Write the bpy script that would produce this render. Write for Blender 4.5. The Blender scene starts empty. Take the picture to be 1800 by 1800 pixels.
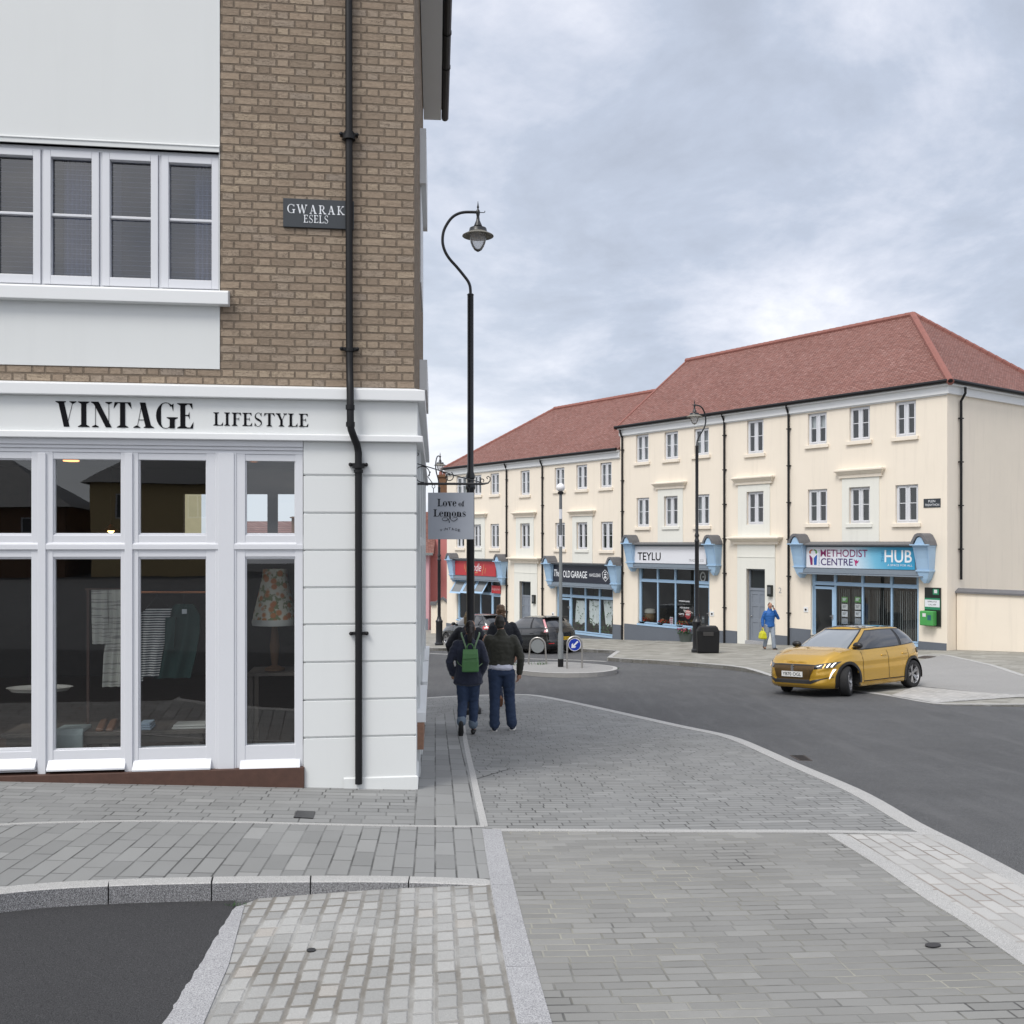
import bpy, bmesh, math, random
from mathutils import Vector, Matrix
random.seed(7)
C = bpy.context.scene.collection
R = math.radians
# ------------------------------------------------------------------ camera, sky, sun, exposure
FP, CX, HY, EYE = 1725.0, 900.0, 955.0, 1.75
cam_d = bpy.data.cameras.new("camera"); cam = bpy.data.objects.new("camera", cam_d); C.objects.link(cam)
cam.location = (0, 0, EYE); cam.rotation_euler = (R(90), 0, 0)
cam_d.sensor_width = 36; cam_d.lens = FP/1800*36; cam_d.shift_y = (HY-900)/1800
cam_d.clip_start = .05; cam_d.clip_end = 3000
bpy.context.scene.camera = cam
world = bpy.data.worlds.new("World"); bpy.context.scene.world = world; world.use_nodes = True
SUN_EL, SUN_AZ = 52, 215      # azimuth clockwise from +y (camera heading): behind the camera, to its left
def build_world():
    nt = world.node_tree; nt.nodes.clear(); N = nt.nodes.new; L = nt.links.new
    out = N('ShaderNodeOutputWorld'); bg = N('ShaderNodeBackground'); sky = N('ShaderNodeTexSky')
    sky.sky_type = 'NISHITA'; sky.sun_disc = False; sky.sun_elevation = R(SUN_EL); sky.sun_rotation = R(SUN_AZ)
    bg.inputs['Strength'].default_value = .1
    tc = N('ShaderNodeTexCoord'); sep = N('ShaderNodeSeparateXYZ'); L(tc.outputs['Generated'], sep.inputs[0])
    def m(op, a, b=None, c=None):
        n = N('ShaderNodeMath'); n.operation = op
        for i, v in enumerate((a, b, c)):
            if v is None: continue
            if isinstance(v, (int, float)): n.inputs[i].default_value = v
            else: L(v, n.inputs[i])
        return n.outputs[0]
    den = m('ADD', m('MAXIMUM', sep.outputs[2], 0.0), .30)
    cmb = N('ShaderNodeCombineXYZ'); L(m('DIVIDE', sep.outputs[0], den), cmb.inputs[0]); L(m('DIVIDE', sep.outputs[1], den), cmb.inputs[1])
    def noise(scale, det, rough, off, dist=0):
        mp = N('ShaderNodeMapping'); mp.inputs['Location'].default_value = off; L(cmb.outputs[0], mp.inputs[0])
        n = N('ShaderNodeTexNoise'); n.inputs['Scale'].default_value = scale; n.inputs['Detail'].default_value = det
        n.inputs['Roughness'].default_value = rough; n.inputs['Distortion'].default_value = dist
        L(mp.outputs[0], n.inputs[0]); return n.outputs[0]
    n1 = noise(1.75, 9, .58, (5.6, 4.1, 0.9), .28); n2 = noise(.8, 4, .5, (8.3, 2.2, 3.0)); n3 = noise(4.6, 8, .62, (1.3, 5.5, 2.0), .3)
    r1 = N('ShaderNodeValToRGB'); L(m('ADD', m('ADD', m('MULTIPLY', n1, .50), m('MULTIPLY', n2, .36)), m('MULTIPLY', n3, .14)), r1.inputs[0])
    e = r1.color_ramp.elements
    e[0].position = .42; e[0].color = (3.5, 3.88, 4.65, 1); e[1].position = .575; e[1].color = (7.2, 7.3, 7.8, 1)
    x = e.new(.465); x.color = (4.0, 4.45, 5.35, 1)
    x = e.new(.515); x.color = (5.3, 5.6, 6.4, 1)
    # cloud veil over the clear sky, a little brighter low down on the side the street opens to
    mix = N('ShaderNodeMix'); mix.data_type = 'RGBA'; mix.inputs[0].default_value = .95
    L(sky.outputs[0], mix.inputs[6]); L(r1.outputs[0], mix.inputs[7])
    hz = N('ShaderNodeMix'); hz.data_type = 'RGBA'; hz.inputs[7].default_value = (6.6, 7.0, 7.4, 1)
    low = m('POWER', m('SUBTRACT', 1.0, m('MINIMUM', m('MULTIPLY', m('MAXIMUM', sep.outputs[2], 0.0), 2.4), 1.0)), 1.5)
    side = m('MAXIMUM', m('SUBTRACT', .62, m('MULTIPLY', m('ADD', sep.outputs[0], .1), 2.2)), 0.1)
    L(m('MULTIPLY', low, m('MINIMUM', side, .8)), hz.inputs[0]); L(mix.outputs[2], hz.inputs[6])
    # the cloud is thinner and brighter round the hidden sun, behind the camera
    sd = (math.sin(R(SUN_AZ))*math.cos(R(SUN_EL)), math.cos(R(SUN_AZ))*math.cos(R(SUN_EL)), math.sin(R(SUN_EL)))
    dt = N('ShaderNodeVectorMath'); dt.operation = 'DOT_PRODUCT'; L(tc.outputs['Generated'], dt.inputs[0]); dt.inputs[1].default_value = sd
    ad = N('ShaderNodeMix'); ad.data_type = 'RGBA'; ad.blend_type = 'ADD'; ad.inputs[7].default_value = (5.4, 5.2, 4.9, 1)
    L(m('POWER', m('MAXIMUM', dt.outputs['Value'], 0.0), 2.5), ad.inputs[0]); L(hz.outputs[2], ad.inputs[6])
    L(ad.outputs[2], bg.inputs['Color']); L(bg.outputs[0], out.inputs[0])
build_world()
sun_d = bpy.data.lights.new("sun", 'SUN'); sun = bpy.data.objects.new("sun", sun_d); C.objects.link(sun)
sun_d.energy = 1.5; sun_d.angle = R(22); sun_d.color = (1, .965, .91)
a = R(SUN_AZ); v = Vector((math.sin(a)*math.cos(R(SUN_EL)), math.cos(a)*math.cos(R(SUN_EL)), math.sin(R(SUN_EL))))
sun.rotation_euler = v.to_track_quat('Z', 'Y').to_euler(); sun.location = (-20, -30, 40)
vs = bpy.context.scene.view_settings; vs.view_transform = 'Standard'; vs.look = 'None'; vs.exposure = 0.52; vs.gamma = 1.0
bpy.context.scene.cycles.max_bounces = 10; bpy.context.scene.cycles.transparent_max_bounces = 16
# ------------------------------------------------------------------ materials
MATS = {}
class NB:
    def __init__(s, name):
        s.m = bpy.data.materials.new(name); s.m.use_nodes = True; s.nt = s.m.node_tree; s.nt.nodes.clear()
        s.out = s.n('ShaderNodeOutputMaterial'); s._tc = None
    def n(s, t): return s.nt.nodes.new(t)
    def l(s, a, b): s.nt.links.new(a, b)
    def put(s, v, sock):
        if isinstance(v, (int, float)): sock.default_value = v
        elif isinstance(v, tuple): sock.default_value = v if len(v) == 4 or sock.type == 'VECTOR' else (*v, 1)
        else: s.l(v, sock)
    def math(s, op, a, b=None, c=None, clamp=False):
        n = s.n('ShaderNodeMath'); n.operation = op; n.use_clamp = clamp
        for i, v in enumerate((a, b, c)):
            if v is not None: s.put(v, n.inputs[i])
        return n.outputs[0]
    def obj(s):
        if not s._tc: s._tc = s.n('ShaderNodeTexCoord')
        return s._tc.outputs['Object']
    def xyz(s, v=None):
        n = s.n('ShaderNodeSeparateXYZ'); s.l(v or s.obj(), n.inputs[0]); return n.outputs
    def noise(s, scale, det=4, rough=.55, vec=None, dist=0, sc3=None):
        n = s.n('ShaderNodeTexNoise'); v = vec or s.obj()
        if sc3:
            mp = s.n('ShaderNodeMapping'); mp.inputs['Scale'].default_value = sc3; s.l(v, mp.inputs[0]); v = mp.outputs[0]
        s.l(v, n.inputs[0]); n.inputs['Scale'].default_value = scale; n.inputs['Detail'].default_value = det
        n.inputs['Roughness'].default_value = rough; n.inputs['Distortion'].default_value = dist; return n.outputs[0]
    def ramp(s, f, stops):
        r = s.n('ShaderNodeValToRGB'); s.l(f, r.inputs[0]); e = r.color_ramp.elements
        while len(e) < len(stops): e.new(.5)
        for i, (p, c) in enumerate(stops): e[i].position = p; e[i].color = (*c, 1)
        return r.outputs[0]
    def mix(s, f, a, b, mode='MIX'):
        n = s.n('ShaderNodeMix'); n.data_type = 'RGBA'; n.blend_type = mode
        s.put(f, n.inputs[0]); s.put(a, n.inputs[6]); s.put(b, n.inputs[7]); return n.outputs[2]
    def maprange(s, v, a, b, c=0., d=1., smooth=False):
        n = s.n('ShaderNodeMapRange'); n.interpolation_type = 'SMOOTHSTEP' if smooth else 'LINEAR'
        s.put(v, n.inputs[0])
        for i, q in enumerate((a, b, c, d)): s.put(q, n.inputs[1+i])
        return n.outputs[0]
    def bump(s, h, st=.5, dist=.01, prev=None):
        n = s.n('ShaderNodeBump'); s.l(h, n.inputs['Height']); n.inputs['Strength'].default_value = st; n.inputs['Distance'].default_value = dist
        if prev: s.l(prev, n.inputs['Normal'])
        return n.outputs[0]
    def done(s, col, rough=.6, metal=0., nrm=None, coat=0., emit=None, est=0., spec=.5, alpha=None, sheen=0.):
        p = s.n('ShaderNodeBsdfPrincipled'); s.put(col, p.inputs['Base Color']); s.put(rough, p.inputs['Roughness']); s.put(metal, p.inputs['Metallic'])
        p.inputs['Specular IOR Level'].default_value = spec
        if nrm: s.l(nrm, p.inputs['Normal'])
        if coat: p.inputs['Coat Weight'].default_value = coat; p.inputs['Coat Roughness'].default_value = .04
        if sheen: p.inputs['Sheen Weight'].default_value = sheen
        if emit: s.put(emit, p.inputs['Emission Color']); p.inputs['Emission Strength'].default_value = est
        s.l(p.outputs[0], s.out.inputs[0]); MATS[s.m.name] = s.m; return s.m
    # staggered tiles in (u, v): returns mask (1 on the tile), random value, distance to the joint
    def tiles(s, u, v, w, h, joint, soft, stagger='half', wob=0.):
        if wob:
            w1 = s.noise(2.3, 3); u = s.math('ADD', u, s.math('MULTIPLY', s.math('SUBTRACT', w1, .5), wob))
            w2 = s.noise(2.9, 3, vec=None, dist=.3); v = s.math('ADD', v, s.math('MULTIPLY', s.math('SUBTRACT', w2, .5), wob))
        row = s.math('FLOOR', s.math('DIVIDE', v, h)); fv = s.math('SUBTRACT', v, s.math('MULTIPLY', row, h))
        if stagger == 'half': u2 = s.math('ADD', u, s.math('MULTIPLY', s.math('FLOORED_MODULO', row, 2.), w*.5))
        elif stagger == 'flemish': u2 = s.math('ADD', u, s.math('MULTIPLY', s.math('FLOORED_MODULO', row, 2.), w*.5))
        elif stagger == 'none': u2 = u
        else:
            wn = s.n('ShaderNodeTexWhiteNoise'); wn.noise_dimensions = '1D'; s.l(row, wn.inputs['W'])
            u2 = s.math('ADD', u, s.math('MULTIPLY', wn.outputs[0], w*3))
        col = s.math('FLOOR', s.math('DIVIDE', u2, w)); fu = s.math('SUBTRACT', u2, s.math('MULTIPLY', col, w))
        if stagger == 'flemish':
            sp = w*2/3
            isb = s.math('GREATER_THAN', fu, sp)
            fu1 = s.math('SUBTRACT', fu, s.math('MULTIPLY', isb, sp)); ww = s.math('SUBTRACT', sp, s.math('MULTIPLY', isb, sp-w/3))
            du = s.math('MINIMUM', fu1, s.math('SUBTRACT', ww, fu1)); col = s.math('ADD', s.math('MULTIPLY', col, 2.), isb)
        else: du = s.math('MINIMUM', fu, s.math('SUBTRACT', w, fu))
        d = s.math('MINIMUM', du, s.math('MINIMUM', fv, s.math('SUBTRACT', h, fv)))
        d = s.math('ADD', d, s.math('MULTIPLY', s.math('SUBTRACT', s.noise(38, 3, .6), .5), joint*.9))
        mask = s.maprange(d, joint*.5, joint*.5+soft, smooth=True)
        cm = s.n('ShaderNodeCombineXYZ'); s.l(col, cm.inputs[0]); s.l(row, cm.inputs[1])
        wn = s.n('ShaderNodeTexWhiteNoise'); wn.noise_dimensions = '2D'; s.l(cm.outputs[0], wn.inputs['Vector'])
        return mask, wn.outputs[0], wn.outputs[1]
def plain(name, col, rough=.5, metal=0., var=.12, scale=6., bump=0., bscale=60., coat=0., spec=.5, sheen=0.):
    b = NB(name); f = b.noise(scale, 5, .6)
    c = b.mix(f, tuple(x*(1-var) for x in col), tuple(min(1, x*(1+var)) for x in col))
    nr = b.bump(b.noise(bscale, 4), bump, .004) if bump else None
    return b.done(c, rough, metal, nr, coat=coat, spec=spec, sheen=sheen)
def glow(name, col, st):
    b = NB(name); return b.done(col, .4, emit=col, est=st)
def rot2(b, ang):
    o = b.xyz(); c, s = math.cos(ang), math.sin(ang)
    u = b.math('ADD', b.math('MULTIPLY', o[0], c), b.math('MULTIPLY', o[1], s))
    v = b.math('ADD', b.math('MULTIPLY', o[0], -s), b.math('MULTIPLY', o[1], c))
    return u, v
def pavers(name, ang, w, h, joint, tones, jointcol=(.05, .05, .048), stagger='half', wob=.006, fine=.12, soft=.006, jvar=None, bump=.5, stain=.0):
    b = NB(name); u, v = rot2(b, ang); mask, rnd, rc = b.tiles(u, v, w, h, joint, soft, stagger, wob)
    c = b.ramp(rnd, tones)
    sp = b.noise(260, 2, .7); big = b.noise(.8, 5, .6)
    c = b.mix(fine, c, b.mix(sp, (.02, .02, .02), (.95, .95, .93)), 'OVERLAY')
    c = b.mix(b.math('MULTIPLY', b.maprange(big, .35, .75), .4), c, b.mix(1., c, (.70, .69, .66), 'MULTIPLY'))
    if stain: c = b.mix(b.math('MULTIPLY', b.maprange(b.noise(2.6, 6, .7), .5, .75), stain), c, (.15, .145, .13))
    vo = b.n('ShaderNodeTexVoronoi'); vo.inputs['Scale'].default_value = 2.4; b.l(b.obj(), vo.inputs[0])
    gum = b.math('MULTIPLY', b.math('LESS_THAN', vo.outputs['Distance'], b.math('MULTIPLY', b.xyz(vo.outputs['Color'])[0], .055)), b.math('GREATER_THAN', b.xyz(vo.outputs['Color'])[1], .45))
    c = b.mix(b.math('MULTIPLY', gum, .38), c, (.10, .10, .098))
    jc = jointcol
    if jvar: jc = b.mix(b.maprange(b.noise(1.3, 3), .4, .6), jointcol, jvar)
    # thin joints open and close along their length
    op = b.maprange(b.noise(1.7, 4, .6), .36, .60, .12, .85)
    c = b.mix(b.math('MULTIPLY', b.math('SUBTRACT', 1., mask), op), c, jc)
    hgt = b.math('ADD', b.math('ADD', b.math('MULTIPLY', mask, .6), b.math('MULTIPLY', rnd, .25)), b.math('MULTIPLY', sp, .12))
    return b.done(c, .8, nrm=b.bump(hgt, bump, .008), spec=.35)
def speckle(name, base, dark, light, sc=220, rough=.75, big=.25, bump=.4, wear=None):
    b = NB(name); f = b.noise(sc, 2, .8); c = b.ramp(f, [(.38, dark), (.5, base), (.62, light)])
    g = b.noise(.6, 6, .62); c = b.mix(b.math('MULTIPLY', b.maprange(g, .3, .75), big), c, b.mix(1., c, (.62, .62, .63), 'MULTIPLY'))
    g2 = b.noise(7, 5, .65); c = b.mix(b.math('MULTIPLY', b.maprange(g2, .45, .8), big*.8), c, b.mix(1., c, (1.28, 1.27, 1.25), 'MULTIPLY'))
    if wear: c = b.mix(b.math('MULTIPLY', b.maprange(b.noise(1.1, 4, .6, sc3=(3, .35, 1)), .5, .7), .5), c, wear)
    return b.done(c, rough, nrm=b.bump(f, bump, .004), spec=.35)
def glass(name, tint=(.93, .96, .96), rough=.0, fac=1.0, dirt=.0):
    b = NB(name); t = b.n('ShaderNodeBsdfTransparent'); t.inputs[0].default_value = (*tint, 1)
    g = b.n('ShaderNodeBsdfGlossy'); g.inputs['Roughness'].default_value = rough; g.inputs[0].default_value = (1, 1, 1, 1)
    nr = b.bump(b.noise(1.4, 2, .4), .02, .02); b.l(nr, g.inputs['Normal'])
    ge = b.n('ShaderNodeNewGeometry'); dp = b.n('ShaderNodeVectorMath'); dp.operation = 'DOT_PRODUCT'; b.l(ge.outputs['Normal'], dp.inputs[0]); b.l(ge.outputs['Incoming'], dp.inputs[1])
    sch = b.math('ADD', .043, b.math('MULTIPLY', .957, b.math('POWER', b.math('SUBTRACT', 1., b.math('MINIMUM', b.math('ABSOLUTE', dp.outputs['Value']), 1.)), 5.)))
    mx = b.n('ShaderNodeMixShader'); b.l(b.math('MINIMUM', b.math('MULTIPLY', sch, 1.7*fac), 1.), mx.inputs[0]); b.l(t.outputs[0], mx.inputs[1]); b.l(g.outputs[0], mx.inputs[2])
    b.l(mx.outputs[0], b.out.inputs[0]); MATS[name] = b.m; return b.m
def render_wall(name, col, var=.05, streak=.35):
    b = NB(name); g = b.noise(.7, 6, .6); s = b.noise(1.5, 5, .6, sc3=(3, 3, .25))
    c = b.mix(g, tuple(x*(1-var) for x in col), tuple(min(1, x*(1+var)) for x in col))
    c = b.mix(b.math('MULTIPLY', b.maprange(s, .52, .8), streak), c, tuple(x*.80 for x in col))
    return b.done(c, .85, nrm=b.bump(b.noise(120, 4, .7), .25, .003), spec=.25)
def facade_brick():
    b = NB('buff_brick'); o = b.xyz(); u = b.math('ADD', o[0], b.math('MULTIPLY', o[1], 1.0))
    mask, rnd, rc = b.tiles(u, o[2], .3375, .0755, .011, .006, 'flemish', .006)
    c = b.ramp(rnd, [(0., (0.262, 0.205, 0.155)), (.22, (0.314, 0.245, 0.185)), (.5, (0.367, 0.286, 0.214)), (.72, (0.339, 0.275, 0.217)), (.88, (0.408, 0.324, 0.240)), (1., (0.307, 0.254, 0.208))])
    n1 = b.noise(26, 6, .68, sc3=(1, 1, 1.6)); n2 = b.noise(1.1, 5, .6)
    c = b.mix(b.maprange(n1, .35, .8, 0, .6), c, b.mix(1., c, (.50, .47, .43), 'MULTIPLY'))
    c = b.mix(b.maprange(n2, .4, .8, 0, .35), c, (.33, .27, .2))
    vein = b.maprange(b.math('ABSOLUTE', b.math('SUBTRACT', b.noise(7, 4, .7, sc3=(1, 1, 2.6), dist=1.2), .5)), .0, .012)
    c = b.mix(b.math('MULTIPLY', b.math('SUBTRACT', 1., vein), b.math('MULTIPLY', b.math('GREATER_THAN', rnd, .55), .75)), c, (.05, .035, .025))
    c = b.mix(mask, b.mix(b.noise(30, 3), (.135, .105, .078), (.225, .18, .137)), c)
    h = b.math('ADD', b.math('MULTIPLY', mask, .55), b.math('ADD', b.math('MULTIPLY', n1, .55), b.math('MULTIPLY', vein, .12)))
    return b.done(c, .9, nrm=b.bump(h, .9, .018), spec=.2)
def roof_tiles(name, tones, pitch=1.58):
    b = NB(name); o = b.xyz(); u = b.math('ADD', o[0], o[1]); v = b.math('MULTIPLY', o[2], pitch)
    mask, rnd, rc = b.tiles(u, v, .17, .105, .012, .012, 'half')
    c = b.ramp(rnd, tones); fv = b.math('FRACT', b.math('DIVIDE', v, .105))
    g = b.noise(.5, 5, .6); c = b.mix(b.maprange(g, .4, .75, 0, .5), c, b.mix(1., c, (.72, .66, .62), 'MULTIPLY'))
    c = b.mix(b.math('MULTIPLY', b.math('SUBTRACT', 1., mask), .6), c, (.09, .035, .028)); c = b.mix(b.math('MULTIPLY', b.math('LESS_THAN', fv, .24), .5), c, (.085, .036, .03))  # dark joints, then tile-edge shade painted along the foot of each course
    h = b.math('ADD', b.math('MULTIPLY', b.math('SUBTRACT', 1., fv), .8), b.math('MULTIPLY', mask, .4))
    return b.done(c, .8, nrm=b.bump(h, .75, .03), spec=.3)
# ------------------------------------------------------------------ mesh helpers
class MB:
    def __init__(s): s.v = []; s.f = []; s.m = []
    def add(s, vs, fs, mi=0):
        k = len(s.v); s.v += [tuple(p) for p in vs]; s.f += [tuple(i+k for i in f) for f in fs]; s.m += [mi]*len(fs)
    def box(s, x0, x1, y0, y1, z0, z1, mi=0):
        x0, x1 = min(x0, x1), max(x0, x1); y0, y1 = min(y0, y1), max(y0, y1); z0, z1 = min(z0, z1), max(z0, z1)
        s.add([(x0,y0,z0),(x1,y0,z0),(x1,y1,z0),(x0,y1,z0),(x0,y0,z1),(x1,y0,z1),(x1,y1,z1),(x0,y1,z1)],
              [(0,3,2,1),(4,5,6,7),(0,1,5,4),(1,2,6,5),(2,3,7,6),(3,0,4,7)], mi)
    def quad(s, a, b, c, d, mi=0): s.add([a,b,c,d], [(0,1,2,3)], mi)
    def prism(s, pts, ax, lo, hi, mi=0):
        # polygon pts in the two other axes (in order), swept along ax from lo to hi
        def P(p, t): return (t, p[0], p[1]) if ax == 0 else (p[0], t, p[1]) if ax == 1 else (p[0], p[1], t)
        n = len(pts); area = sum(pts[i][0]*pts[(i+1)%n][1]-pts[(i+1)%n][0]*pts[i][1] for i in range(n))
        if (area > 0) == (ax == 1): pts = pts[::-1]
        if lo > hi: lo, hi = hi, lo
        s.add([P(p, lo) for p in pts]+[P(p, hi) for p in pts], [tuple(range(n))[::-1], tuple(range(n, 2*n))]+[(i,(i+1)%n,n+(i+1)%n,n+i) for i in range(n)], mi)
    def rings(s, rings, closed=True, caps=True, mi=0):
        n = len(rings[0]); vs = [p for r in rings for p in r]; fs = []
        for i in range(len(rings)-1):
            for j in range(n if closed else n-1):
                k = (j+1) % n; fs.append((i*n+j, i*n+k, (i+1)*n+k, (i+1)*n+j))
        if caps: fs.append(tuple(range(n))[::-1]); fs.append(tuple((len(rings)-1)*n+j for j in range(n)))
        s.add(vs, fs, mi)
    def lathe(s, prof, n=20, c=(0,0,0), mi=0, caps=True):
        s.rings([[(c[0]+r*math.cos(2*math.pi*j/n), c[1]+r*math.sin(2*math.pi*j/n), c[2]+z) for j in range(n)] for r, z in prof], caps=caps, mi=mi)
    def tube(s, path, r, n=8, mi=0, ry=None):
        P = [Vector(p) for p in path]; rs = r if isinstance(r, (list, tuple)) else [r]*len(P); out = []; ref = None
        for i, p in enumerate(P):
            t = (P[min(i+1, len(P)-1)]-P[max(i-1, 0)]).normalized()
            if ref is None: ref = Vector((0,1,0)) if abs(t.y) < .8 else Vector((1,0,0))
            u = t.cross(ref).normalized(); w = u.cross(t).normalized(); ref = w
            q = ry if ry else 1.
            out.append([p+u*(rs[i]*math.cos(2*math.pi*j/n))+w*(rs[i]*q*math.sin(2*math.pi*j/n)) for j in range(n)])
        s.rings(out, mi=mi)
    def sphere(s, c, r, n=16, m=10, mi=0, sq=(1,1,1)):
        s.rings([[(c[0]+sq[0]*r*math.sin(a)*math.cos(b), c[1]+sq[1]*r*math.sin(a)*math.sin(b), c[2]-sq[2]*r*math.cos(a)) for b in [2*math.pi*j/n for j in range(n)]] for a in [.02+(math.pi-.04)*i/m for i in range(m+1)]], mi=mi)
    def build(s, name, mats, parent=None, smooth=False, bevel=0., angle=35, loc=None, rot=None):
        me = bpy.data.meshes.new(name); me.from_pydata(s.v, [], s.f); me.update()
        if not isinstance(mats, (list, tuple)): mats = [mats]
        for m in mats: me.materials.append(MATS[m] if isinstance(m, str) else m)
        me.polygons.foreach_set('material_index', s.m)
        bm = bmesh.new(); bm.from_mesh(me); bmesh.ops.recalc_face_normals(bm, faces=bm.faces); bm.to_mesh(me); bm.free()
        if smooth:
            me.polygons.foreach_set('use_smooth', [True]*len(me.polygons)); me.set_sharp_from_angle(angle=R(angle))
        o = bpy.data.objects.new(name, me); C.objects.link(o)
        if parent: o.parent = parent
        if loc: o.location = loc
        if rot: o.rotation_euler = rot
        if bevel:
            b = o.modifiers.new('bevel', 'BEVEL'); b.width = bevel; b.segments = 2; b.limit_method = 'ANGLE'; b.angle_limit = R(40)
        return o
def tag(o, label, cat, group=None, kind=None):
    if label: o['label'] = label
    if cat: o['category'] = cat
    if group: o['group'] = group
    if kind: o['kind'] = kind
    return o
def thing(name, label, cat, loc=(0,0,0), rz=0., group=None, parent=None, rot=None):
    o = bpy.data.objects.new(name, None); C.objects.link(o); o.location = loc; o.rotation_euler = rot or (0,0,rz); o.empty_display_size = .2
    return tag(o, label, cat, group)
def dup(o, loc=None, rz=None, label=None, parent=None):
    c = o.copy(); C.objects.link(c)
    if parent: c.parent = parent
    if loc: c.location = loc
    if rz is not None: c.rotation_euler = (0,0,rz)
    if label: c['label'] = label
    for ch in list(o.children): dup(ch, parent=c)
    return c
# ------------------------------------------------------------------ terrain
KN = [(-40,-1.45),(-10,-1.6),(0,-1.78),(5,-2.12),(9.45,-2.40),(12.5,-2.69),(16,-2.98),(21.6,-3.29),(27,-3.59),(33.4,-3.94),(40,-4.30),(46.5,-4.66),(60,-5.4),(75,-5.9),(120,-6.0)]
def fz(y):
    if y <= KN[0][0]: return KN[0][1]
    if y >= KN[-1][0]: return KN[-1][1]
    for i in range(len(KN)-1):
        if KN[i][0] <= y <= KN[i+1][0]: break
    def sl(k):
        k = max(1, min(len(KN)-2, k)); return (KN[k+1][1]-KN[k-1][1])/(KN[k+1][0]-KN[k-1][0])
    (x0, y0), (x1, y1) = KN[i], KN[i+1]; h = x1-x0; t = (y-x0)/h
    return (2*t**3-3*t*t+1)*y0+(t**3-2*t*t+t)*h*sl(i)+(-2*t**3+3*t*t)*y1+(t**3-t*t)*h*sl(i+1)
def T(x, y):
    x = max(-30, min(45, x)); b = max(0, min(1, (y-10)/10)); b = b*b*(3-2*b)
    xn = (math.sqrt(x*x+.3)-x)/2-.27
    if x < -12: xn = 12
    s = max(0, 1-abs(min(0, y-2))/30)
    return EYE+fz(y)+.045*(1-b)*xn*s+.02*b*max(-8, min(18, x))
def G(px, py, dz=0.):
    rx, rz = (px-CX)/FP, (HY-py)/FP
    lo, hi = .5, 300.
    for i in range(60):
        m = (lo+hi)/2
        if EYE+rz*m > T(rx*m, m)+dz: lo = m
        else: hi = m
    return Vector((rx*lo, lo, T(rx*lo, lo)+dz))
def GP(pts, dz=0.): return [tuple(G(*p, dz)[:2]) for p in pts]
def sheet(name, pts, mat, dz=0., drop=0., step=.8, kind='structure', label=None, dzf=None, parent=None, mats=None):
    bm = bmesh.new(); vs = [bm.verts.new((p[0], p[1], 0)) for p in pts]; f = bm.faces.new(vs)
    xs = [p[0] for p in pts]; ys = [p[1] for p in pts]
    for ax, lo, hi in ((0, min(xs), max(xs)), (1, min(ys), max(ys))):
        n = int((hi-lo)/step)
        for k in range(1, n+1):
            co = [0,0,0]; no = [0,0,0]; co[ax] = lo+k*(hi-lo)/(n+1); no[ax] = 1
            bmesh.ops.bisect_plane(bm, geom=bm.verts[:]+bm.edges[:]+bm.faces[:], plane_co=co, plane_no=no, dist=1e-5)
    bmesh.ops.triangulate(bm, faces=bm.faces[:]); bmesh.ops.recalc_face_normals(bm, faces=bm.faces[:])
    if sum(q.normal.z for q in bm.faces) < 0: bmesh.ops.reverse_faces(bm, faces=bm.faces[:])
    for q in bm.verts: q.co.z = T(q.co.x, q.co.y)+(dzf(q.co.x, q.co.y) if dzf else dz)
    if drop:
        ed = [e for e in bm.edges if len(e.link_faces) == 1]
        r = bmesh.ops.extrude_edge_only(bm, edges=ed)
        for q in r['geom']:
            if isinstance(q, bmesh.types.BMVert): q.co.z -= drop
        bmesh.ops.recalc_face_normals(bm, faces=bm.faces[:])
    me = bpy.data.meshes.new(name); bm.to_mesh(me); bm.free(); me.materials.append(MATS[mat])
    o = bpy.data.objects.new(name, me); C.objects.link(o)
    if parent: o.parent = parent
    if kind: o['kind'] = kind
    return o
def offset(line, d):
    out = []
    for i, p in enumerate(line):
        a = Vector(line[max(0, i-1)]); b = Vector(line[min(len(line)-1, i+1)]); t = (b-a).normalized()
        out.append((p[0]-t.y*d, p[1]+t.x*d))
    return out
def smooth_line(pts, n=4):
    out = []
    for i in range(len(pts)-1):
        p0, p1, p2, p3 = [Vector(pts[max(0, min(len(pts)-1, i+k))]) for k in (-1,0,1,2)]
        for j in range(n):
            t = j/n; out.append(tuple(.5*((2*p1)+(p2-p0)*t+(2*p0-5*p1+4*p2-p3)*t*t+(3*p1-p0-3*p2+p3)*t**3)))
    out.append(tuple(pts[-1])); return out
# ------------------------------------------------------------------ facade frames
class Frame:
    """a vertical plane: x along the wall to the viewer's right, -y out of the wall, z up from the base"""
    def __init__(s, o, d, zb):
        s.o = Vector(o); s.d = Vector(d).normalized(); s.n = Vector((s.d.y, -s.d.x)); s.zb = zb; s.rz = math.atan2(s.d.y, s.d.x)
        s.loc = (o[0], o[1], zb)
    def at(s, px, py, out=0.):
        rx = (px-CX)/FP; q = s.o+s.n*out
        # q + t d = (rx Y, Y)
        det = s.d.x*1-rx*s.d.y
        t = (rx*q.y-q.x)/det; Y = q.y+t*s.d.y
        return t, EYE+(HY-py)/FP*Y-s.zb
    def rect(s, x0, x1, y0, y1, out=0.):
        ym = (y0+y1)/2; xm = (x0+x1)/2
        return s.at(x0, ym, out)[0], s.at(x1, ym, out)[0], s.at(xm, y1, out)[1], s.at(xm, y0, out)[1]
    def box(s, mb, x0, x1, y0, y1, out1, out0=0., mi=0):
        a, b, c, d = s.rect(x0, x1, y0, y1, out1); mb.box(a, b, -out1, -out0, c, d, mi)
    def world(s, t, out, z): p = s.o+s.d*t+s.n*out; return Vector((p.x, p.y, s.zb+z))
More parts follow.
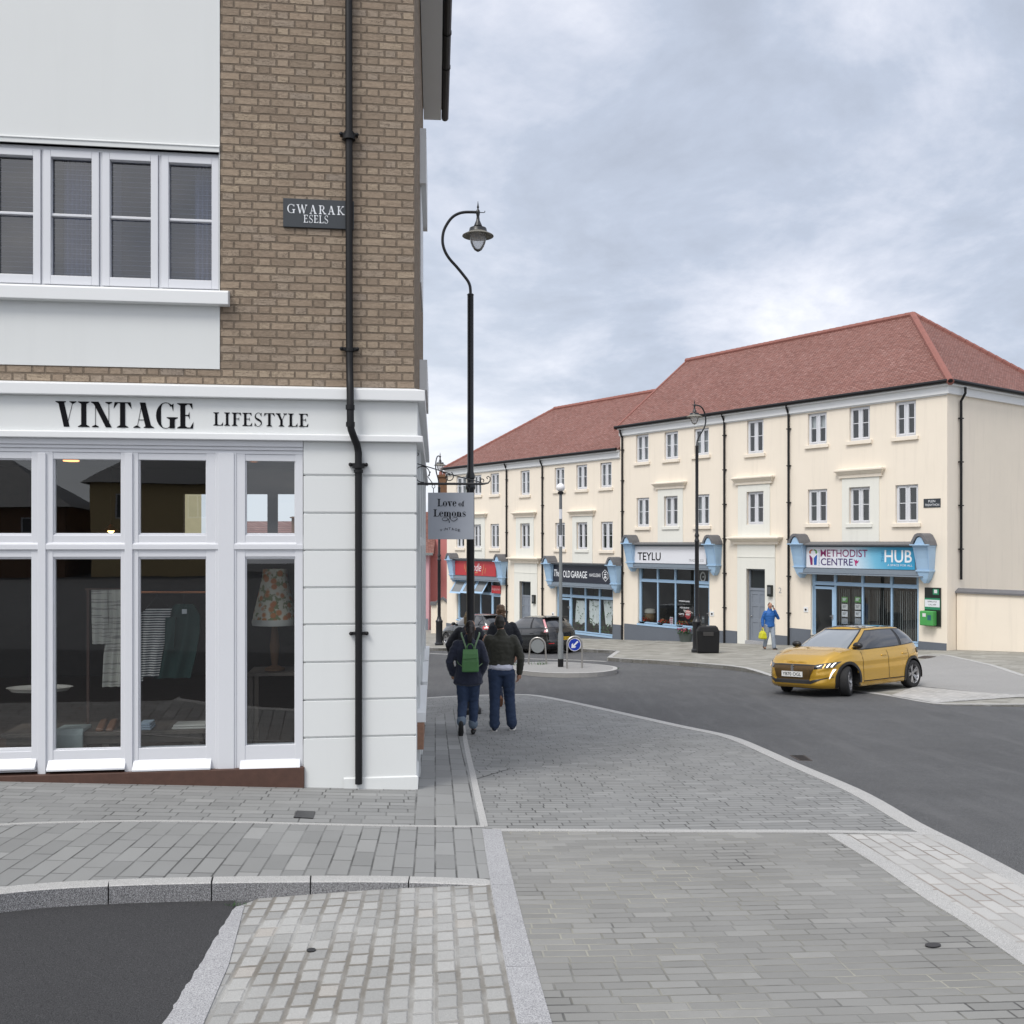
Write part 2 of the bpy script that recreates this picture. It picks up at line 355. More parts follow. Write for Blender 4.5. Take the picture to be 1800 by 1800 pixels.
def wall_holes(mb, s0, s1, z0, z1, holes, y=0., rev=.12, mi=0, rmi=None):
    xs = sorted({s0, s1, *[h[0] for h in holes], *[h[1] for h in holes]}); zs = sorted({z0, z1, *[h[2] for h in holes], *[h[3] for h in holes]})
    xs = [x for x in xs if s0-1e-6 <= x <= s1+1e-6]; zs = [z for z in zs if z0-1e-6 <= z <= z1+1e-6]
    idx = {}; vs = []; fs = []
    def vi(i, k):
        if (i, k) not in idx: idx[(i, k)] = len(vs); vs.append((xs[i], y, zs[k]))
        return idx[(i, k)]
    for i in range(len(xs)-1):
        for k in range(len(zs)-1):
            cx, cz = (xs[i]+xs[i+1])/2, (zs[k]+zs[k+1])/2
            if any(h[0] < cx < h[1] and h[2] < cz < h[3] for h in holes): continue
            fs.append((vi(i,k), vi(i+1,k), vi(i+1,k+1), vi(i,k+1)))
    mb.add(vs, fs, mi)
    for a, b, c, d in holes:
        r = [(a,y,c),(b,y,c),(b,y,d),(a,y,d),(a,y+rev,c),(b,y+rev,c),(b,y+rev,d),(a,y+rev,d)]
        mb.add(r, [(0,4,5,1),(1,5,6,2),(2,6,7,3),(3,7,4,0)], mi if rmi is None else rmi)
def text_mesh(mb, s, x0, x1, z0, z1, y, shear=0., mi=0, bold=0., thick=0.):
    cu = bpy.data.curves.new('lettering', 'FONT'); cu.body = s; cu.size = 1; cu.offset = bold; cu.shear = shear; cu.resolution_u = 4
    o = bpy.data.objects.new('lettering', cu); C.objects.link(o); dg = bpy.context.evaluated_depsgraph_get(); me = o.evaluated_get(dg).to_mesh()
    vs = [v.co.copy() for v in me.vertices]; fs = [tuple(p.vertices) for p in me.polygons]
    ax, bx = min(v.x for v in vs), max(v.x for v in vs); ay, by = min(v.y for v in vs), max(v.y for v in vs)
    vs2 = [(x0+(v.x-ax)/(bx-ax)*(x1-x0), y, z0+(v.y-ay)/(by-ay)*(z1-z0)) for v in vs]
    mb.add(vs2, fs, mi); bpy.data.objects.remove(o); bpy.data.curves.remove(cu)
# ------------------------------------------------------------------ serif lettering built from strokes
def serif_glyphs(T_, t):
    """letters in a cap height of 1: (advance, list of polygons)"""
    S = .03+t*.6; W = T_*.42+.05
    def dg(x0, y0, x1, y1, w): return [(x0-w/2, y0), (x0+w/2, y0), (x1+w/2, y1), (x1-w/2, y1)]
    def st(x, w, y0=0, y1=1): return [(x-w/2, y0), (x+w/2, y0), (x+w/2, y1), (x-w/2, y1)]
    def sf(x, w, y, up):  # bracketed slab serif at a stem end
        s = 1 if up else -1; b = w/2
        return [(x-b-W, y), (x+b+W, y), (x+b+W*.9, y+s*S*.7), (x+b, y+s*S*2.2), (x-b, y+s*S*2.2), (x-b-W*.9, y+s*S*.7)]
    def hb(x0, x1, y, h=None): h = h or S; return [(x0, y), (x1, y), (x1, y+h), (x0, y+h)]
    def arc(cx, cy, rx, ry, a0, a1, n=18, k=None, wmin=None):
        o, q = [], []; w0 = wmin or t*1.1; k = k or T_
        for i in range(n+1):
            a = R(a0+(a1-a0)*i/n); w = w0+(k-w0)*abs(math.cos(a))**1.3
            o.append((cx+rx*math.cos(a), cy+ry*math.sin(a))); q.append((cx+(rx-w)*math.cos(a), cy+(ry-max(w0, w*.35))*math.sin(a)))
        return [[o[i], o[i+1], q[i+1], q[i]] for i in range(n)]
    def tip(x, y, w, h, dx): return [(x, y), (x+dx*w, y), (x+dx*w*.4, y+h)]
    g = {}; h = T_/2
    g['I'] = (T_+2*W+.06, [st(W+h, T_), sf(W+h, T_, 0, True), sf(W+h, T_, 1, False)])
    g['L'] = (.62+h, [st(W+h, T_), sf(W+h, T_, 0, True), sf(W+h, T_, 1, False), hb(W+h, .58+h, 0), [(.46+h, S*.9), (.58+h, 0), (.60+h, .27)]])
    g['E'] = (.66+h, g['L'][1]+[hb(W+h, .54+h, 1-S), [(.42+h, 1-S*.9), (.56+h, .76), (.55+h, 1)], hb(W+h, .40+h, .5), [(.37+h, .52), (.43+h, .36), (.43+h, .68)]])
    g['F'] = (.60+h, [st(W+h, T_), sf(W+h, T_, 0, True), sf(W+h, T_, 1, False)]+g['E'][1][-4:])
    g['T'] = (.78, [st(.38, T_), sf(.38, T_, 0, True), hb(.04, .72, 1-S), [(.04, 1), (.0, .74), (.18, 1-S*.9)], [(.72, 1), (.76, .74), (.58, 1-S*.9)]])
    g['V'] = (.86, [dg(.20, 1, .44, 0, T_*1.12), dg(.70, 1, .44, 0, t), sf(.19, T_*.8, 1, False), sf(.70, t, 1, False)])
    g['A'] = (.90, [dg(.38, 1, .17, 0, t), dg(.40, 1, .66, 0, T_*1.12), sf(.16, t, 0, True), sf(.67, T_*.8, 0, True), hb(.24, .56, .30, t*1.2)])
    g['N'] = (.86, [st(.14, t), st(.70, t), dg(.13+h*.2, 1, .70, 0, T_*1.15), sf(.14, t, 0, True), sf(.70, t, 1, False), sf(.10, t, 1, False)])
    g['Y'] = (.80, [st(.40, T_, 0, .46), dg(.40, .44, .17, 1, T_), dg(.42, .42, .66, 1, t), sf(.40, T_, 0, True), sf(.17, T_*.7, 1, False), sf(.66, t, 1, False)])
    g['K'] = (.82, [st(W+h, T_), sf(W+h, T_, 0, True), sf(W+h, T_, 1, False), dg(W+T_, .42, .62, 1, t), dg(W+T_*1.2, .55, .68, 0, T_), sf(.63, t, 1, False), sf(.69, T_*.8, 0, True)])
    g['W'] = (1.22, [dg(.15, 1, .38, 0, T_), dg(.60, 1, .38, 0, t), dg(.58, 1, .80, 0, T_), dg(1.04, 1, .80, 0, t), sf(.15, T_*.8, 1, False), sf(1.04, t, 1, False)])
    g['R'] = (.80, [st(W+h, T_), sf(W+h, T_, 0, True), sf(W+h, T_, 1, False), hb(W+h, .36, 1-t*1.2, t*1.2), hb(W+h, .36, .46, t*1.2), dg(.38, .47, .66, 0, T_), sf(.68, T_*.7, 0, True)]+arc(.34, .73, .26, .27, -90, 90))
    g['G'] = (.88, arc(.45, .5, .42, .52, 48, 312)+[st(.72, T_, .0, .44), sf(.72, T_, .44, False), [(.68, .92), (.78, .98), (.76, .66)]])
    g['O'] = (.92, arc(.44, .5, .42, .52, 0, 360, 28))
    def ess(cx, y0, y1, r):
        H = y1-y0; P = []; pl = [(.86, .80), (.66, 1.0), (.36, .98), (.14, .80), (.22, .60), (.5, .5), (.80, .38), (.90, .20), (.66, .01), (.34, .0), (.12, .2)]
        pl = smooth_line(pl, 4); n = len(pl)
        for i in range(n-1):
            (xa, ya), (xb, yb) = pl[i], pl[i+1]
            def w(k): u = k/(n-1); return t*1.1+(T_*.95-t)*math.exp(-((u-.5)/.17)**2)
            ta = Vector((xb-xa, yb-ya)).normalized(); nx, ny = -ta.y, ta.x
            wa, wb = w(i)/2, w(i+1)/2
            q = [(xa+nx*wa/r/2, ya+ny*wa/H), (xa-nx*wa/r/2, ya-ny*wa/H), (xb-nx*wb/r/2, yb-ny*wb/H), (xb+nx*wb/r/2, yb+ny*wb/H)]
            P.append([(cx+(x-.5)*2*r, y0+y*H) for x, y in q])
        P.append([(cx+(.80-.5)*2*r, y0+.98*H), (cx+(.92-.5)*2*r, y0+1.02*H), (cx+(.90-.5)*2*r, y0+.68*H)])
        P.append([(cx+(.18-.5)*2*r, y0+.02*H), (cx+(.06-.5)*2*r, y0-.02*H), (cx+(.08-.5)*2*r, y0+.32*H)]); return P
    g['S'] = (.66, ess(.31, 0, 1, .28))
    x = .66
    g['o'] = (.62, arc(.29, x/2, .28, x/2+.02, 0, 360, 24))
    g['v'] = (.62, [dg(.15, x, .32, 0, T_), dg(.50, x, .32, 0, t), sf(.15, T_*.6, x, False), sf(.50, t, x, False)])
    g['e'] = (.58, arc(.28, x/2, .27, x/2+.02, 8, 320, 22)+[hb(.05, .53, x*.52, t*1.2)])
    g['f'] = (.42, [st(.16, T_, 0, .80), sf(.16, T_, 0, True), hb(.0, .36, x-.02, t)]+arc(.32, .78, .22, .24, 60, 180, 10))
    nn = [st(.15, T_, 0, x), sf(.15, T_*.8, 0, True), [(.0, x), (.15, x), (.15, x-.09)]]+arc(.33, x-.24, .24, .24, 0, 170, 12)
    g['n'] = (.70, nn+[st(.57-T_/2, T_, 0, x-.22), sf(.57-T_/2, T_*.8, 0, True)])
    g['m'] = (1.0, nn+[st(.57-T_/2, T_, 0, x-.22), sf(.57-T_/2, T_*.8, 0, True)]+arc(.66, x-.24, .25, .24, 0, 170, 12)+[st(.91-T_/2, T_*.9, -.32, x-.22)])
    g['s'] = (.50, ess(.23, 0, x, .21))
    return g
def serif_text(mb, s, x0, x1, z0, H, y, thick=.2, thin=.03, track=.02, mi=0, depth=.002):
    g = serif_glyphs(thick, thin); w = sum((g[c][0] if c != ' ' else .4)+track for c in s)-track
    k = (x1-x0)/(w*H) if x1 is not None else 1.; x = x0; i = 0
    for c in s:
        if c == ' ': x += (.4+track)*H*k; continue
        for p in g[c][1]:
            yy = y-depth-(i % 14)*.00025; i += 1
            pts = [(x+q[0]*H*k, yy, z0+q[1]*H) for q in p]
            mb.add(pts, [tuple(range(len(pts)))], mi)
        x += (g[c][0]+track)*H*k
# ------------------------------------------------------------------ setting materials
FRONT_ANG = math.atan2(.1288, .9917)      # direction of the shop front
plain('white_paint', (.72, .73, .735), .55, var=.02, scale=3)
plain('white_gloss', (.63, .64, .67), .35, var=.02, scale=3)
render_wall('white_render', (.72, .73, .725), .03); render_wall('stucco', (.665, .68, .675), .03, .14)
render_wall('cream_render', (.78, .705, .60), .055, .45); render_wall('pale_surround', (.72, .715, .66), .03); render_wall('pink_render', (.52, .20, .19), .06)
render_wall('pale_pink', (.62, .36, .40), .05); render_wall('yellow_render', (.55, .42, .22), .06)
plain('plinth_grey', (.115, .13, .155), .8, var=.1, scale=1.5, bump=.2); plain('slate_cap', (.135, .135, .142), .7, var=.25, scale=8, bump=.3)
facade_brick()
plain('black_iron', (.012, .012, .014), .38, var=.2, scale=9); plain('black_plastic', (.008, .008, .009), .5, var=.2, scale=6, bump=.15, bscale=200, spec=.3)
plain('timber', (.075, .036, .025), .6, var=.35, scale=14, bump=.3); plain('raw_timber', (.26, .14, .09), .6, var=.4, scale=20)
plain('dark_slate', (.030, .036, .043), .5, var=.1); plain('lettering_white', (.75, .77, .80), .5, var=.0)
plain('lettering_black', (.006, .006, .008), .7, var=.0, spec=.1); plain('sign_grey', (.30, .32, .36), .5, var=.05, scale=3)
glass('window_glass', (.62, .68, .86), fac=1.5); glass('shop_glass', (.70, .74, .76), fac=1.35); glass('clear_glass', (.97, .98, .98), fac=.8)
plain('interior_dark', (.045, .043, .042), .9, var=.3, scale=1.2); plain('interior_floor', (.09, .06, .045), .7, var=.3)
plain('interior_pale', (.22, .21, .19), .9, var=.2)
speckle('asphalt', (.086, .088, .091), (.042, .043, .045), (.175, .176, .178), 150, .82, .7, .6, wear=(.125, .125, .127))
speckle('new_asphalt', (.040, .040, .042), (.020, .020, .022), (.075, .075, .077), 190, .85, .3, .6)
speckle('tarmac_pale', (.30, .295, .285), (.24, .235, .23), (.36, .355, .345), 90, .85, .3, .3)
speckle('granite', (.36, .36, .37), (.21, .21, .215), (.50, .50, .51), 150, .75, .35, .35)
speckle('granite_pale', (.42, .416, .404), (.28, .277, .27), (.55, .545, .53), 170, .75, .3, .3)
speckle('granite_dark', (.20, .20, .205), (.07, .07, .073), (.42, .42, .43), 190, .75, .3, .45)
GREY = [(0, (.222, .225, .222)), (.3, (.243, .246, .243)), (.6, (.256, .259, .255)), (.93, (.272, .275, .271)), (1, (.31, .312, .307))]
WARM = [(0, (.218, .217, .208)), (.35, (.238, .237, .228)), (.7, (.25, .249, .239)), (1, (.285, .283, .272))]
pavers('paving_main', FRONT_ANG*.55, .21, .10, .006, GREY, stagger='rand', bump=.6)
pavers('paving_front', FRONT_ANG*.55, .23, .088, .005, WARM, stagger='rand', bump=.6, stain=.25, jvar=(.33, .32, .27))
pavers('paving_shop', FRONT_ANG, .25, .14, .006, GREY, stagger='rand', bump=.6)
pavers('paving_slabs', math.atan2(.997, -.078), .36, .142, .006, GREY, stagger='rand', bump=.6)
pavers('paving_side', math.atan2(.997, -.078), .5, .17, .009, GREY, stagger='rand', bump=.6)
SETT = [(0, (.30, .30, .297)), (.25, (.34, .34, .336)), (.6, (.375, .374, .37)), (.96, (.41, .409, .403)), (1, (.40, .375, .35))]
pavers('setts', math.atan2(.997, -.078), .15, .112, .013, SETT, (.15, .135, .112), 'rand', .016, fine=.75, soft=.012, bump=1.)
_b5 = G(1712, 1622)-G(1468, 1467)
pavers('setts_pale', math.atan2(_b5.y, _b5.x), .24, .115, .009, [(0, (.40, .395, .385)), (.6, (.46, .455, .445)), (1, (.50, .49, .475))], (.17, .15, .13), 'half', .008, fine=.3, soft=.008, jvar=(.25, .21, .18), bump=.7)
pavers('paving_far', FRONT_ANG-.9, .45, .30, .012, [(0, (.235, .228, .20)), (.4, (.285, .275, .245)), (.75, (.315, .305, .275)), (1, (.36, .35, .315))], (.17, .165, .15), 'rand', .01)
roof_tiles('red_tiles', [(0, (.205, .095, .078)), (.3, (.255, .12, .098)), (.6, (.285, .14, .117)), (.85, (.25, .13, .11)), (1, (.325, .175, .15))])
plain('ridge_red', (.255, .10, .08), .75, var=.25, scale=5, bump=.3); plain('slate_roof', (.06, .065, .075), .6, var=.2)
# ------------------------------------------------------------------ ground
def ground():
    ys = [-60,-45,-30,-20,-14,-9,-5,-2,0,1,2,3,4,5,6,7,8,9,10,11,12,13,14,15,16,18,20,22,24,26,28,30,32,34,36,38,40,42,44,46,48,50,53,56,60,65,70,80,95,120,180,300,600,1200]
    xs = [-600,-200,-90,-50,-30,-22,-16,-12,-10,-8,-6,-5,-4,-3,-2,-1,0,1,2,3,4,5,6,7,8,10,12,14,16,18,21,25,30,45,80,200,600]
    vs = [(x, y, T(x, y)-.12) for y in ys for x in xs]; n = len(xs)
    mb = MB(); mb.add(vs, [(j*n+i, j*n+i+1, (j+1)*n+i+1, (j+1)*n+i) for j in range(len(ys)-1) for i in range(n-1)])
    o = mb.build('road', 'asphalt', smooth=True); o['kind'] = 'structure'
ground()
KERB = smooth_line(GP([(740,1226.5),(800,1223),(860,1221),(930,1220.5),(985,1228.5),(1100,1253),(1200,1275),(1285,1293),(1350,1318),(1440,1357),(1530,1396),(1620,1447),(1700,1486),(1800,1538),(1920,1606)]), 4)
KIN = offset(KERB, -.17)
sheet('kerb', KERB+KIN[::-1], 'granite_pale', 0., .13)
FRONTK = smooth_line(GP([(-160,1586),(0,1570),(100,1561),(230,1555),(370,1551.5),(540,1549.5),(700,1550),(867,1555)]), 4)
FRONTIN = offset(FRONTK, .13)
EDGE = GP([(868,1556),(897,1700),(920,1800),(948,1920)])
EDGE2 = GP([(853,1460),(868,1556),(897,1700),(920,1800),(948,1920)])
base = [KIN[0]]+KIN[1:]+[(7.5, 2.2), tuple(EDGE[-1])]+EDGE[::-1][1:]+FRONTIN[::-1]+[(-9.5, 6.2), (-9.5, 9.5), (-9.0, 13), (-2.5, 20)]
sheet('pavement', base, 'paving_main', -.006, .13)
# granite kerb in front of the shop: separate stones, the upstand runs out at the ramp
def front_kerb():
    L = FRONTK; acc = [0.]
    for i in range(1, len(L)): acc.append(acc[-1]+(Vector(L[i])-Vector(L[i-1])).length)
    xl = [G(x, 1556).x for x in (191, 367, 541, 716, 868)]
    cuts = [-9]+xl; mats = ['granite_dark']*5
    for a, b in zip([-5.6, -4.6, -3.7]+cuts[1:-1], [-4.6, -3.7, cuts[1]]+cuts[2:]):
        seg = [p for p in L if a < p[0] < b]
        def cut(xc):
            for p, q in zip(L, L[1:]):
                if p[0] <= xc <= q[0]: t = (xc-p[0])/(q[0]-p[0]); return (xc, p[1]+(q[1]-p[1])*t)
        pa, pb = cut(max(a, L[0][0])), cut(min(b, L[-1][0]))
        if not pa or not pb: continue
        seg = [pa]+seg+[pb]; g = .004
        seg = [(p[0]+(g if i == 0 else -g if i == len(seg)-1 else 0), p[1]) for i, p in enumerate(seg)]
        inn = offset(seg, .13)
        mb = MB(); n = len(seg)
        top = [(p[0], p[1], T(*p)) for p in seg]; ti = [(p[0], p[1], T(*p)) for p in inn]
        mb.add([(x, y, z-.006) for x, y, z in top]+[(p[0]*.93+q[0]*.07, p[1]*.93+q[1]*.07, p[2]) for p, q in zip(top, ti)]+ti+[(x, y, z-.2) for x, y, z in top],
               [(i, i+1, n+i+1, n+i) for i in range(n-1)]+[(n+i, n+i+1, 2*n+i+1, 2*n+i) for i in range(n-1)], 0)
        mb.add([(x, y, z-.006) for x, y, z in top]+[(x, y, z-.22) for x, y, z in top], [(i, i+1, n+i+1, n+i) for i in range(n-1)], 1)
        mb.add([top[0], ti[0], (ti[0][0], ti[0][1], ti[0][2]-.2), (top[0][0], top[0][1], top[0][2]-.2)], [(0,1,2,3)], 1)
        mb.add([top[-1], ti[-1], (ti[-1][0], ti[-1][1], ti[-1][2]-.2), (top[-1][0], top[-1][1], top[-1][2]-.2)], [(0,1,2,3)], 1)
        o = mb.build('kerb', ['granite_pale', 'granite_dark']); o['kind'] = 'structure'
front_kerb()
# sett ramp in front of the kerb: level with the road on its left, with the pavement on its right
XL, XR = G(405, 1600, -.11).x, G(868, 1558).x
def ramp_dz(x, y):
    t = max(0, min(1, (x-(XL-.07*(y-6.2)))/(XR-XL))); return -.112+.112*t
rp = GP([(412,1596)], -.11)+[(p[0], p[1]) for p in FRONTK if p[0] > XL+.05]+EDGE+GP([(250,1920),(300,1800),(352,1700)], -.112)
sheet('ramp', rp, 'setts', dzf=ramp_dz, drop=.1, step=.35)
_r = random.Random(4); _s = [(412-k*64/105-(0 if k < 105 else (k-105)*.0), 1595+k) for k in range(0, 326, 6)]
rough = GP([(430,1592),(402,1700),(360,1800),(315,1920)]+[(x+_r.uniform(-2, 3), y) for x, y in _s[::-1]], -.11)
sheet('ramp_edge', rough, 'granite', dzf=lambda x, y: ramp_dz(x, y)+.006, drop=.1, step=.4)
na = GP([(412,1594)], -.12)+GP([(300,1800),(250,1920)], -.12)+[(-1.5, 1.5), (-9, 1.5), (-9, 6.9)]+[(p[0], p[1]+.04) for p in FRONTK if p[0] < XL]
sheet('road_patch', na, 'new_asphalt', -.114, .0, step=.6)
# bands and paving fields, each a thin sheet over the last
def band(pts, w, mat='granite_pale', dz=.004, name='granite_band'):
    L = smooth_line(GP(pts), 4); return sheet(name, offset(L, w/2)+offset(L, -w/2)[::-1], mat, dz, .02, step=1.0, dzf=(lambda x, y: jdz(x, y)+dz) if 'JN' in globals() and dz > -.05 else None)
side_line = [(812,1240),(816,1290),(833,1370),(851,1452)]
mid_line = [(851,1453),(700,1452),(560,1449),(400,1445),(250,1443.5),(100,1446),(0,1450),(-160,1460)]
cross = [(866,1459),(1000,1459.5),(1200,1461),(1400,1461.5),(1530,1463),(1655,1467)]
ml = smooth_line(GP(mid_line), 3); sl = smooth_line(GP(side_line), 3); cl = smooth_line(GP(cross), 3)
sheet('paving_slabs', ml+FRONTIN[::1]+[EDGE2[1], EDGE2[0]], 'paving_slabs', 0., .0)
sheet('paving_shop', ml+[(-6.5, 10.6), (0, 11.2)]+[p for p in sl if p[1] < 11.2][::1], 'paving_shop', 0.)
sheet('paving_side', sl[::-1]+[(-1.5, 16.5), (-1.15, 12), (-.93, 9.45)]+GP([(728, 1451.5)]) if False else sl+GP([(728, 1451.5)])+[(-.93, 9.45), (-1.15, 12), (-1.5, 16.5)], 'paving_side', .0035)
sheet('paving_front', cl+[p for p in KIN if p[1] < cl[-1][1]-.05]+[(7.5, 2.2), EDGE[-1]]+EDGE2[::-1][1:], 'paving_front', 0.)
band(side_line, .062); band(mid_line, .05); band(cross, .085)
b2 = GP([(864,1458),(883,1556),(915,1700),(940,1800),(972,1920)]); L2 = smooth_line(b2, 4)
cutz = [0, 6, 9, 13, len(L2)-1]
for a_, b_ in ((0, 4), (4, 8), (8, 12), (12, 16)):
    s_ = L2[a_:b_+1]; s_ = [tuple(Vector(s_[0])+(Vector(s_[1])-Vector(s_[0])).normalized()*.005)]+s_[1:]
    sheet('granite_band', offset(s_, .075)+offset(s_, -.075)[::-1], 'granite', .005, .03, step=1.)
b5 = smooth_line(GP([(1468,1467),(1560,1523),(1640,1578),(1712,1622),(1800,1682),(1920,1765)]), 4)
sheet('paving_setts', offset(b5, -.06)+[p for p in KIN[::-1] if p[1] < G(1640,1468).y and p[1] > b5[-1][1]*.98]+[GP([(1640,1468)])[0]], 'setts_pale', .0035)
sheet('granite_band', offset(b5, .065)+offset(b5, -.065)[::-1], 'granite_pale', .007, .02)
# far pavement, its bay, the junction on the right
FK = smooth_line(GP([(1068,1155.5),(1110,1158.5),(1160,1161),(1280,1170),(1340,1178.5),(1375,1186),(1430,1195),(1500,1205),(1565,1214),(1640,1226.5),(1700,1229),(1800,1231),(1960,1236)]), 3)
FB = GP([(600,1134),(690,1137.5),(748,1139),(900,1139),(1000,1139.5),(1085,1143.5)])
JN = G(1535, 1199)
def jdz(x, y):
    d = math.hypot((x-JN.x)*.8, y-JN.y); w = max(0, min(1, (6.0-d)/3.0)); return -.114*w*w*(3-2*w)
far = FB+FK+[(40, 17), (42, 30), (20, 55), (-10, 75), (-22, 62)]
sheet('pavement', far, 'paving_far', drop=.13, step=1.0, dzf=lambda x, y: jdz(x, y)-.006)
def fk(L, w, name='kerb', mat='granite_pale'): sheet(name, L+offset(L, w)[::-1], mat, .001, .125, step=1.0, dzf=lambda x, y: jdz(x, y)+.001)
fk(FK, .16); fk(FB, .16)
fk(GP([(1083,1144.5),(1072,1152),(1067,1155.5)]), .16)
band([(860,1150),(940,1152.5),(1000,1154),(1066,1156.5)], .12, 'granite_pale', -.112, 'bay_edging'); band([(600,1141),(700,1142.5),(748,1143.5),(790,1145)], .15, 'granite_pale', -.112, 'bay_edging')
sheet('lane', GP([(1615,1163),(1640,1153),(1662,1152.5),(1700,1161),(1800,1183),(1960,1210),(1960,1236),(1700,1206),(1600,1196),(1530,1180)]), 'tarmac_pale', dzf=lambda x, y: jdz(x, y)+.004)
band([(1590,1160),(1618,1153.5),(1642,1151.5),(1662,1152),(1700,1160),(1800,1182)], .14, 'granite_pale', .012)
sheet('crossing_setts', GP([(1566,1213),(1640,1225),(1700,1222),(1800,1215),(1800,1213),(1700,1206.5),(1610,1198)]), 'setts_pale', dzf=lambda x, y: jdz(x, y)+.008)
band([(1640,1225.5),(1700,1220),(1800,1212)], .13, 'granite_pale', .013)
band([(1120,1134),(1155,1127),(1215,1127)], .9, 'paving_far', .004, 'paving_dropped')
# traffic island
def island():
    c = [G(x, y) for x, y in ((880,1171),(905,1166.5),(950,1163.5),(1000,1164),(1050,1167.5),(1078,1171),(1085,1174),(1080,1178),(1050,1182),(1000,1183.5),(950,1182),(910,1178),(885,1175))]
    L = smooth_line([(p.x, p.y) for p in c]+[(c[0].x, c[0].y)], 3)[:-1]
    cx = sum(p[0] for p in L)/len(L); cy = sum(p[1] for p in L)/len(L)
    sheet('traffic_island', L, 'tarmac_pale', -.004, .13)
    inn = [(cx+(p[0]-cx)*.93, cy+(p[1]-cy)*.90) for p in L]
    mb = MB(); n = len(L)
    mb.add([(p[0], p[1], T(*p)+.001) for p in L]+[(p[0], p[1], T(*p)+.001) for p in inn], [(i, (i+1)%n, n+(i+1)%n, n+i) for i in range(n)])
    o = mb.build('island_kerb', 'granite_pale'); o['kind'] = 'structure'
island()

def hills():
    mb = MB(); rnd = random.Random(2); n = 90; rows = []
    for r, h in ((420, 0), (560, 1.), (760, 0)):
        rows.append([(r*math.sin(R(-75+150*i/n)), r*math.cos(R(-75+150*i/n)), -4.4+h*(9+4*math.sin(i*.31)+2.5*math.sin(i*.83+1)+rnd.uniform(-.5, .5))) for i in range(n+1)])
    mb.rings(rows, closed=False, caps=False); o = mb.build('hills', plain('hill_green', (.055, .085, .05), .9, var=.4, scale=.03), smooth=True); o['kind'] = 'structure'
hills()
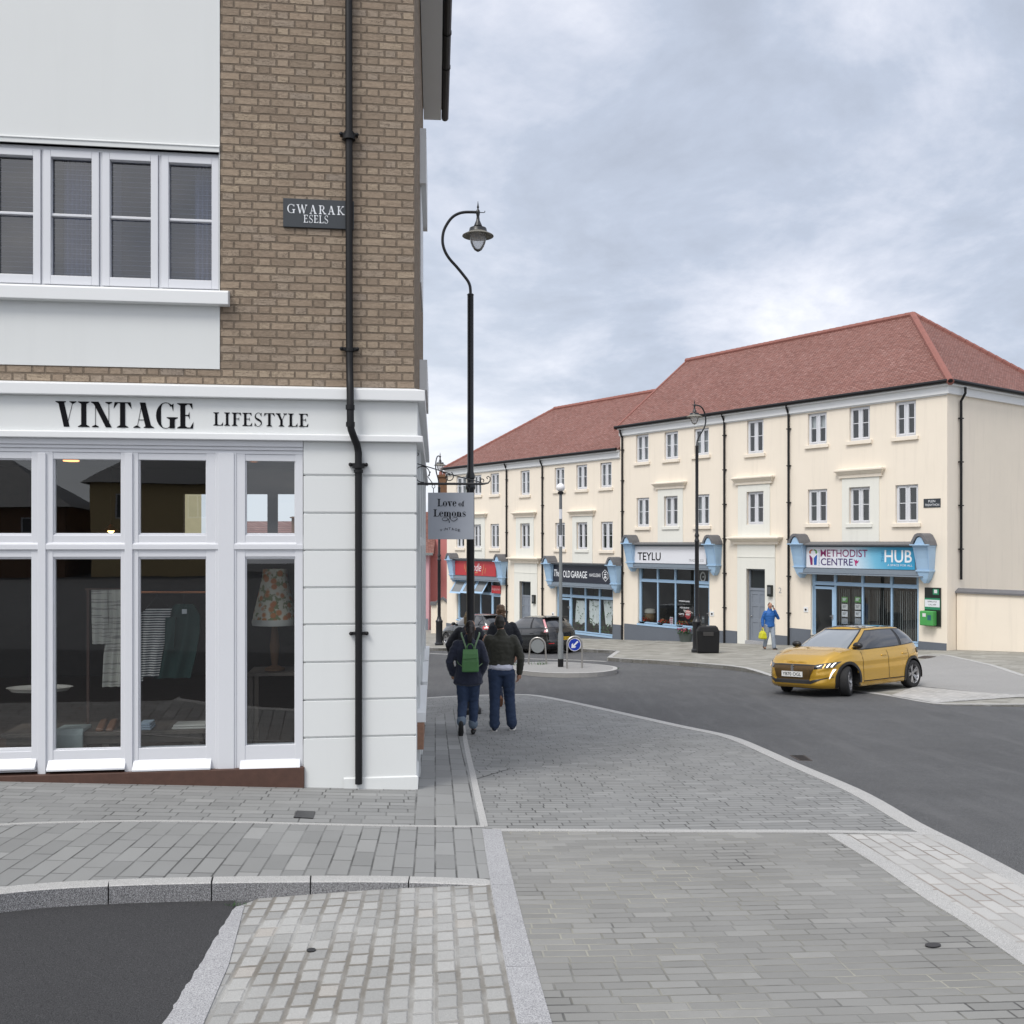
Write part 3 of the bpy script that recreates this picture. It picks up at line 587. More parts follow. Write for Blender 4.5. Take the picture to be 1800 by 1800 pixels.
# ------------------------------------------------------------------ corner shop
CO = (-.942, 9.45)
LF = Frame(CO, (.9917, .1288), T(*CO)); SF = Frame(CO, (-.078, .997), T(*CO))
def side_px(Y, py):   # point of the side wall at depth Y, picture height py -> (s, z)
    s = (Y-CO[1])/SF.d.y; return s, EYE+(HY-py)/FP*Y-SF.zb
def corner_shop():
    t = thing('corner_shop', 'buff brick corner building with white shopfront, white bands and lettering over its windows', 'building', LF.loc, LF.rz)
    def to_local(s, out, z): p = SF.world(s, out, z); q = Matrix.Rotation(-LF.rz, 4, 'Z') @ (p-Vector(LF.loc)); return q
    L0, DEPTH, TOP = -7.6, 7.15, 9.74
    z = lambda py, px=600: LF.at(px, py)[1]
    sL = lambda px, py=900: LF.at(px, py)[0]
    zc1t, zc1b, zfb, zc2b = z(677), z(705), z(765), z(777)
    # --- openings
    pA = (L0, sL(387, 400), z(645, 200), TOP)            # the rendered bay with its window
    wx0, wx1, wz0, wz1 = sL(-24, 380), sL(385, 380), z(513, 250), z(262, 250)
    # brick wall: front (outside the bay) and side
    mb = MB(); wall_holes(mb, L0, 0, zc1t-.02, TOP, [(L0, pA[1], pA[2], TOP)], rev=.0)
    sideY = [side_px(Y, 900)[0] for Y in (9.45, 16.5)]; DE = sideY[1]
    k = len(mb.v); e = to_local(DE, 0, 0); e2 = to_local(DE, 0, 0)
    def sp(s, zz, out=0.): q = to_local(s, out, zz); return (q.x, q.y, zz)
    def side_quad(s0, s1, z0, z1, out=0., mi=0): mb.quad(sp(s0, z0, out), sp(s1, z0, out), sp(s1, z1, out), sp(s0, z1, out), mi)
    side_quad(0, DE, zc1t-.02, TOP)
    mb.quad((L0, 0, zc1t), (L0, e.y, zc1t), (L0, e.y, TOP), (L0, 0, TOP))
    mb.build('brick_wall', 'buff_brick', t)
    # rendered bay, 12 mm proud of nothing: flush panels above and below the window
    mb = MB(); wall_holes(mb, L0, pA[1]-.003, pA[2], TOP, [(wx0, wx1, wz0, wz1)], y=-.008, rev=.11)
    mb.quad((pA[1]-.003, -.008, pA[2]), (pA[1]-.003, .02, pA[2]), (pA[1]-.003, .02, TOP), (pA[1]-.003, -.008, TOP)); mb.quad((L0, -.008, pA[2]), (pA[1], -.008, pA[2]), (pA[1], .05, pA[2]), (L0, .05, pA[2]))
    mb.build('render_panel', 'stucco', t)
    # roof slab and side eaves
    mb = MB(); ov = .33
    mb.add([sp(-.4, TOP-.05, ov), sp(DE+.05, TOP-.05, ov), (L0, e.y+.1, TOP-.05), (L0, -.4, TOP-.05), sp(DE/2, TOP+2.6, -3.2), (L0, e.y/2, TOP+2.6)], [(0,1,4), (1,2,5,4), (3,0,4,5), (0,3,2,1)])
    mb.build('roof', 'slate_roof', t)
    mb = MB(); mb.add([sp(-.35, TOP-.25, 0.01), sp(DE, TOP-.25, .01), sp(DE, TOP-.25, ov-.03), sp(-.35, TOP-.25, ov-.03), sp(-.35, TOP-.06, 0.01), sp(DE, TOP-.06, .01), sp(DE, TOP-.06, ov-.03), sp(-.35, TOP-.06, ov-.03)], [(0,1,2,3), (2,3,7,6), (1,2,6,5), (0,3,7,4)])
    mb.build('soffit', 'white_paint', t)
    mb = MB(); mb.tube([sp(-.4, TOP-.2, ov+.035), sp(DE+.02, TOP-.2, ov+.035)], .062, 10)
    for q in (.3, 1.3, 2.3, 3.3, 4.3, 5.3): mb.tube([sp(q, TOP-.2, ov+.035), sp(q+.03, TOP-.2, ov+.035)], .07, 10)
    mb.build('gutter', 'black_plastic', t, smooth=True)
    # upper window: four casements
    win = MB(); zb_, zt_ = wz0, wz1; y0 = .045
    cas = [(-21, 70), (75, 173), (179, 277), (283, 384)]
    win.box(wx0+.002, wx1-.002, y0-.01, .10, zb_+.002, zb_+.05); win.box(wx0+.002, wx1-.002, y0-.01, .10, zt_-.04, zt_-.002)
    for i, (a, b) in enumerate(cas):
        sa, sb = sL(a, 380), sL(b, 380)
        if i: win.box(sL(cas[i-1][1], 380)+.002, sa-.002, y0-.012, .10, zb_+.05, zt_-.04)
        f = .065
        win.box(sa, sa+f, y0-.03, .09, zb_+.05, zt_-.04); win.box(sb-f, sb, y0-.03, .09, zb_+.05, zt_-.04)
        win.box(sa+f, sb-f, y0-.03, .09, zb_+.05, zb_+.05+f*1.25); win.box(sa+f, sb-f, y0-.03, .09, zt_-.04-f, zt_-.04)
        zm = z(381.5, 250); win.box(sa+f, sb-f, y0-.012, .085, zm-.012, zm+.012)
    w = win.build('window', 'white_gloss', t, bevel=.004)
    blind = MB(); pn = MB()
    for a, b in cas:
        sa, sb = sL(a, 380)+.06, sL(b, 380)-.06; pn.quad((sa, .075, zb_+.11), (sb, .075, zb_+.11), (sb, .075, zt_-.09), (sa, .075, zt_-.09))
        for j in range(26):
            zz = zb_+.13+j*.046
            if zz < zt_-.1: blind.add([(sa, .10, zz), (sb, .10, zz), (sb, .112, zz+.0005), (sa, .112, zz+.0005)], [(0,1,2,3)])
    pn.build('pane', 'window_glass', w); blind.build('venetian_blind', plain('blind_slat', (.50, .53, .60), .6), w)
    plain('grey_curtain', (.17, .18, .21), .9)
    for a, b in ((100, 148), (335, 384), (190, 203)):
        sa, sb = sL(a, 380), sL(b, 380); n = 40; cu = MB()
        cu.rings([[(sa+(sb-sa)*i/n, .21+.02*math.sin(i*.9), q) for i in range(n+1)] for q in (zb_+.02, zt_)], closed=False, caps=False)
        cu.build('curtain', 'grey_curtain', w, smooth=True)
    mb = MB(); mb.quad((L0+.1, 1.2, zb_-.6), (wx1+.25, 1.2, zb_-.6), (wx1+.25, 1.2, zt_+.5), (L0+.1, 1.2, zt_+.5)); mb.quad((wx1+.25, .02, zb_-.6), (wx1+.25, 1.2, zb_-.6), (wx1+.25, 1.2, zt_+.5), (wx1+.25, .02, zt_+.5)); mb.quad((L0, .12, zb_-.1), (wx1+.25, .12, zb_-.1), (wx1+.25, 1.2, zb_-.1), (L0, 1.2, zb_-.1)); mb.quad((L0, .12, zt_+.1), (wx1+.25, .12, zt_+.1), (wx1+.25, 1.2, zt_+.1), (L0, 1.2, zt_+.1))
    mb.build('room_wall', plain('bedroom', (.05, .06, .10), .9), w)
    mb = MB(); s1 = sL(404, 528); mb.prism([(-.10, z(538, 350)), (-.10, z(517, 350)), (-.085, z(513.5, 350)), (.03, z(509, 350)), (.03, z(538, 350))], 0, L0, s1)
    mb.build('sill', 'white_paint', w, bevel=.006)
    mb = MB(); mb.box(L0, sL(386, 260), -.022, .05, z(262, 250)+.0, z(254, 250)); mb.prism([(-.03, z(254, 250)), (-.03, z(252.5, 250)), (-.008, z(250, 250)), (-.008, z(254, 250))], 0, L0, sL(386, 260))
    mb.build('window_head', 'stucco', w)
    # --- white fascia with its two cornices, wrapping the corner
    def band_(z0, z1, out, name, mat='white_paint', slope=0., s_end=DE):
        mb = MB(); q = out
        c0 = to_local(0, 0, 0)
        prof = [(0, z0), (q, z0), (q, z1-slope), (0, z1)]
        rings = []
        for base in ('l', 'c', 's'):
            r = []
            for o_, zz in prof:
                if base == 'l': r.append((L0, -o_, zz))
                elif base == 'c':
                    # mitre at the corner: front plane offset o_ meets side plane offset o_
                    n1 = Vector((0, -1)); a_ = SF.rz-LF.rz; d2 = Vector((math.cos(a_), math.sin(a_))); n2 = Vector((d2.y, -d2.x))
                    x = (o_+ -(-o_)*n2.y*1.0)/n2.x if False else (o_-n2.y*(-o_))/n2.x
                    r.append((x, -o_, zz))
                else: r.append((*sp(s_end, zz, o_)[:2], zz))
            rings.append(r)
        mb.rings(rings, closed=True, caps=True); return mb.build(name, mat, t, bevel=.006)
    band_(zc1b, zc1t-.02, .105, 'cornice', slope=.03); band_(zc2b, zfb+.012, .085, 'cornice', slope=.02)
    fo = band_(zfb, zc1b, .035, 'fascia', 'stucco')
    mb = MB(); serif_text(mb, 'VINTAGE', LF.at(101, 730)[0], LF.at(344, 730)[0], z(752.5, 220), z(708, 220)-z(752.5, 220), -.036, .215, .022, .04); mb.build('lettering', 'lettering_black', fo); mb = MB()
    serif_text(mb, 'LIFESTYLE', LF.at(376, 737)[0], LF.at(544, 737)[0], z(750, 460), z(727, 460)-z(750, 460), -.036, .17, .035, .05)
    mb.build('lettering', 'lettering_black', fo)
    # pier with rusticated joints
    p0 = sL(533, 1050); zs = [z(y, 630) for y in (1386, 1294.5, 1229, 1163, 1097, 1032.5, 967.5, 902.5, 836.5, 777)]
    mb = MB(); g = .007; ga = .004
    def course(z0, z1, ch0, ch1, mi=0):
        d = .014; x0 = p0+.004
        prof = [(d, z0), (0, z0+(d*1.1 if ch0 else 0)), (0, z1-.004 if ch1 else z1), (d, z1)]
        rl = [[(x0, -.02+o_, q) for o_, q in prof], [(0-.001, -.02+o_, q) for o_, q in prof]]
        m1 = []
        for o_, q in prof:
            pt = sp(0, q, .02-o_); m1.append((pt[0]-.0, -.02+o_, q))
        m2 = [(*sp(.62, q, .02-o_)[:2], q) for o_, q in prof]
        mb.rings([rl[0], m1, m2], closed=False, caps=False)
        # return of the pier to the shopfront
        mb.add([(x0, -.02+o_, q) for o_, q in prof]+[(x0, .14, q) for o_, q in prof], [(0,1,5,4), (1,2,6,5), (2,3,7,6)])
    mb.quad((p0+.02, -.0035, -.9), (0, -.0035, -.9), (0, -.0035, zs[-1]), (p0+.02, -.0035, zs[-1])); mb.quad(sp(0, -.9, .0035), sp(.62, -.9, .0035), sp(.62, zs[-1], .0035), sp(0, zs[-1], .0035)); course(-.9, zs[1]-g, 0, 1)
    for a, b in zip(zs[1:], zs[2:]): course(a, b-g if b != zs[-1] else b, 1, 1)
    pr = mb.build('pier', 'stucco', t)
    mb = MB(); c_ = [(-.45, 0, 0)]
    zz = [z(1367, 640), z(1369, 728)]
    n2 = sp(0, 0, .035); n3 = sp(.62, 0, .035)
    a0 = LF.at(604, 1366, .035)[0]
    mb.add([(a0, -.035, -.9), (n2[0], -.035, -.9), (n3[0], n3[1], -.9), (a0, -.035, zz[0]), (n2[0], -.035, zz[0]), (n3[0], n3[1], zz[0]), (a0, -.02, zz[0]+.012), (n2[0]-.015, -.02, zz[0]+.012), (n3[0]-.015, n3[1], zz[0]+.012)], [(0,1,4,3), (1,2,5,4), (3,4,7,6), (4,5,8,7)])
    mb.build('plinth', 'stucco', t)
    # --- shopfront joinery
    zt, zb2 = z(794, 250), z(1352, 250)
    fr = MB(); F = LF.at
    bx = lambda a, b, c, d, o1, o0: LF.box(fr, a, b, c, d, o1, o0)
    yo = -.02
    # head with stepped mouldings
    fr.box(L0, p0, -.03, .14, z(783, 250), zc2b); fr.box(L0, p0, -.012, .14, z(789, 250), z(783, 250)); fr.box(L0, p0, .005, .14, z(796, 250), z(789, 250))
    xs = [-160, -67, 69, 231, 397, 533]
    posts = [(212.5, 243), (362.5, 431), (519, 532.5), (55, 93), (-70, -40)]
    for a, b in posts: LF.box(fr, a, b, 794, 1352, -.008, -.12)
    LF.box(fr, 219, 232.5, 796, 1362, .012, -.012); LF.box(fr, 383, 411.5, 796, 1358, .012, -.012); LF.box(fr, 378.5, 415.5, 796, 1356, .0, -.012); LF.box(fr, 66, 80, 796, 1366, .012, -.012)
    # transom and rails
    fr.box(L0, p0, .0125, .12, z(979, 250), z(941, 250)); fr.box(L0, p0, -.0095, .0125, z(966, 250), z(957, 250)); fr.prism([(.0125, z(957, 250)), (-.0095, z(957, 250)), (.0125, z(953, 250))], 0, L0, p0-.06)
    fr.box(L0, p0, .0135, .12, zb2+.0, z(1316, 250)); fr.box(L0, p0, .0145, .12, z(808, 250), z(796, 250))
    o = fr.build('shopfront', 'white_gloss', t, bevel=.004)
    panes = [(93, 212.5), (243, 362.5), (431, 519), (-40, 55)]
    # casement frames inside each bay, glass, weather bars
    cf = MB(); pg = MB(); wb = MB()
    for a, b in panes:
        for c, d in ((806, 939), (981, 1318)):
            s0, s1, z0, z1 = LF.rect(a, b, c, d); w_ = .018
            cf.box(s0-.05, s0, .022, .06, z0-.05, z1+.05); cf.box(s1, s1+.05, .022, .06, z0-.05, z1+.05)
            cf.box(s0, s1, .022, .06, z1, z1+.05); cf.box(s0, s1, .022, .06, z0-.05, z0)
            for q in ((s0, s0+.01, z0, z1), (s1-.01, s1, z0, z1), (s0+.01, s1-.01, z0, z0+.01), (s0+.01, s1-.01, z1-.01, z1)): cf.box(q[0], q[1], .03, .055, q[2], q[3])
            pg.quad((s0, .05, z0), (s1, .05, z0), (s1, .05, z1), (s0, .05, z1))
        s0, s1, z0, z1 = LF.rect(a-9, b+9, 1340, 1352)
        wb.prism([(.012, z0-.004), (-.05, z0-.004), (-.05, z0+.012), (.012, z1+.03)], 0, s0, s1)
    cf.build('casement', 'white_gloss', o, bevel=.003); pg.build('pane', 'shop_glass', o); wb.build('weather_bar', 'white_gloss', o, bevel=.003)
    mb = MB(); mb.box(L0, LF.at(535.5, 1365)[0], -.055, .12, -.6, z(1353.5, 300)); mb.build('timber_sill', 'timber', t, bevel=.006)
    # --- shop interior
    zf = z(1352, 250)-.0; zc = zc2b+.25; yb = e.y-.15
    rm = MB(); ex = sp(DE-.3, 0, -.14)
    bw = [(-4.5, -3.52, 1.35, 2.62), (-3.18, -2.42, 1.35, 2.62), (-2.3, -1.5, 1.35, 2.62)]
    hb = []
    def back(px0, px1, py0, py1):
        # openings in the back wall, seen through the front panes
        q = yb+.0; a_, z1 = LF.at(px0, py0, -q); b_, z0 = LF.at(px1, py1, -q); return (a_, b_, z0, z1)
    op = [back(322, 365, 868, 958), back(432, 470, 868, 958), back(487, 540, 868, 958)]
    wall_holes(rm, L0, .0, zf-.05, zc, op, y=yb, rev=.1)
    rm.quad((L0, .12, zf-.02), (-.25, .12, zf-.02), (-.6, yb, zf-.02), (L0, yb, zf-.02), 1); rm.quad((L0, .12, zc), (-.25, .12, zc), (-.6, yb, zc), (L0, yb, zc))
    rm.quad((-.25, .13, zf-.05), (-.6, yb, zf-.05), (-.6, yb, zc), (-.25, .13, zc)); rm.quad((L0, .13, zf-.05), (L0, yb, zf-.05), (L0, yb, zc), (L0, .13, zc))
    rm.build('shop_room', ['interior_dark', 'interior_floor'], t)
    # outside back wall round the same openings
    mb = MB(); wall_holes(mb, L0, e.x, -.9, TOP, op, y=e.y, rev=-.15); mb.build('rear_wall', 'buff_brick', t)
    # ground floor side: white shopfront with timber stall boards stepping down the slope
    def sb(mb, Y0, Y1, z0, z1, o1, o0=0., mi=0):
        a_ = side_px(Y0, 900)[0]; b_ = side_px(Y1, 900)[0]
        P = [sp(a_, z0, o0), sp(b_, z0, o0), sp(b_, z0, o1), sp(a_, z0, o1), sp(a_, z1, o0), sp(b_, z1, o0), sp(b_, z1, o1), sp(a_, z1, o1)]
        mb.add(P, [(0,3,2,1), (4,5,6,7), (0,1,5,4), (1,2,6,5), (2,3,7,6), (3,0,4,7)], mi)
    mb = MB(); sb(mb, 10.07, 16.5, -1.2, zc2b, .0, -.14);
    for Y in (10.2, 12.2, 14.2, 16.2): sb(mb, Y, Y+.3, -1.2, zc2b, .045)
    for zz in (z(960)+.05, z(1330)+.6): sb(mb, 10.2, 16.4, zz-.05, zz+.05, .03)
    ss = mb.build('side_shopfront', 'stucco', t)
    mb = MB()
    for i, (Y0, Y1) in enumerate(((10.55, 12.15), (12.55, 14.15), (14.55, 16.15))):
        zz = z(1330); pg2 = sb(mb, Y0, Y1, zz+.75, z(965), .012); sb(mb, Y0, Y1, z(955), z(805), .012)
    mb.build('pane', plain('side_glass', (.02, .024, .03), .06), ss)
    for Y0, Y1, pa, pb in ((9.95, 10.9, 1270, 1318), (12.2, 13.3, 1212, 1246), (14.6, 15.6, 1172, 1196)):
        za, zb_ = side_px(Y0, pa)[1], side_px(Y0, pb)[1]
        mb = MB(); mw = MB(); sb(mb, Y0, Y1, zb_, za, .085, .0); sb(mw, Y0, Y1+1., za, za+.10, .105, .0); sb(mw, Y1, Y1+1.2, zb_-.05, za-.01, .06, .0)
        mb.build('stall_board', 'raw_timber', t, bevel=.004); mw.build('stall_sill', 'white_paint', t, bevel=.004)
    # boxed surrounds round the upper side windows
    mb = MB()
    for pa, pb, Y0, Y1, o1 in ((225, 322, 12.9, 14.9, .085), (632, 686, 12.6, 14.9, .10)):
        za = side_px(Y0, pa)[1]; zb_ = side_px(Y0, pb)[1]
        sb(mb, Y0, Y1, zb_, za, o1)
    za = side_px(13.1, 500)[1]; zb_ = side_px(13.1, 322)[1]; sb(mb, 13.0, 14.7, za, zb_, .02)
    mb.build('side_window', 'white_paint', t, bevel=.004)
    # --- black downpipe with its swan neck, part of the building
    mb = MB(); P = lambda px, py, o_: (LF.at(px, py, o_)[0], -o_, LF.at(px, py, o_)[1]); r = .034; o1 = .06
    o2 = .15
    path = [P(613, -40, o1), P(614, 560, o1), P(614.5, 640, o1), P(615, 668, .11), P(615.5, 684, o2), P(616, 748, o2), P(617.5, 756, o2), P(622, 768, .13), P(627.5, 782, o1+.01), P(630, 795, o1), P(630, 812, o1), P(630.5, 1100, o1), P(630.5, 1378, o1)]
    mb.tube(path, r, 14)
    for px, py, rr, h, o_ in ((613.5, 239, .060, 7, o1), (613.5, 232, .046, 7, o1), (614.5, 613, .044, 5, o1), (615.5, 712, .042, 8, o2), (616, 742, .042, 8, o2), (630, 817, .058, 6, o1), (630, 826, .044, 5, o1)):
        c_ = P(px, py, o_); c2 = P(px, py+h, o_); mb.tube([c2, c_], rr, 14)
    for px, py in ((613.5, 238), (630, 817), (631, 1113), (614.5, 614)):
        c_ = P(px, py, .03); mb.box(c_[0]-.085, c_[0]+.085, -.06, -.015, c_[2]-.014, c_[2]+.014)
        for q in (-.075, .075): mb.sphere((c_[0]+q, -.06, c_[2]), .018, 8, 6)
    mb.build('downpipe', 'black_plastic', t, smooth=True)
    return t
corner_shop()
def name_plate():
    s0, s1, z0, z1 = LF.rect(498, 622, 352, 402)
    t = thing('street_sign', 'dark slate street name plate fixed to the buff brick wall behind the black downpipe', 'sign', LF.world((s0+s1)/2, 0, z0), LF.rz)
    w = (s1-s0)/2; mb = MB(); mb.box(-w, w, -.022, -.002, 0, z1-z0); mb.build('plate', 'dark_slate', t, bevel=.003)
    mb = MB(); h = LF.at(530, 360)[1]-LF.at(530, 376.5)[1]
    f = lambda px, py: (LF.at(px, py)[0]-(s0+s1)/2, LF.at(px, py)[1]-z0)
    x0, zz = f(505, 375.5); x1, _ = f(606, 376); serif_text(mb, 'GWARAK', x0, x1, zz, h*.93, -.0222, .13, .05, .14); mb.build('lettering', 'lettering_white', t); mb = MB()
    x0, zz = f(534, 392.5); x1, _ = f(578, 392.5); serif_text(mb, 'ESELS', x0, x1, zz, h*.82, -.0222, .13, .05, .06)
    mb.build('lettering', 'lettering_white', t)
name_plate()
def hanging_sign():
    Y = 10.0; X = lambda px: (px-CX)/FP*Y; Z = lambda py: EYE+(HY-py)/FP*Y
    wx = CO[0]+(Y-CO[1])*-.0782
    t = thing('hanging_sign', 'square grey hanging sign with dark serif lettering on a scrolled black wall bracket', 'sign', (wx, Y, Z(948)))
    P = lambda px, py, dy=0.: (X(px)-wx, dy, Z(py)-Z(948))
    mb = MB(); a = P(752.5, 948); b = P(833, 866); mb.box(a[0], b[0], -.012, .012, a[2], b[2]); bd = mb.build('board', 'sign_grey', t, bevel=.002)
    mb = MB(); y = -.0125; H = lambda a_, b_: (b_-a_)/FP*Y
    serif_text(mb, 'Love', P(769, 0)[0], P(803, 0)[0], P(0, 890)[2], H(877, 890), y, .19, .035, .03); mb.build('lettering', 'lettering_black', bd); mb = MB()
    serif_text(mb, 'of', P(806, 0)[0], P(816.5, 0)[0], P(0, 890)[2], H(881, 890)*1.05, y, .19, .035, .03); mb.build('lettering', 'lettering_black', bd); mb = MB()
    serif_text(mb, 'Lemons', P(762, 0)[0], P(819.5, 0)[0], P(0, 908)[2], H(895.5, 908), y, .19, .035, .03)
    def sw(pts, w0, w1):
        L = smooth_line(pts, 6); n = len(L)
        for i in range(n-1):
            p, q = P(*L[i]), P(*L[i+1]); tv = Vector((q[0]-p[0], q[2]-p[2])).normalized(); u = math.sin(math.pi*i/(n-1)); w = (w0+(w1-w0)*u)/2
            nx, nz = -tv.y*w, tv.x*w; yy = y-.0065-i*.0002
            mb.add([(p[0]+nx, yy, p[2]+nz), (p[0]-nx, yy, p[2]-nz), (q[0]-nx, yy, q[2]-nz), (q[0]+nx, yy, q[2]+nz)], [(0,1,2,3)])
    sw([(791, 908), (792.5, 913), (798, 916), (804, 912), (801, 909.5), (795, 911)], .003, .006)
    sw([(790, 919), (789.5, 915), (786, 910.5), (779, 910.5), (778, 914), (784, 915.5), (788, 913)], .008, .004)
    mb.build('lettering', 'lettering_black', bd); mb = MB()
    for ch, px, py, an in zip('VINTAGE', (775.5, 781, 785, 790.5, 796, 801.5, 807), (932, 931, 929.8, 929.2, 930, 931, 932.2), (0,)*7):
        w = 1.6 if ch == 'I' else 4.0
        text_mesh(mb, ch, P(px-w/2, 0)[0] if ch != 'I' else P(px-.3, 0)[0], P(px+w/2, 0)[0] if ch != 'I' else P(px+.3, 0)[0], P(0, py+2)[2], P(0, py-2)[2], y-.003)
    mb.build('lettering', 'lettering_black', bd)
    br = MB(); br.tube([P(729, 850.5), P(850, 850.5)], .0125, 10); br.tube([P(850, 850.5), P(858, 849), P(861.5, 845), P(861.5, 839.5), P(858, 837), P(855.5, 839), P(857, 842)], [.011, .008, .006, .005, .005, .005, .005], 8)
    br.tube([P(729.5, 793), P(729.5, 862)], .009, 8)
    br.tube([P(730, 814), P(760, 823), P(800, 836), P(846, 848)], .0055, 8)
    def spiral(cx, cy, r0, r1, a0, a1, n=26, rad=.0048): br.tube([P(cx+(r0+(r1-r0)*i/n)*math.cos(R(a0+(a1-a0)*i/n)), cy+(r0+(r1-r0)*i/n)*math.sin(R(a0+(a1-a0)*i/n))) for i in range(n+1)], rad, 6)
    spiral(743, 833, 15, 12, 80, 380); spiral(733, 799, 3.5, 1.5, 180, 500); spiral(848, 845, 4.5, 2, 60, 420); spiral(789, 838, 9, 3, -60, 330); br.tube([P(760, 849), P(752, 838), P(757, 829)], .0045, 6); br.tube([P(783, 850), P(787, 842), P(785, 834), P(776, 829)], .0045, 6)
    br.build('bracket', 'black_iron', t, smooth=True)
    for px in (762, 825):
        hk = MB(); hk.tube([P(px+2.6*math.cos(q), 855+3.2*math.sin(q)) for q in [i*math.pi/6 for i in range(13)]], .0035, 6); hk.tube([P(px, 858), P(px, 866)], .004, 6)
        hk.build('hook', 'black_iron', t, smooth=True)
hanging_sign()
# ------------------------------------------------------------------ cream terrace across the street
RD = (.5914, -.8064); RO = (14.81, 33.39)
RF = Frame(RO, RD, EYE-3.60)
q_ = RF.world(-16.35, 0, 0); BF = Frame((q_.x, q_.y), RD, EYE-4.62)
plain('blue_paint', (.335, .49, .66), .4, var=.05); plain('blue_shadow', (.20, .27, .38), .45, var=.08); plain('rail_grey', (.19, .225, .265), .5, var=.08)
plain('door_grey', (.20, .225, .265), .5, var=.04); plain('white_sign', (.68, .69, .73), .45, var=.02); plain('red_sign', (.42, .035, .042), .4, var=.08, scale=2)
plain('navy_sign', (.020, .023, .036), .4, var=.1); plain('steel', (.42, .41, .39), .35, metal=.8, var=.1); plain('silver', (.5, .5, .5), .3, metal=.9, var=.05)
plain('net_curtain', (.30, .315, .32), .9, var=.15, scale=9); plain('blind_grey', (.26, .27, .275), .8, var=.1); plain('paper_white', (.62, .62, .62), .7, var=.05)
glass('far_glass', (.80, .84, .85), fac=1.35); plain('far_room', (.13, .128, .122), .9, var=.3, scale=.8); plain('leaf_green', (.05, .12, .035), .7, var=.5, scale=12)
def far_window(fr, par, rect, sill=True, curtain=0, sillmat='cream_render', tall=False):
    s0, s1, z0, z1 = rect; f = .055; y0 = .085; mb = MB()
    mb.box(s0+.002, s0+f, y0, y0+.07, z0+.002, z1-.002); mb.box(s1-f, s1-.002, y0, y0+.07, z0+.002, z1-.002); mb.box(s0+f, s1-f, y0, y0+.07, z0+.002, z0+f*1.1); mb.box(s0+f, s1-f, y0, y0+.07, z1-f, z1-.002)
    c = (s0+s1)/2; mb.box(c-.035, c+.035, y0, y0+.07, z0+f, z1-f)
    pn = MB(); zm = z0+(z1-z0)*.52
    for a, b in ((s0+f, c-.035), (c+.035, s1-f)):
        g = .05; yy = y0-.018
        mb.box(a, a+g, yy, y0+.06, z0+f*1.1, z1-f); mb.box(b-g, b, yy, y0+.06, z0+f*1.1, z1-f); mb.box(a+g, b-g, yy, y0+.06, z0+f*1.1, z0+f+g+.01); mb.box(a+g, b-g, yy, y0+.06, z1-f-g, z1-f)
        mb.box(a+g, b-g, y0+.0, y0+.05, zm-.013, zm+.013)
        pn.quad((a+g, y0+.03, z0+f), (b-g, y0+.03, z0+f), (b-g, y0+.03, z1-f), (a+g, y0+.03, z1-f))
    w = mb.build('window', 'white_gloss', par); pn.build('pane', 'far_glass', w)
    r = rect; mb = MB(); mb.add([(r[0]-.2, .165, r[2]-.2), (r[1]+.2, .165, r[2]-.2), (r[1]+.2, 1.3, r[2]-.2), (r[0]-.2, 1.3, r[2]-.2), (r[0]-.2, .165, r[3]+.2), (r[1]+.2, .165, r[3]+.2), (r[1]+.2, 1.3, r[3]+.2), (r[0]-.2, 1.3, r[3]+.2)], [(0,1,2,3), (4,5,6,7), (2,3,7,6), (0,3,7,4), (1,2,6,5)]); mb.build('room_shell', 'far_room', w)
    if sill:
        mb = MB(); mb.box(s0-.11, s1+.11, -.09, .09, z0-.145, z0-.012); mb.build('sill', sillmat, w, bevel=.006)
    if curtain:
        mb = MB(); n = 22
        if curtain == 1:
            for a, b in ((s0+.03, s0+(s1-s0)*.36), (s1-(s1-s0)*.36, s1-.03)):
                mb = MB(); mb.rings([[(a+(b-a)*i/n, y0+.16+.016*math.sin(i*1.3), q) for i in range(n+1)] for q in (z0, z1)], closed=False, caps=False); mb.build('curtain', 'net_curtain', w, smooth=True)
        elif curtain == 2:
            mb.rings([[(s0+(s1-s0)*i/n, y0+.16+.012*math.sin(i*1.9), q) for i in range(n+1)] for q in (z0, z1)], closed=False, caps=False); mb.build('net_curtain', 'net_curtain', w, smooth=True)
        else:
            mb.box(s0, s1, y0+.13, y0+.14, z0+(z1-z0)*.52, z1); mb.build('roller_blind', 'paper_white', w)
    return w
def cornice(mb, s0, s1, z0, z1, out):
    h = z1-z0; prof = [(0, z0), (out*.35, z0), (out*.35, z0+h*.3), (out*.5, z0+h*.38), (out*.8, z0+h*.62), (out, z0+h*.7), (out, z0+h*.86), (0, z1)]
    k = .8; rings = []
    for s, e in ((s0, 0), (s0, 1), (s1, 1), (s1, 0)):
        r = []
        for o, zz in prof:
            x = s+(o*k if s == s1 else -o*k)
            r.append((x, -o if e else .0, zz))
        rings.append(r)
    mb.rings(rings, closed=True, caps=True)
def surround(fr, par, wrect, pan, cor, out=.035):
    s0, s1, z0, z1 = fr.rect(*pan, out); mb = MB(); wall_holes(mb, s0, s1, z0, z1, [wrect], y=-out, rev=out+.01)
    for a in (s0, s1): mb.quad((a, -out, z0), (a, 0, z0), (a, 0, z1), (a, -out, z1))
    mb.quad((s0, -out, z0), (s1, -out, z0), (s1, 0, z0), (s0, 0, z0))
    p = mb.build('window_surround', 'pale_surround', par)
    mb = MB(); a, b, c, d = fr.rect(*cor, .1); cornice(mb, s0-.05, s1+.05, c, d, .24); mb.build('cornice', 'cream_render', p, bevel=.004)
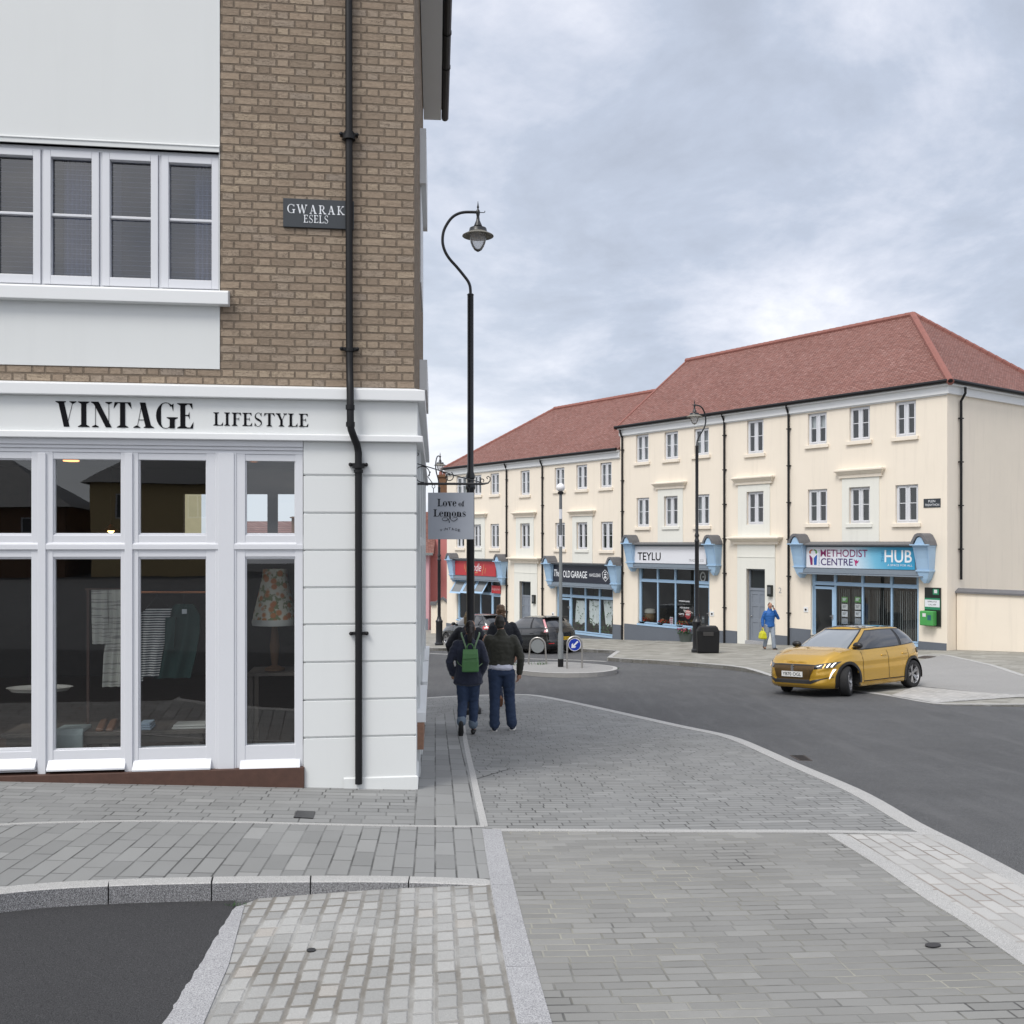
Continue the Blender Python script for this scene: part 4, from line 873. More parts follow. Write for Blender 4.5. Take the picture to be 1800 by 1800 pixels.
def bracket(fr, par, px0, px1, py0, py1, top=None):
    """blue console bracket with a slate cap"""
    o0, o1 = .62, .40; pm = (px0+px1)/2
    a, _ = fr.at(px0, (py0+py1)/2, .35); b, _ = fr.at(px1, (py0+py1)/2, .35); w = (b-a)
    if w > .62: c = (a+b)/2; a, b = c-.31, c+.31; w = .62
    if w < .5: c = (a+b)/2; a, b = c-.25, c+.25; w = .5
    z0 = fr.at(pm, py1, .5)[1]; z1 = fr.at(pm, py0, .5)[1]; H = z1-z0; c = (a+b)/2
    zc = z1-H*.24; zb_ = z0+H*.235
    mb = MB()
    mb.box(a+.02, b-.02, -.52, 0, zc-.07, zc)                                    # neck under the cap
    r = [[(a+.03, -.50, zc-.07), (b-.03, -.50, zc-.07), (b-.03, 0, zc-.07), (a+.03, 0, zc-.07)], [(a+.05, -.40, (zc+zb_)/2), (b-.05, -.40, (zc+zb_)/2), (b-.05, 0, (zc+zb_)/2), (a+.05, 0, (zc+zb_)/2)], [(a+.08, -.33, zb_+.05), (b-.08, -.33, zb_+.05), (b-.08, 0, zb_+.05), (a+.08, 0, zb_+.05)]]
    mb.rings(r[::-1])
    mb.box(a+.05, b-.05, -.37, 0, zb_, zb_+.05)
    r = [[(a+.08, -.34, zb_), (b-.08, -.34, zb_), (b-.08, 0, zb_), (a+.08, 0, zb_)], [(c-.13, -.28, z0+H*.08), (c+.13, -.28, z0+H*.08), (c+.13, 0, z0+H*.08), (c-.13, 0, z0+H*.08)], [(c-.03, -.22, z0), (c+.03, -.22, z0), (c+.03, 0, z0), (c-.03, 0, z0)]]
    mb.rings(r[::-1])
    pts = [(a+.10, zc), (c-.09, z1-H*.10), (c, z1-H*.07), (c+.09, z1-H*.10), (b-.10, zc)]; mb.prism(pts, 1, -.56, -.05)   # tympanum
    mb.box(a-.03, b+.03, -.62, -.50, zc-.012, zc+.03)
    # raised panel outline on the front
    for s_ in (a+.09, b-.115): mb.add([(s_, -.512, zc-.12), (s_+.025, -.512, zc-.12), (s_+.02, -.352, zb_+.1), (s_-.0, -.352, zb_+.1)], [(0,1,2,3)])
    o = mb.build('bracket', 'blue_paint', par, bevel=.006)
    m2 = MB(); R0 = []
    op = [(a-.02, zc), (a+.03, zc+H*.09), (c-.16, z1-H*.03), (c-.06, z1), (c+.06, z1), (c+.16, z1-H*.03), (b-.03, zc+H*.09), (b+.02, zc)]
    ip = [(a+.08, zc), (a+.11, zc+H*.07), (c-.10, z1-H*.085), (c-.03, z1-H*.06), (c+.03, z1-H*.06), (c+.10, z1-H*.085), (b-.11, zc+H*.07), (b-.08, zc)]
    n = len(op); m2.add([(x, -.60, q) for x, q in op]+[(x, -.60, q) for x, q in ip]+[(x, 0, q) for x, q in op]+[(x, 0, q) for x, q in ip],
        [(i, i+1, n+i+1, n+i) for i in range(n-1)]+[(2*n+i, 2*n+i+1, i+1, i) for i in range(n-1)]+[(n+i, n+i+1, 3*n+i+1, 3*n+i) for i in range(n-1)]+[(0, n, 3*n, 2*n), (n-1, 2*n-1, 4*n-1, 3*n-1)])
    m2.build('slate_cap', 'slate_cap', o)
def fascia_rail(fr, par, x0, x1, ytop, ysign0, ysign1, ybot):
    a, b = fr.at(x0, ytop, .3)[0], fr.at(x1, ytop, .3)[0]; xm = (x0+x1)/2; Z = lambda y, o: fr.at(xm, y, o)[1]
    mb = MB(); mb.prism([(-.46, Z(ysign0-2.5, .46)), (-.46, Z(ysign0-4.5, .46)), (0, Z(ytop, .3)-.02), (0, Z(ysign0-2.5, .46))], 0, a, b); mb.build('slab_roof', 'slate_cap', par)
    mb = MB(); mb.box(a, b, -.30, 0, Z(ybot, .3), Z(ysign1+1, .3)); mb.box(a, b, -.30, 0, Z(ysign0-.8, .3), Z(ysign0-2.5, .44)); mb.box(a, b, -.22, 0, Z(ysign1+1, .3), Z(ysign0-.8, .3)); mb.box(a, b, -.36, -.02, Z(ybot+.4, .3)-.05, Z(ybot+.4, .3))
    mb.build('fascia', 'rail_grey', par, bevel=.006)
def shopfront(fr, par, x0, x1, ytop, ytr, ybot, mull, door=None, ysill=None):
    """recessed blue-framed shop window; mull = mullion positions, door = (x0, x1, ytop, ybot)"""
    xm = (x0+x1)/2; s0, s1 = fr.at(x0, (ytop+ybot)/2)[0], fr.at(x1, (ytop+ybot)/2)[0]; Z = lambda y: fr.at(xm, y)[1]
    zt, zr, z0 = Z(ytop)+.25, Z(ytr), Z(ybot); S = lambda x: fr.at(x, ytr)[0]; y0 = .10; mb = MB(); f = .05
    mb.box(s0+.003, s1-.003, y0, y0+.08, zr-.055, zr+.055)
    sb = z0
    edges = [s0]+[S(x) for x in mull]+[s1]
    ds = [S(door[0]), S(door[1])] if door else None
    gz = MB(); Zd = lambda y: fr.at((door[0]+door[1])/2, y)[1]; zd = Zd(door[3]) if door else z0
    for i, e in enumerate(edges):
        w = f if 0 < i < len(edges)-1 else .07
        e2 = max(s0+w, min(s1-w, e)); mb.box(e2-w+.003, e2+w-.003, y0-.01, y0+.09, zr+.055, zt)
        w2 = .032 if 0 < i < len(edges)-1 else .06
        e2 = max(s0+w2, min(s1-w2, e)); mb.box(e2-w2+.003, e2+w2-.003, y0+.0, y0+.08, (zd if ds and abs(e-ds[0]) < .05 or ds and abs(e-ds[1]) < .05 else sb), zr-.055)
    for a, b in zip(edges, edges[1:]):
        gz.quad((a+.03, y0+.05, zr), (b-.03, y0+.05, zr), (b-.03, y0+.05, zt), (a+.03, y0+.05, zt))
        mb.box(a+.05, b-.05, y0+.02, y0+.07, zr+.055, zr+.085)
        if ds and (a+b)/2 > ds[0] and (a+b)/2 < ds[1]: continue
        gz.quad((a+.03, y0+.05, sb), (b-.03, y0+.05, sb), (b-.03, y0+.05, zr), (a+.03, y0+.05, zr)); mb.box(a+.03, b-.03, y0, y0+.08, sb, sb+.07)
    o = mb.build('shopfront', 'blue_paint', par, bevel=.004); gz.build('pane', 'far_glass', o)
    if ds:
        a, b = ds; mb = MB(); zt2 = Zd(door[2]); g = .10
        mb.box(a+.035, a+g+.035, y0-.0, y0+.06, zd, zt2); mb.box(b-g-.035, b-.035, y0, y0+.06, zd, zt2); mb.box(a+g, b-g, y0, y0+.06, zt2-g, zt2); mb.box(a+g, b-g, y0, y0+.06, zd, zd+.28)
        d = mb.build('shop_door', 'blue_paint', par, bevel=.004)
        gz = MB(); gz.quad((a+g, y0+.03, zd+.2), (b-g, y0+.03, zd+.2), (b-g, y0+.03, zt2-g+.02), (a+g, y0+.03, zt2-g+.02)); gz.build('pane', 'far_glass', d)
        hd = MB(); hx = b-.09; hd.box(hx-.02, hx+.02, y0-.05, y0-.0, zd+.95, zd+1.12); hd.box(hx-.10, hx+.02, y0-.07, y0-.045, zd+1.05, zd+1.075); hd.build('door_handle', 'silver', d)
    # sill board
    mb = MB(); segs = [(s0, s1)] if not ds else ([(s0, ds[0]-.0)] if ds[0]-s0 > .3 else [])+([(ds[1], s1)] if s1-ds[1] > .3 else [])
    for a, b in segs: mb.box(a-.0, b+.0, -.06, .16, sb-.09, sb-.0)
    mb.build('shop_sill', 'blue_paint', o, bevel=.004)
    # the room behind
    mb = MB(); zl = min(z0, zd)-.05; a, b = s0+.004, s1-.004
    P = [(a, .12, zl), (b, .12, zl), (b, 2.6, zl), (a, 2.6, zl), (a, .12, zt), (b, .12, zt), (b, 2.6, zt), (a, 2.6, zt)]
    mb.add(P, [(0,1,2,3), (4,7,6,5), (2,3,7,6), (0,3,7,4), (1,2,6,5)]); mb.build('shop_room', 'far_room', par)
    return o, (s0, s1, min(zd, z0), zt, z0, ds)
def entrance(fr, par, door, pan, cor, ytr):
    s0, s1, z0, z1 = fr.rect(*door); mb = MB(); p = fr.rect(*pan, .05); o_ = .05
    wall_holes(mb, p[0], p[1], p[2]-.6, p[3], [(s0, s1, z0-.7, z1)], y=-o_, rev=.28)
    for a in (p[0], p[1]): mb.quad((a, -o_, p[2]-.6), (a, 0, p[2]-.6), (a, 0, p[3]), (a, -o_, p[3]))
    zj = p[3]-(p[3]-z1)*.52; mb.box(p[0]+.0, p[1], -o_-.018, -o_+.002, zj-.02, zj+.02)
    sr = mb.build('door_surround', 'pale_surround', par)
    mb = MB(); c = fr.rect(*cor, .12); cornice(mb, p[0]-.10, p[1]+.10, c[2], c[3], .34); mb.build('door_hood', 'cream_render', sr, bevel=.004)
    mb = MB(); zt = fr.at((door[0]+door[1])/2, ytr)[1]; y = .16; w = s1-s0
    mb.box(s0+.004, s0+.06, y-.03, y+.06, z0-.5, z1-.003); mb.box(s1-.06, s1-.004, y-.03, y+.06, z0-.5, z1-.003); mb.box(s0+.06, s1-.06, y-.03, y+.06, zt-.05, zt+.05); mb.box(s0+.06, s1-.06, y-.03, y+.06, z1-.06, z1-.003)
    f = mb.build('door_frame', 'door_grey', par)
    mb = MB(); mb.quad((s0+.05, y+.03, zt), (s1-.05, y+.03, zt), (s1-.05, y+.03, z1-.05), (s0+.05, y+.03, z1-.05)); mb.build('fanlight', plain('fanlight', (.025, .03, .032), .08), f)
    mb = MB(); a, b = s0+.06, s1-.06; mb.box(a, b, y+.012, y+.05, z0, zt-.05); c = (a+b)/2; H = zt-.05-z0
    st = .10
    for q in ((a, a+st), (c-.05, c+.05), (b-st, b)): mb.box(q[0], q[1], y-.005, y+.012, z0, zt-.05)
    for q in ((0, .09), (.36, .44), (.68, .75), (.92, 1)):
        for u in ((a+st, c-.05), (c+.05, b-st)): mb.box(u[0], u[1], y-.005, y+.012, z0+q[0]*H, z0+q[1]*H)
    d = mb.build('door', 'door_grey', par, bevel=.003)
    mb = MB(); mb.sphere((a+.07, y-.04, z0+1.0), .03, 8, 6); mb.build('door_handle', 'silver', d, smooth=True)
    mb = MB(); mb.box(s0-.0, s1+.0, -.12, .2, z0-.7, z0); mb.build('door_step', 'granite', par)
def pipe(fr, par, px, ytop, ybot, name='downpipe', hook=True):
    mb = MB(); P = lambda y, o: (fr.at(px, y, o)[0], -o, fr.at(px, y, o)[1])
    a = P(ytop, .16); b = P(ytop+9, .07); e = P(ybot, .07); x = b[0]
    mb.tube([(x, -.2, a[2]+.06), (x, -.2, a[2]-.08), (x, -.07, a[2]-.30), (x, -.07, e[2]-.4)], .045, 8); k = a[2]-.9
    while k > e[2]+.4: mb.box(x-.085, x+.085, -.10, -.0, k-.02, k+.02); k -= 1.45
    mb.build(name, 'black_plastic', par)
def eaves(par, s0, s1, ze, endl=0, endr=0, right_side=None):
    mb = MB(); mb.box(s0, s1, -.10, 0, ze-.36, ze-.01); mb.box(s0-.0, s1+.0, -.22, .0, ze-.09, ze+.02)
    mb.box(s0, s1, -.05, 0, ze-.40, ze-.36)
    if right_side: mb.box(s1, s1+.10, -.10, right_side, ze-.36, ze-.01); mb.box(s1, s1+.22, -.22, right_side, ze-.09, ze+.02)
    mb.build('eaves_board', 'white_paint', par, bevel=.004)
    mb = MB(); mb.tube([(s0-.1, -.27, ze+.03), (s1+(.3 if right_side else 0), -.27, ze+.03)], .075, 8)
    if right_side: mb.tube([(s1+.27, -.3, ze+.03), (s1+.27, right_side, ze+.03)], .075, 8)
    mb.build('gutter', 'black_plastic', par, smooth=True)
def ridge_run(mb, a, b, r=.12, n=None):
    a, b = Vector(a), Vector(b); L = (b-a).length; n = n or max(3, int(L/.32))
    for i in range(n):
        p, q = a+(b-a)*(i/n), a+(b-a)*((i+.97)/n); mb.tube([p, q], [r*1.06, r*.94], 8)
def plinth(fr, par, segs):
    for x0, x1, yt in segs:
        mb = MB(); a = fr.at(x0, yt)[0]; b = fr.at(x1, yt)[0]; zt = fr.at((x0+x1)/2, yt)[1]; mb.box(a, b, -.035, .02, zt-1.6, zt)
        mb.build('plinth', 'plinth_grey', par)
DEP = 9.2
def terrace(fr, W, ze, zr, label, wins, surr, hip_l, hip_r, pipes, shops, doors, plin, ridge_in):
    par = thing('terrace_building', label, 'building', fr.loc, fr.rz)
    rects = [fr.rect(*w[0]) for w in wins]; holes = list(rects)
    for d in doors: r = fr.rect(*d[0]); holes.append((r[0], r[1], r[2]-.7, r[3]))
    for s in shops:
        r = fr.rect(s['x'][0], s['x'][1], s['ytop'], s['ybot']); zb_ = r[2]
        holes.append((r[0], r[1], zb_, r[3]+.25))
        if s.get('door'):
            d = s['door']; a, b = fr.at(d[0], d[2])[0], fr.at(d[1], d[2])[0]
            if abs(a-r[0]) < .12: a = r[0]
            if abs(b-r[1]) < .12: b = r[1]
            holes.append((a, b, fr.at((d[0]+d[1])/2, d[3])[1]-.05, zb_+.001))
    mb = MB(); wall_holes(mb, -W, 0, -2.4, ze, holes, rev=.16)
    mb.quad((-W, 0, -2.4), (-W, DEP, -2.4), (-W, DEP, ze), (-W, 0, ze)); mb.quad((0, 0, -2.4), (0, DEP, -2.4), (0, DEP, ze), (0, 0, ze)); mb.quad((-W, DEP, -2.4), (0, DEP, -2.4), (0, DEP, ze), (-W, DEP, ze))
    rh = (ridge_in, DEP/2)
    if not hip_l: mb.add([(-W, 0, ze), (-W, DEP, ze), (-W, DEP/2, zr-.1)], [(0,1,2)])
    mb.build('wall', 'cream_render', par)
    # dark rooms: one backing so no light leaks through the block
    mb = MB(); mb.quad((-W+.02, .75, -2), (-.02, .75, -2), (-.02, .75, ze-.02), (-W+.02, .75, ze-.02)); 
    # roof
    o = .28; e0 = ze-.02; xl = -W-(o if hip_l else .12); xr = o if hip_r else -.0
    A, B, Cc, D = (xl, -o, e0), (xr, -o, e0), (xr, DEP+o, e0), (xl, DEP+o, e0); Rl = (-W+ridge_in if hip_l else -W-.12, DEP/2, zr); Rr = (-ridge_in if hip_r else 0, DEP/2, zr)
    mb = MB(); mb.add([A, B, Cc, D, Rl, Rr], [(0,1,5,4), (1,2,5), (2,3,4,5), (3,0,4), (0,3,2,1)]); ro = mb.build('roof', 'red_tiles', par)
    mb = MB(); ridge_run(mb, Vector(Rl)+Vector((0,0,.0)), Vector(Rr), .13)
    if hip_r: ridge_run(mb, Rr, B, .13); ridge_run(mb, Rr, Cc, .13)
    if hip_l: ridge_run(mb, Rl, A, .10); ridge_run(mb, Rl, D, .10)
    mb.build('ridge_tiles', 'ridge_red', ro, smooth=True)
    if not hip_l:
        mb = MB(); mb.prism([(-o, e0-.1), (-o, e0+.04), (DEP/2, zr+.04), (DEP+o, e0+.04), (DEP+o, e0-.1), (DEP/2, zr-.12)], 0, -W-.14, -W-.02); mb.build('verge', 'ridge_red', ro)
    eaves(par, -W, 0, ze, right_side=DEP if hip_r else None)
    for w, r in zip(wins, rects):
        k = w[1]; su = len(w) > 2
        far_window(fr, par, r, sill=not (su and w[2] == 2), curtain=k, sillmat='pale_surround' if su else 'cream_render')
        if su: surround(fr, par, r, w[3], w[4])
    for d in doors: entrance(fr, par, *d)
    for p in pipes: pipe(fr, par, *p)
    plinth(fr, par, plin)
    for s in shops:
        for b in s['br']: bracket(fr, par, *b)
        fascia_rail(fr, par, *s['rail'])
        s['obj'], s['room'] = shopfront(fr, par, s['x'][0], s['x'][1], s['ytop'], s['ytr'], s['ybot'], s['mull'], s.get('door'))
    return par
HUB = dict(x=(1425,1615), ytop=1006, ytr=1029, ybot=1124, mull=[1465,1513,1564], door=(1425,1465,1031,1131), br=[(1390,1417,938,1016), (1606,1638,937,1026)], rail=(1405,1622,951,961,1000,1009))
TEY = dict(x=(1121,1247), ytop=996, ytr=1023, ybot=1101, mull=[1153,1184,1219], door=(1219,1247,1029,1121), br=[(1097,1116,940,1005), (1239,1262,940,1012)], rail=(1107,1250,952,960,991.5,998))
GAR = dict(x=(977,1077.5), ytop=1029, ytr=1050, ybot=1113, mull=[1001,1026,1051], door=(977,1001,1051,1103), br=[(956,973,977,1035), (1069,1088,979,1043)], rail=(964,1078,989,994,1024.5,1031))
NOO = dict(x=(803,880), ytop=1018, ytr=1043, ybot=1092, mull=[823,842,862], door=(862,880,1046,1095), br=[(786,800,972,1023), (871,886,974,1029)], rail=(793,879,982,986,1012.5,1019))
block_r = terrace(RF, 16.35, 9.05, 12.78, 'taller cream terrace block with hipped red tiled roof and the white and blue shop signs', [
    ((1118,1140,764,812), 2), ((1168,1192,759,807), 2), ((1220,1246,753,800), 2), ((1313,1342,738,797), 0), ((1420,1453,726,781), 3), ((1493,1529,715,774), 0), ((1573,1610,705,767), 0),
    ((1119,1141,875,926), 1), ((1168,1192,872,925), 1, 1, (1156,1200,858,955), (1150,1204,846,859)), ((1222,1247,869,924), 1), ((1313,1343,864,922), 0, 2, (1297,1353,850,944), (1294,1358,836,851)),
    ((1420,1454,860,920), 0), ((1493,1530,856,920), 0, 1, (1480,1545,838,952), (1470,1550,822,839)), ((1574,1614,852,919), 0)], None, False, True,
    [(1093.5,757,1125), (1273,727,1128), (1386,713,1133)], [HUB, TEY], [((1313,1346,1000,1127), (1296,1362,956,1128), (1283,1370,942,957), 1036)],
    [(1098,1121,1097), (1121,1219,1103), (1247,1274,1108), (1274,1296,1108.5), (1362,1386,1117), (1386,1425,1105), (1465,1615,1127), (1615,1664,1129)], 4.1)
block_l = terrace(BF, 15.3, 9.05, 12.55, 'lower cream terrace block with the red and the navy shop signs, behind two parked cars', [
    ((802,820,838,871), 2), ((832,846,835,870), 2), ((862,877,832,869), 2), ((915,931,827,870), 2), ((975,992,822,862), 2), ((1013,1032,817,860), 1), ((1055,1075,813,857), 2),
    ((802,816,923,963), 0), ((832,846,922,963), 0, 1, (824,852,909,984), (820,853,902,910)), ((862,877,921,964), 0), ((915,932,920,964), 0, 2, (907,938,908,981), (904,941,899,909)),
    ((976,993,919,965), 0), ((1014,1033,918,966), 0, 1, (1006,1041,906,990), (1000,1044,896,907)), ((1056,1077,917,967), 0)], None, True, False,
    [(890,814,1112), (953,809,1114)], [GAR, NOO], [((914,934,1022,1098), (904,944,990,1100), (896,947,979,990), 1048)],
    [(785,803,1096), (803,862,1097), (880,904,1098), (944,953,1100), (953,977,1096), (1001,1077.5,1117), (1077.5,1092,1098)], 4.6)
# return wall's own downpipe
def side_pipe():
    mb = MB(); x = .075; y = .75
    mb.tube([(x+.15, y, 8.95), (x+.15, y, 8.75), (x, y, 8.5), (x, y, 2.35)], .045, 8)
    for k in (7.9, 6.4, 4.9, 3.4): mb.box(x-.06, x+.05, y-.09, y+.09, k-.02, k+.02)
    mb.build('downpipe', 'black_plastic', block_r)
side_pipe()
def low_wall():
    p = RF.world(.0, -.55, 0); t = thing('garden_wall', 'low cream rendered wall with dark coping beside the end of the terrace', 'wall', p, RF.rz)
    z1 = RF.at(1668, 1042, -.5)[1]; mb = MB(); mb.box(.03, 14, 0, .28, -2, z1); mb.build('wall_body', 'cream_render', t)
    mb = MB(); mb.prism([(-.07, z1), (.35, z1), (.35, z1+.06), (.14, z1+.17), (-.07, z1+.06)], 0, -.0, 14.1); mb.build('coping', 'slate_cap', t)
low_wall()
# ------------------------------------------------------------------ shop signs and lettering across the street
def board(fr, name, label, x0, x1, y0, y1, out, mat, th=.02):
    s0, s1, z0, z1 = fr.rect(x0, x1, y0, y1, out); t = thing(name, label, 'sign', fr.world((s0+s1)/2, 0, z0), fr.rz); sm = (s0+s1)/2
    mb = MB(); mb.box(s0-sm, s1-sm, -out, -out+th, 0, z1-z0); b = mb.build('board', mat, t)
    def P(px, py): s, zz = fr.at(px, py, out); return s-sm, zz-z0
    return t, b, P
def write(P, mb, s, x0, x1, yt, yb, out, **k):
    a = P(x0, (yt+yb)/2)[0]; b = P(x1, (yt+yb)/2)[0]; xm = (x0+x1)/2; text_mesh(mb, s, a, b, P(xm, yb)[1], P(xm, yt)[1], -out-.006, **k)
def signs():
    O = .255
    t, b, P = board(RF, 'shop_sign', 'long white fascia sign with short black capitals between two blue brackets', 1114.5, 1241, 960.5, 990.5, O, 'white_sign')
    mb = MB(); write(P, mb, 'TEYLU', 1121, 1161.5, 971, 985, O, bold=.012); mb.build('lettering', 'lettering_black', b)
    mb = MB(); write(P, mb, 'TRADING CO', 1211, 1237, 983, 987.5, O); mb.build('small_lettering', plain('soft_grey', (.30, .30, .31), .6), b)
    t, b, P = board(BF, 'shop_sign', 'navy fascia sign with white garage lettering and a hexagon badge', 971.5, 1071, 994.5, 1024, O, 'navy_sign')
    mb = MB(); write(P, mb, 'The', 974, 984, 1001, 1013, O, shear=.3, bold=.01); mb.build('lettering', 'lettering_white', b); mb = MB(); write(P, mb, 'OLD', 990, 1002.5, 1003, 1015, O, bold=.012); mb.build('lettering', 'lettering_white', b); mb = MB(); write(P, mb, 'GARAGE', 1004, 1032, 1004, 1016, O, bold=.012); mb.build('lettering', 'lettering_white', b); mb = MB(); write(P, mb, 'HANDLEBAR', 1036, 1056, 1008, 1014, O)
    mb.build('lettering', 'lettering_white', b); mb = MB()
    hx = [(1063.5,1001), (1069,1007.5), (1069.3,1017), (1064.5,1022.5), (1059.5,1016), (1058.5,1007)]
    hp = [P(*q) for q in hx]; c = (sum(q[0] for q in hp)/6, sum(q[1] for q in hp)/6)
    for i in range(6):
        p, q = hp[i], hp[(i+1)%6]; k = .88
        mb.add([(p[0], -O-.006, p[1]), (q[0], -O-.006, q[1]), (c[0]+(q[0]-c[0])*k, -O-.006, c[1]+(q[1]-c[1])*k), (c[0]+(p[0]-c[0])*k, -O-.006, c[1]+(p[1]-c[1])*k)], [(0,1,2,3)])
    for dz, w in ((.12, .05), (.03, .10), (-.06, .07), (-.13, .12)): mb.add([(c[0]-w, -O-.007, c[1]+dz), (c[0]+w, -O-.007, c[1]+dz), (c[0]+w*.8, -O-.007, c[1]+dz+.05), (c[0]-w*.8, -O-.007, c[1]+dz+.05)], [(0,1,2,3)])
    mb.build('emblem', 'lettering_white', b)
    t, b, P = board(BF, 'shop_sign', 'red fascia sign with white script lettering, partly behind the tall lamp post', 800, 871.5, 986.5, 1012, O, 'red_sign')
    mb = MB(); write(P, mb, 'Noodle', 821, 846, 990, 1004, O, shear=.35, bold=-.004); mb.build('lettering', 'lettering_white', b)
    mb = MB()
    for px, py in ((817, 995), (819, 1000), (850, 997), (853, 1003), (848, 1006)): 
        x, zz = P(px, py); mb.add([(x-.05, -O-.006, zz-.16), (x-.01, -O-.006, zz-.17), (x+.05, -O-.006, zz+.14), (x+.02, -O-.006, zz+.16)], [(0,1,2,3)])
    x, zz = P(835, 1006.5); mb.add([(x, -O-.006, zz-.02), (x+.28, -O-.006, zz-.02), (x+.28, -O-.006, zz+.02), (x, -O-.006, zz+.02)], [(0,1,2,3)])
    mb.build('ornament', plain('ochre', (.55, .30, .12), .6), b)
    t, b, P = board(BF, 'shop_sign', 'small red panel with pink script over the blue shop door', 864, 879.5, 1029.5, 1043, .06, 'red_sign')
    mb = MB(); write(P, mb, 'foodgourmet', 865, 878.5, 1033, 1039, .06, shear=.3); mb.build('lettering', plain('pink_script', (.62, .38, .38), .6), b)
    # blue hub sign: pale on its left, turquoise on its right, printed
    nb = NB('hub_print'); o = nb.xyz(); f = nb.maprange(nb.math('ADD', o[0], nb.math('MULTIPLY', o[2], .35)), -1.2, 1.9, smooth=True)
    nb.done(nb.ramp(f, [(0, (.66, .67, .72)), (.35, (.52, .64, .74)), (.7, (.16, .44, .62)), (1, (.035, .29, .50))]), .45)
    t, b, P = board(RF, 'shop_sign', 'printed fascia sign fading from pale lilac to turquoise with plum and navy lettering', 1417.5, 1608, 961.8, 999.5, O, 'hub_print')
    M = {'METHODIST': 'plum', 'CENTRE': 'indigo'}; plain('plum', (.20, .015, .10), .5); plain('indigo', (.05, .025, .13), .5); plain('magenta', (.38, .02, .14), .5)
    mb = MB(); write(P, mb, 'METHODIST', 1442.5, 1525, 966, 979, O, bold=.007); mb.build('lettering', 'plum', b)
    mb = MB(); write(P, mb, 'CENTRE', 1443, 1499, 981.5, 994, O, bold=.008); mb.build('lettering', 'indigo', b)
    mb = MB(); write(P, mb, 'HUB', 1555, 1603, 967, 989, O, bold=.012); mb.build('lettering', 'lettering_white', b); mb = MB(); write(P, mb, 'A SPACE FOR ALL', 1560, 1604, 992, 995.5, O); mb.build('lettering', 'lettering_white', b)
    mb = MB()
    def upright(word, px0, px1, y0, y1):
        tmp = MB(); a, z1 = P(px0, y0); b, z0 = P(px1, y1); text_mesh(tmp, word, 0, z1-z0, 0, b-a, -O-.006); mb.add([(b-v[2], v[1], z0+v[0]) for v in tmp.v], tmp.f)
    upright('THE', 1549.5, 1553.5, 970, 988); upright('NEWQUAY', 1439.2, 1441, 966.5, 994)
    mb.build('small_lettering', plain('sea_blue', (.04, .2, .38), .5), b)
    def shp(col, pts, k=.006):
        m2 = MB(); m2.add([(P(*q)[0], -O-k, P(*q)[1]) for q in pts], [tuple(range(len(pts)))]); return m2.build('emblem', col, b)
    shp('plum', [(1422.5,975), (1425,977), (1428.5,981), (1428.5,993), (1425,993)]); shp(plain('royal', (.02, .10, .36), .5), [(1436.5,975), (1434,977), (1430.5,981), (1431,993), (1435.5,993)])
    def ring(col, cx, cy, a0, a1, r1=7.2, r0=4.2):
        m2 = MB(); n = 8
        for i in range(n):
            q = []
            for a, r in ((i, r1), (i+1, r1), (i+1, r0), (i, r0)): th = R(a0+(a1-a0)*a/n); q.append(P(cx+r*math.cos(th), cy-r*.72*math.sin(th)))
            m2.add([(u, -O-.006, w) for u, w in q], [(0,1,2,3)])
        m2.build('emblem', col, b)
    ring(plain('brick_orange', (.42, .13, .06), .5), 1429.5, 970.5, 100, 215); ring(plain('fern', (.10, .27, .07), .5), 1429.5, 970.5, -35, 80)
    shp('magenta', [(1500.5,982.5), (1504,985.5), (1505.5,983.5), (1507,986.5), (1510,985), (1508,989.5), (1505,991), (1506,995), (1503.5,994), (1503,989)])
    # slate name plate near the corner
    t, b, P = board(RF, 'street_sign', 'small dark name plate on the cream wall near the end of the taller terrace block', 1623.5, 1653, 876.5, 892, .02, 'dark_slate')
    mb = MB(); write(P, mb, 'PLEN', 1632, 1644, 879, 883, .02); mb.build('lettering', 'lettering_white', b); mb = MB(); write(P, mb, 'TRENYTHON', 1626, 1651, 885.5, 889.5, .02); mb.build('lettering', 'lettering_white', b)
signs()
